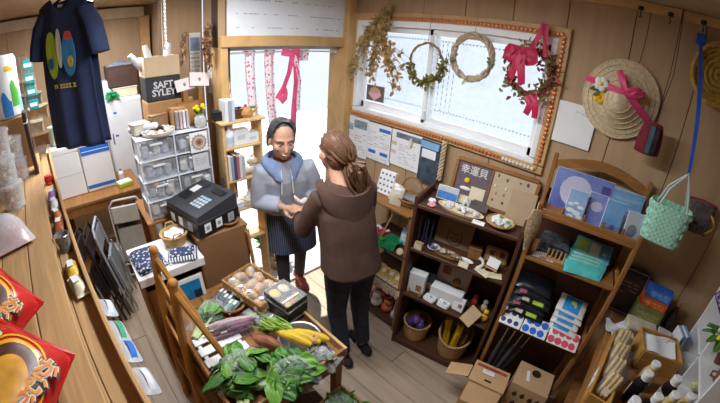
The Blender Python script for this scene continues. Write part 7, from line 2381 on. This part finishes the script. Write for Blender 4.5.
snack_bag('red and yellow snack bag with orange bubble lettering nearest the camera', (-.525, -.292, 1.560), (R(0), R(34), R(60)), .185, .27, 'か\nむ\nか\nむ')
snack_bag('red and yellow snack bag leaning behind the nearest one', (-.77, -.365, 1.570), (R(0), R(38), R(50)), .20, .27, 'か\nむ\nか\nむ')
t = thing('snack_bag', 'pink and white net bag of sweets beside the snack bags', 'snack bag', (-1.36, -.375, ZL + .004), R(20))
MB().sheet(lambda u, v: (.20 * (u - .5), .16 * (v - .5), .01 + .09 * (math.sin(math.pi * u) * math.sin(math.pi * v)) ** .5), 12, 12, .004).build('bag_body', mat('pink_net', (226, 190, 190), .35, c2=(190, 84, 84), scale=30), t)
MB().sheet(lambda u, v: (.21 * (u - .5), .17 * (v - .5), .014 + .094 * (math.sin(math.pi * u) * math.sin(math.pi * v)) ** .5), 10, 10, .0006).build('film', PLASTIC, t)

# clear tubs of snacks
TUB = clear('tub_plastic', (238, 242, 246), .22, .08)


def tub(label, c, fill, r=.062, h=.10):
    t_ = thing('clear_tub', label, 'tub', c)
    MB().lathe([(0, 0), (r * .82, 0), (r * .97, h), (r * .95, h), (r * .80, .004), (0, .004)], 22).build('tub_wall', TUB, t_)
    MB().lathe([(0, h + .004), (r * .9, h + .004), (r * .92, h - .002), (r * 1.05, h - .002), (r * 1.05, h + .010), (r * .86, h + .014), (0, h + .014)], 22).build('lid', TUB, t_)
    rn = random.Random(label)
    for i in range(9):
        a = i * 2.4
        MB().sph((r * .48 * math.cos(a), r * .48 * math.sin(a), .02 + h * .075 * i), (r * .34, r * .30, .014), 7, 5).build('snack', fill, t_)


CR = mat('snack_orange', (196, 124, 70), .6, .2, 30)
CRP = mat('snack_pale', (214, 190, 150), .6, .2, 30)
for k, (x, y, z, m_, lab) in enumerate(((-1.72, -.385, 0, CR, 'clear tub of orange snacks nearest the pink net bag'), (-1.72, -.385, .118, CRP, 'clear tub of pale snacks stacked on the orange snack tub'), (-1.90, -.46, 0, CRP, 'clear tub of pale snacks, bottom of the left stack'), (-1.90, -.46, .118, CR, 'clear tub of orange snacks in the middle of the left stack'), (-1.90, -.46, .236, CRP, 'clear tub of pale snacks, top of the left stack'), (-1.72, -.385, .236, CR, 'clear tub of orange snacks, top of the stack nearest the net bag'), (-2.14, -.40, 0, CR, 'clear tub of orange snacks behind the two stacks'), (-2.14, -.40, .118, CRP, 'clear tub of pale snacks stacked behind the two stacks'))):
    tub(lab, (x, y, ZL + .001 + z), m_)
# paper towel pack
t = thing('paper_towel_pack', 'tall white paper pack printed with blue and green waves', 'pack', (-2.42, -.43, ZL + .302), R(8))
MB().lathe([(0, 0), (.088, 0), (.098, .012), (.098, .33), (.085, .352), (0, .356)], 26).build('pack_body', WHITE, t)
for k, (a0, z0, h0, m_) in enumerate(((.1, .0, .14, mat('wave_blue', (60, 140, 220), .4, .12, 30)), (.75, .05, .15, mat('wave_green', (90, 180, 70), .4, .12, 30)), (1.25, .0, .12, mat('wave_aqua', (140, 206, 224), .4, .12, 30)), (.55, .25, .03, YEL))):
    MB().sheet(lambda u, v, a0=a0, z0=z0, h0=h0: (.0988 * math.cos(a0 - .3 + .6 * u), .0988 * math.sin(a0 - .3 + .6 * u), .01 + z0 + h0 * v * (.8 + .2 * math.sin(5 * u))), 8, 4, .001).build('printed_wave', m_, t)
t = thing('support_box', 'plain carton under the tall white paper pack', 'box', (-2.42, -.43, ZL + .001), R(6))
MB().rbox((0, 0, .149), (.19, .19, .298), .004).build('carton_body', CARD, t)
MB().box((0, 0, .2985), (.19, .03, .001)).build('tape', mat('packing_tape'), t)
# teal tagged packs hung behind
for k in range(4):
    t = thing('teal_pack', ('teal square pack, topmost of the hanging column', 'teal square pack, second of the hanging column', 'teal square pack, third of the hanging column', 'teal square pack, lowest of the hanging column')[k], 'pack', (-2.65, -.29, 2.02 - .085 * k), R(6))
    MB().rbox((0, 0, 0), (.012, .065, .065), .004).build('pack_body', mat('teal_print', (20, 160, 170), .4, .12, 20), t)
    MB().box((.0075, 0, .0), (.001, .05, .025)).build('label_print', PAPER, t)
    MB().tube([(0, 0, .033), (0, 0, .050)], .0015, 5).build('hanging_loop', STEEL, t)
t = thing('wall_rack', 'thin wire hanging rack behind the tall paper pack', 'rack', (-2.68, -.345, 1.452))
MB().tube([(0, 0, .01), (0, 0, .63), (.03, .055, .64)], .005, 7).build('rack_pole', STEEL, t)
MB().cyl((0, 0, 0), .05, .010, 18).build('rack_foot', STEEL, t)
# tan bags heaped behind the shirt
for k in range(5):
    t = thing('snack_pack', ('tan snack pack at the top of the heap behind the teal packs', 'grey snack pack of the heap behind the teal packs', 'tan snack pack in the middle of the heap', 'pale snack pack low in the heap', 'brown snack pack at the bottom of the heap')[k], 'pack', (-2.76 - .01 * (k % 2), -.335 + .025 * (k % 3), ZL + .43 - .092 * k), rot=(R(8 * (k % 3) - 8), R(-60), R(8)))
    MB().sheet(lambda u, v: (.12 * (u - .5), .15 * (v - .5), .022 * (math.sin(math.pi * u) * math.sin(math.pi * v)) ** .6), 8, 8, .022).build('pack_body', mat('heap_%d' % k, ((176, 150, 112), (150, 148, 140), (186, 160, 120), (210, 200, 180), (140, 104, 70))[k], .4, .2, 24), t)
    MB().box((0, 0, .024), (.05, .06, .001)).build('label_print', PAPER, t)
# dark upright panel and red cap
t = thing('menu_board', 'tall dark brown panel standing at the counter edge', 'panel', onl(1.90, .02, ZL + .001), R(180) + AL)
MB().rbox((0, 0, .17), (.14, .02, .34), .003).build('panel_body', mat('dark_umber', (56, 40, 34), .6, .12, 20), t)
MB().rbox((0, .0, .285), (.142, .022, .006), .001).build('white_line', PAPER, t)
t = thing('red_cap', 'small red cap hanging below the dark panel', 'cap', onl(1.80, -.034, ZG))
MB().lathe([(0, 0), (.024, 0), (.028, .02), (.022, .045), (0, .05)], 14).build('cap_crown', mat('cap_red', (206, 52, 44), .6, .1), t)
MB().sph((.02, 0, .006), (.022, .018, .004), 10, 5).build('cap_brim', mat('cap_red'), t)
# green and brown figures below
for k, (m1, m2, lab) in enumerate(((mat('toy_green', (96, 160, 70), .5, .15), mat('toy_tan', (206, 170, 120), .5, .1), 'green round figure with a tan top beside the counter'), (mat('toy_brown', (96, 56, 44), .5, .15), mat('toy_red', (190, 60, 56), .5, .1), 'brown figure with a red top beside the counter'), (mat('toy_white', (220, 222, 226), .5, .1), mat('toy_sky', (120, 190, 214), .5, .1), 'white bottle with a sky blue top beside the counter'))):
    t = thing('figure_ornament', lab, 'ornament', (-2.99 + .10 * k, -.40 + .012 * k, 1.0), R(20 * k))
    MB().lathe([(0, 0), (.034, 0), (.050, .035), (.046, .07), (.026, .09), (0, .092)], 16).build('figure_body', m1, t)
    MB().sph((0, 0, .112), (.032, .032, .030), 12, 8).build('figure_head', m2, t)
    MB().sph((.028, 0, .112), (.006, .006, .006), 6, 5).build('figure_nose', BLACK, t)
t = thing('side_ledge', 'narrow wooden stand under the small figures beside the counter', 'stand', (-2.89, -.39, 0), R(7))
MB().rbox((0, 0, .988), (.34, .10, .02), .003).build('top_board', WOODM, t)
for x in (-.14, .14):
    MB().rbox((x, 0, .489), (.03, .08, .978), .003).build('leg', WOODMV, t)
# box on a high wall shelf
t = thing('wall_shelf', 'high wooden wall shelf at the far left', 'shelf', (-3.2, -.80, 2.02))
MB().rbox((0, 0, 0), (1.2, .26, .02), .003).build('shelf_board', WOODM, t)
for x in (-.5, .5):
    MB().rbox((x, -.08, -.07), (.02, .08, .12), .003).build('bracket', WOODM, t)
t = thing('storage_box', 'pale box on the high wall shelf at the far left', 'box', (-3.05, -.80, 2.031), R(6))
MB().rbox((0, 0, .09), (.30, .22, .18), .005).build('box_body', mat('pale_tan_box', (206, 190, 166), .8, .06), t)
MB().rbox((0, 0, .182), (.305, .225, .012), .003).build('lid', mat('pale_tan_box'), t)

# ================================================================ corner table at the right
t = thing('corner_table', 'honey wood corner table crowded with jars and boxes at the right', 'table', (.63, 1.44, 0))
MB().rbox((0, 0, .915), (.78, .84, .03), .004).build('top_board', WOODM, t)
for x in (-.36, .36):
    for y in (-.39, .39):
        MB().rbox((x, y, .45), (.05, .05, .90), .004).build('leg', WOODMV, t)
MB().rbox((-.375, 0, .84), (.02, .76, .10), .003).build('apron', WOODM, t)
MB().rbox((0, -.405, .84), (.74, .02, .10), .003).build('apron', WOODM, t)
MB().rbox((0, 0, .35), (.72, .78, .02), .003).build('lower_shelf', WOODM, t)
ZK = .931
# dark framed panel against the wall
p = card('framed_panel', 'dark framed menu panel leaning on the wall beside the tall shelf', 'panel', (.262, 1.825, ZK + .135), .14, .27, mat('panel_dark', (46, 30, 28), .4, .15), rot=(R(-9), 0, R(4)), th=.008)
for c, s in (((0, -.004, .122), (.155, .012, .008)), ((0, -.004, -.122), (.155, .012, .008)), ((-.074, -.004, 0), (.008, .012, .24)), ((.074, -.004, 0), (.008, .012, .24))):
    MB().rbox(c, s, .002).build('frame_bar', mat('pewter', (120, 116, 112), .4, .08, metal=.3), p)
scribble(4, .10, .08, 111).build('text_lines', mat('faint_print', (130, 96, 80), .7), p, (0, -.005, .02), kind='stuff')
# stacked boxes
bxs = (((.40, 1.69, .0), (.17, .10, .075), (206, 196, 176), 'white and brown tea box at the front of the box pile'), ((.405, 1.785, .0), (.16, .08, .145), (120, 124, 70), 'olive picture box in the middle of the box pile'), ((.405, 1.785, .146), (.15, .075, .05), (190, 80, 36), 'orange box lying on the olive picture box'), ((.41, 1.79, .197), (.14, .07, .055), (50, 100, 190), 'blue box on top of the box pile'), ((.535, 1.72, .0), (.08, .08, .07), (206, 204, 204), 'small pale box beside the tea box'))
for k, ((x, y, z), s, c_, lab) in enumerate(bxs):
    t = thing('goods_box', lab, 'box', (x, y, ZK + z), R(8 - 3 * k))
    MB().rbox((0, 0, s[2] / 2), s, .003).build('box_body', mat('goods_%d' % k, c_, .5, .14, 20), t)
    MB().box((0, -s[1] / 2 - .0006, s[2] / 2), (s[0] * .8, .001, s[2] * .6)).build('printed_panel', mat('goods_print_%d' % k, ((140, 104, 60), (150, 150, 96), (210, 120, 60), (90, 140, 210), (170, 160, 160))[k], .5, .3, 50), t)
t = thing('tall_bottle', 'slim dark bottle with a cork behind the box pile', 'bottle', (.545, 1.82, ZK))
MB().lathe([(0, 0), (.024, 0), (.025, .12), (.010, .16), (.010, .19), (0, .19)], 14).build('bottle_body', mat('dark_green_glass', (50, 58, 44), .2, .1), t)
MB().cyl((0, 0, .188), .010, .03, 10).build('cork', CARD, t)
# wooden boxes with bagged goods
def open_box(label, c, w, d, h, rz, m=WOODL):
    t_ = thing('wooden_box', label, 'box', c, rz)
    for (cc, ss) in (((0, -d / 2, h / 2), (w, .010, h)), ((0, d / 2, h / 2), (w, .010, h)), ((-w / 2, 0, h / 2), (.010, d - .01, h)), ((w / 2, 0, h / 2), (.010, d - .01, h))):
        MB().rbox(cc, ss, .002).build('box_side', m, t_)
    MB().rbox((0, 0, .005), (w - .01, d - .01, .008), .002).build('box_floor', m, t_)
    return t_


OAK = mat('golden_oak', (190, 140, 70), .5, .12, 3, .1, kind='wood', stretch=(2, 8, 8))
b = open_box('long golden wooden box with a paper label at the table edge', (.30, 1.30, ZK), .09, .46, .085, R(-3), OAK)
MB().box((-.0515, -.10, .045), (.001, .10, .05)).build('paper_label', PAPER, b)
scribble(3, .07, .035, 113).build('label_lines', INKG, b, (-.0525, -.10, .045), rot=(0, 0, R(-90)), kind='stuff')
open_box('golden wooden crate with a raised corner behind the bottles', (.505, 1.555, ZK), .21, .17, .11, R(12), OAK)
FIN = mat('cracker_finger', (216, 190, 130), .6, .12, 30)
for k in range(4):
    t = thing('cracker_bag', ('clear bag of pale crackers at the near end of the long box', 'second clear bag of pale crackers in the long box', 'third clear bag of pale crackers in the long box', 'tall clear bag of pale crackers at the far end of the long box')[k], 'bag', (.302, 1.145 + .10 * k, ZK + .012), R(10 * k - 10), rot=(R(-14), R(4), R(8 * k - 10)))
    for i in range(3):
        MB().rbox((-.02 + .02 * i, 0, .075), (.017, .030, .12), .006).build('cracker', FIN, t)
    MB().sheet(lambda u, v: (.082 * (u - .5), -.030 * math.sin(math.pi * u) * math.sin(math.pi * min(1, v * 1.1)) , .185 * v), 8, 10, .0006).build('film', FILM, t)
    MB().box((.0, -.034, .06), (.03, .001, .035)).build('label_print', CREAM, t)
t = thing('lace_paper', 'folded lace patterned paper lying in the golden crate', 'paper', (.505, 1.555, ZK + .085), R(12), rot=(R(10), 0, R(12)))
MB().sheet(lambda u, v: (.19 * (u - .5), .15 * (v - .5), .010 * math.sin(6 * u) * math.sin(5 * v)), 10, 10, .006).build('sheet', mat('lace_print', (220, 212, 206), .8, c2=(170, 140, 140), kind='cells', scale=60), t)
MB().sheet(lambda u, v: (.16 * (u - .5), .10 * (v - .5), .012 + .008 * math.sin(7 * u)), 8, 8, .004).build('fold', PAPER, t)
t = thing('lace_paper', 'crumpled white film sheet on the table beside the tall shelf', 'paper', (.295, 1.63, ZK + .002), R(30))
MB().sheet(lambda u, v: (.13 * (u - .5), .12 * (v - .5), .025 + .016 * math.sin(7 * u + 1) * math.sin(8 * v)), 10, 10, .008).build('sheet', mat('grey_film_paper', (196, 200, 206), .4, .1, 30), t)
MB().box((0, 0, .046), (.05, .03, .001)).build('label_print', PAPER, t)
# bottles with white caps
caps = ((.469, 1.343, .15, 1), (.432, 1.235, .17, 0), (.568, 1.293, .17, 0), (.491, 1.14, .17, 0), (.565, 1.195, .17, 1), (.645, 1.245, .16, 1), (.405, 1.075, .16, 0))
for k, (x, y, h, yl) in enumerate(caps):
    t = thing('sauce_bottle', ('small yellow-necked bottle nearest the golden crate', 'dark bottle with a white label left of the group', 'dark bottle in the middle of the bottle group', 'dark bottle at the near middle of the bottle group', 'yellow-necked bottle at the near right of the group', 'yellow-necked bottle nearest the white cubby', 'dark bottle at the near left of the bottle group')[k], 'bottle', (x, y, ZK), R(40 * k))
    body = mat('soy_glass', (30, 22, 24), .2, .15) if not yl else mat('cream_sauce', (206, 186, 130), .3, .1)
    MB().lathe([(0, 0), (.032, 0), (.034, .006), (.034, h * .62), (.026, h * .76), (.017, h * .84), (.017, h * .90), (0, h * .90)], 18).build('bottle_body', body, t)
    MB().lathe([(0, h * .88), (.021, h * .88), (.022, h * .90), (.022, h * 1.02), (.019, h * 1.04), (0, h * 1.04)], 18).build('cap', WHITE, t)
    MB().lathe([(.0185, h * .83), (.0215, h * .83), (.0215, h * .875), (.0185, h * .875)], 18).build('neck_band', YEL if yl else PAPER, t)
    for a0 in (-1.9, 1.2):
        MB().sheet(lambda u, v, a0=a0: (.0346 * math.cos(a0 + 1.3 * u), .0346 * math.sin(a0 + 1.3 * u), h * (.12 + .42 * v)), 8, 2, .0006).build('label_print', PAPER, t)
# white cubby
cx0, cx1, cy0, cy1, cz = .66, .95, 1.21, 1.76, .47
t = thing('white_cubby', 'white open cubby shelf standing on the corner table', 'shelf', ((cx0 + cx1) / 2, (cy0 + cy1) / 2, ZK))
for y in (-.275, .0, .275):
    MB().rbox((0, y, cz / 2), (cx1 - cx0, .014, cz), .002).build('upright_panel', WHITE, t)
for z in (.007, .19, cz - .007):
    MB().rbox((0, 0, z), (cx1 - cx0, .55, .014), .002).build('shelf_board', WHITE, t)
MB().rbox((.14, 0, cz / 2), (.008, .55, cz), .002).build('back_panel', mat('tan_backing', (190, 164, 130), .7, .06), t)
# contents
t = thing('lemon_plant', 'little lemon plant with glossy leaves in the white cubby', 'plant', (.75, 1.50, ZK + .198))
MB().lathe([(0, 0), (.028, 0), (.036, .05), (.038, .055), (.033, .055), (0, .05)], 16).build('pot', mat('brown_pot', (110, 74, 58), .7, .1), t)
MB().tube([(0, 0, .05), (-.02, 0, .10), (-.07, -.02, .14)], [.004, .003, .002], 6).build('stem', LEAFD, t)
for k, d in enumerate(((-1, .3, .1), (-.9, -.6, .2), (-.5, -1, .1), (-.7, .8, .3), (-1, 0, .6))):
    big_leaf(t, (-.04, -.01, .12), d, .10, .022, .4, LEAFG, k)
MB().sph((-.065, -.035, .115), (.022, .022, .019), 12, 8).build('lemon', YEL, t)
t = thing('brown_cup', 'brown clay cup in the near half of the white cubby', 'cup', (.75, 1.35, ZK + .198))
MB().lathe([(0, 0), (.026, 0), (.034, .06), (.031, .06), (.024, .005), (0, .005)], 18).build('cup_wall', mat('clay_brown', (140, 92, 70), .7, .1), t)
MB().tube([(-.033, 0, .05), (-.055, 0, .042), (-.052, 0, .02), (-.030, 0, .018)], .005, 6).build('handle', mat('clay_brown'), t)
t = thing('purple_cloth', 'purple dotted cloth draped over the top of the white cubby', 'cloth', (.80, 1.57, ZK + cz + .001), R(4))
MB().sheet(lambda u, v: (-.16 + .28 * u, .26 * (v - .5), .012 + .006 * math.sin(9 * v) - (.10 * max(0, .15 - u) * 6)), 14, 12, .005).build('cloth', mat('purple_dots', (88, 60, 120), .85, c2=(200, 190, 210), kind='cells', scale=30), t)
MB().tube([(-.165, -.13, -.075), (-.165, .13, -.075)], .003, 5).build('hem', mat('purple_hem', (70, 46, 100), .85), t)
for k, (y, c_, lab) in enumerate(((1.58, (226, 224, 226), 'white crumpled paper pack low in the white cubby'), (1.50, (206, 214, 150), 'pale green pack low in the white cubby'), (1.32, (196, 170, 140), 'tan pack low in the near half of the white cubby'))):
    t = thing('paper_pack', lab, 'pack', (.76, y, ZK + .016), R(12 * k))
    MB().sheet(lambda u, v: (.10 * (u - .5), .09 * (v - .5), .03 + .05 * math.sin(math.pi * u) * math.sin(math.pi * v) + .008 * math.sin(11 * u + 8 * v)), 10, 10, .025).build('pack_body', mat('cubby_pack_%d' % k, c_, .6, .1, 30), t)
    MB().box((0, 0, .083), (.03, .03, .001)).build('label_print', PAPER, t)
t = thing('paper_booklet', 'blue and white booklets stacked by the wall beside the cubby', 'booklet', (.605, 1.74, ZK + .0), R(20))
for i in range(4):
    MB().rbox((.002 * i, 0, .06 + .003 * i), (.006, .09, .12), .001).build('booklet_sheet', (PAPER, mat('booklet_blue', (120, 160, 206), .6, .2, 30))[i % 2], t, (.012 * i, 0, -.008))
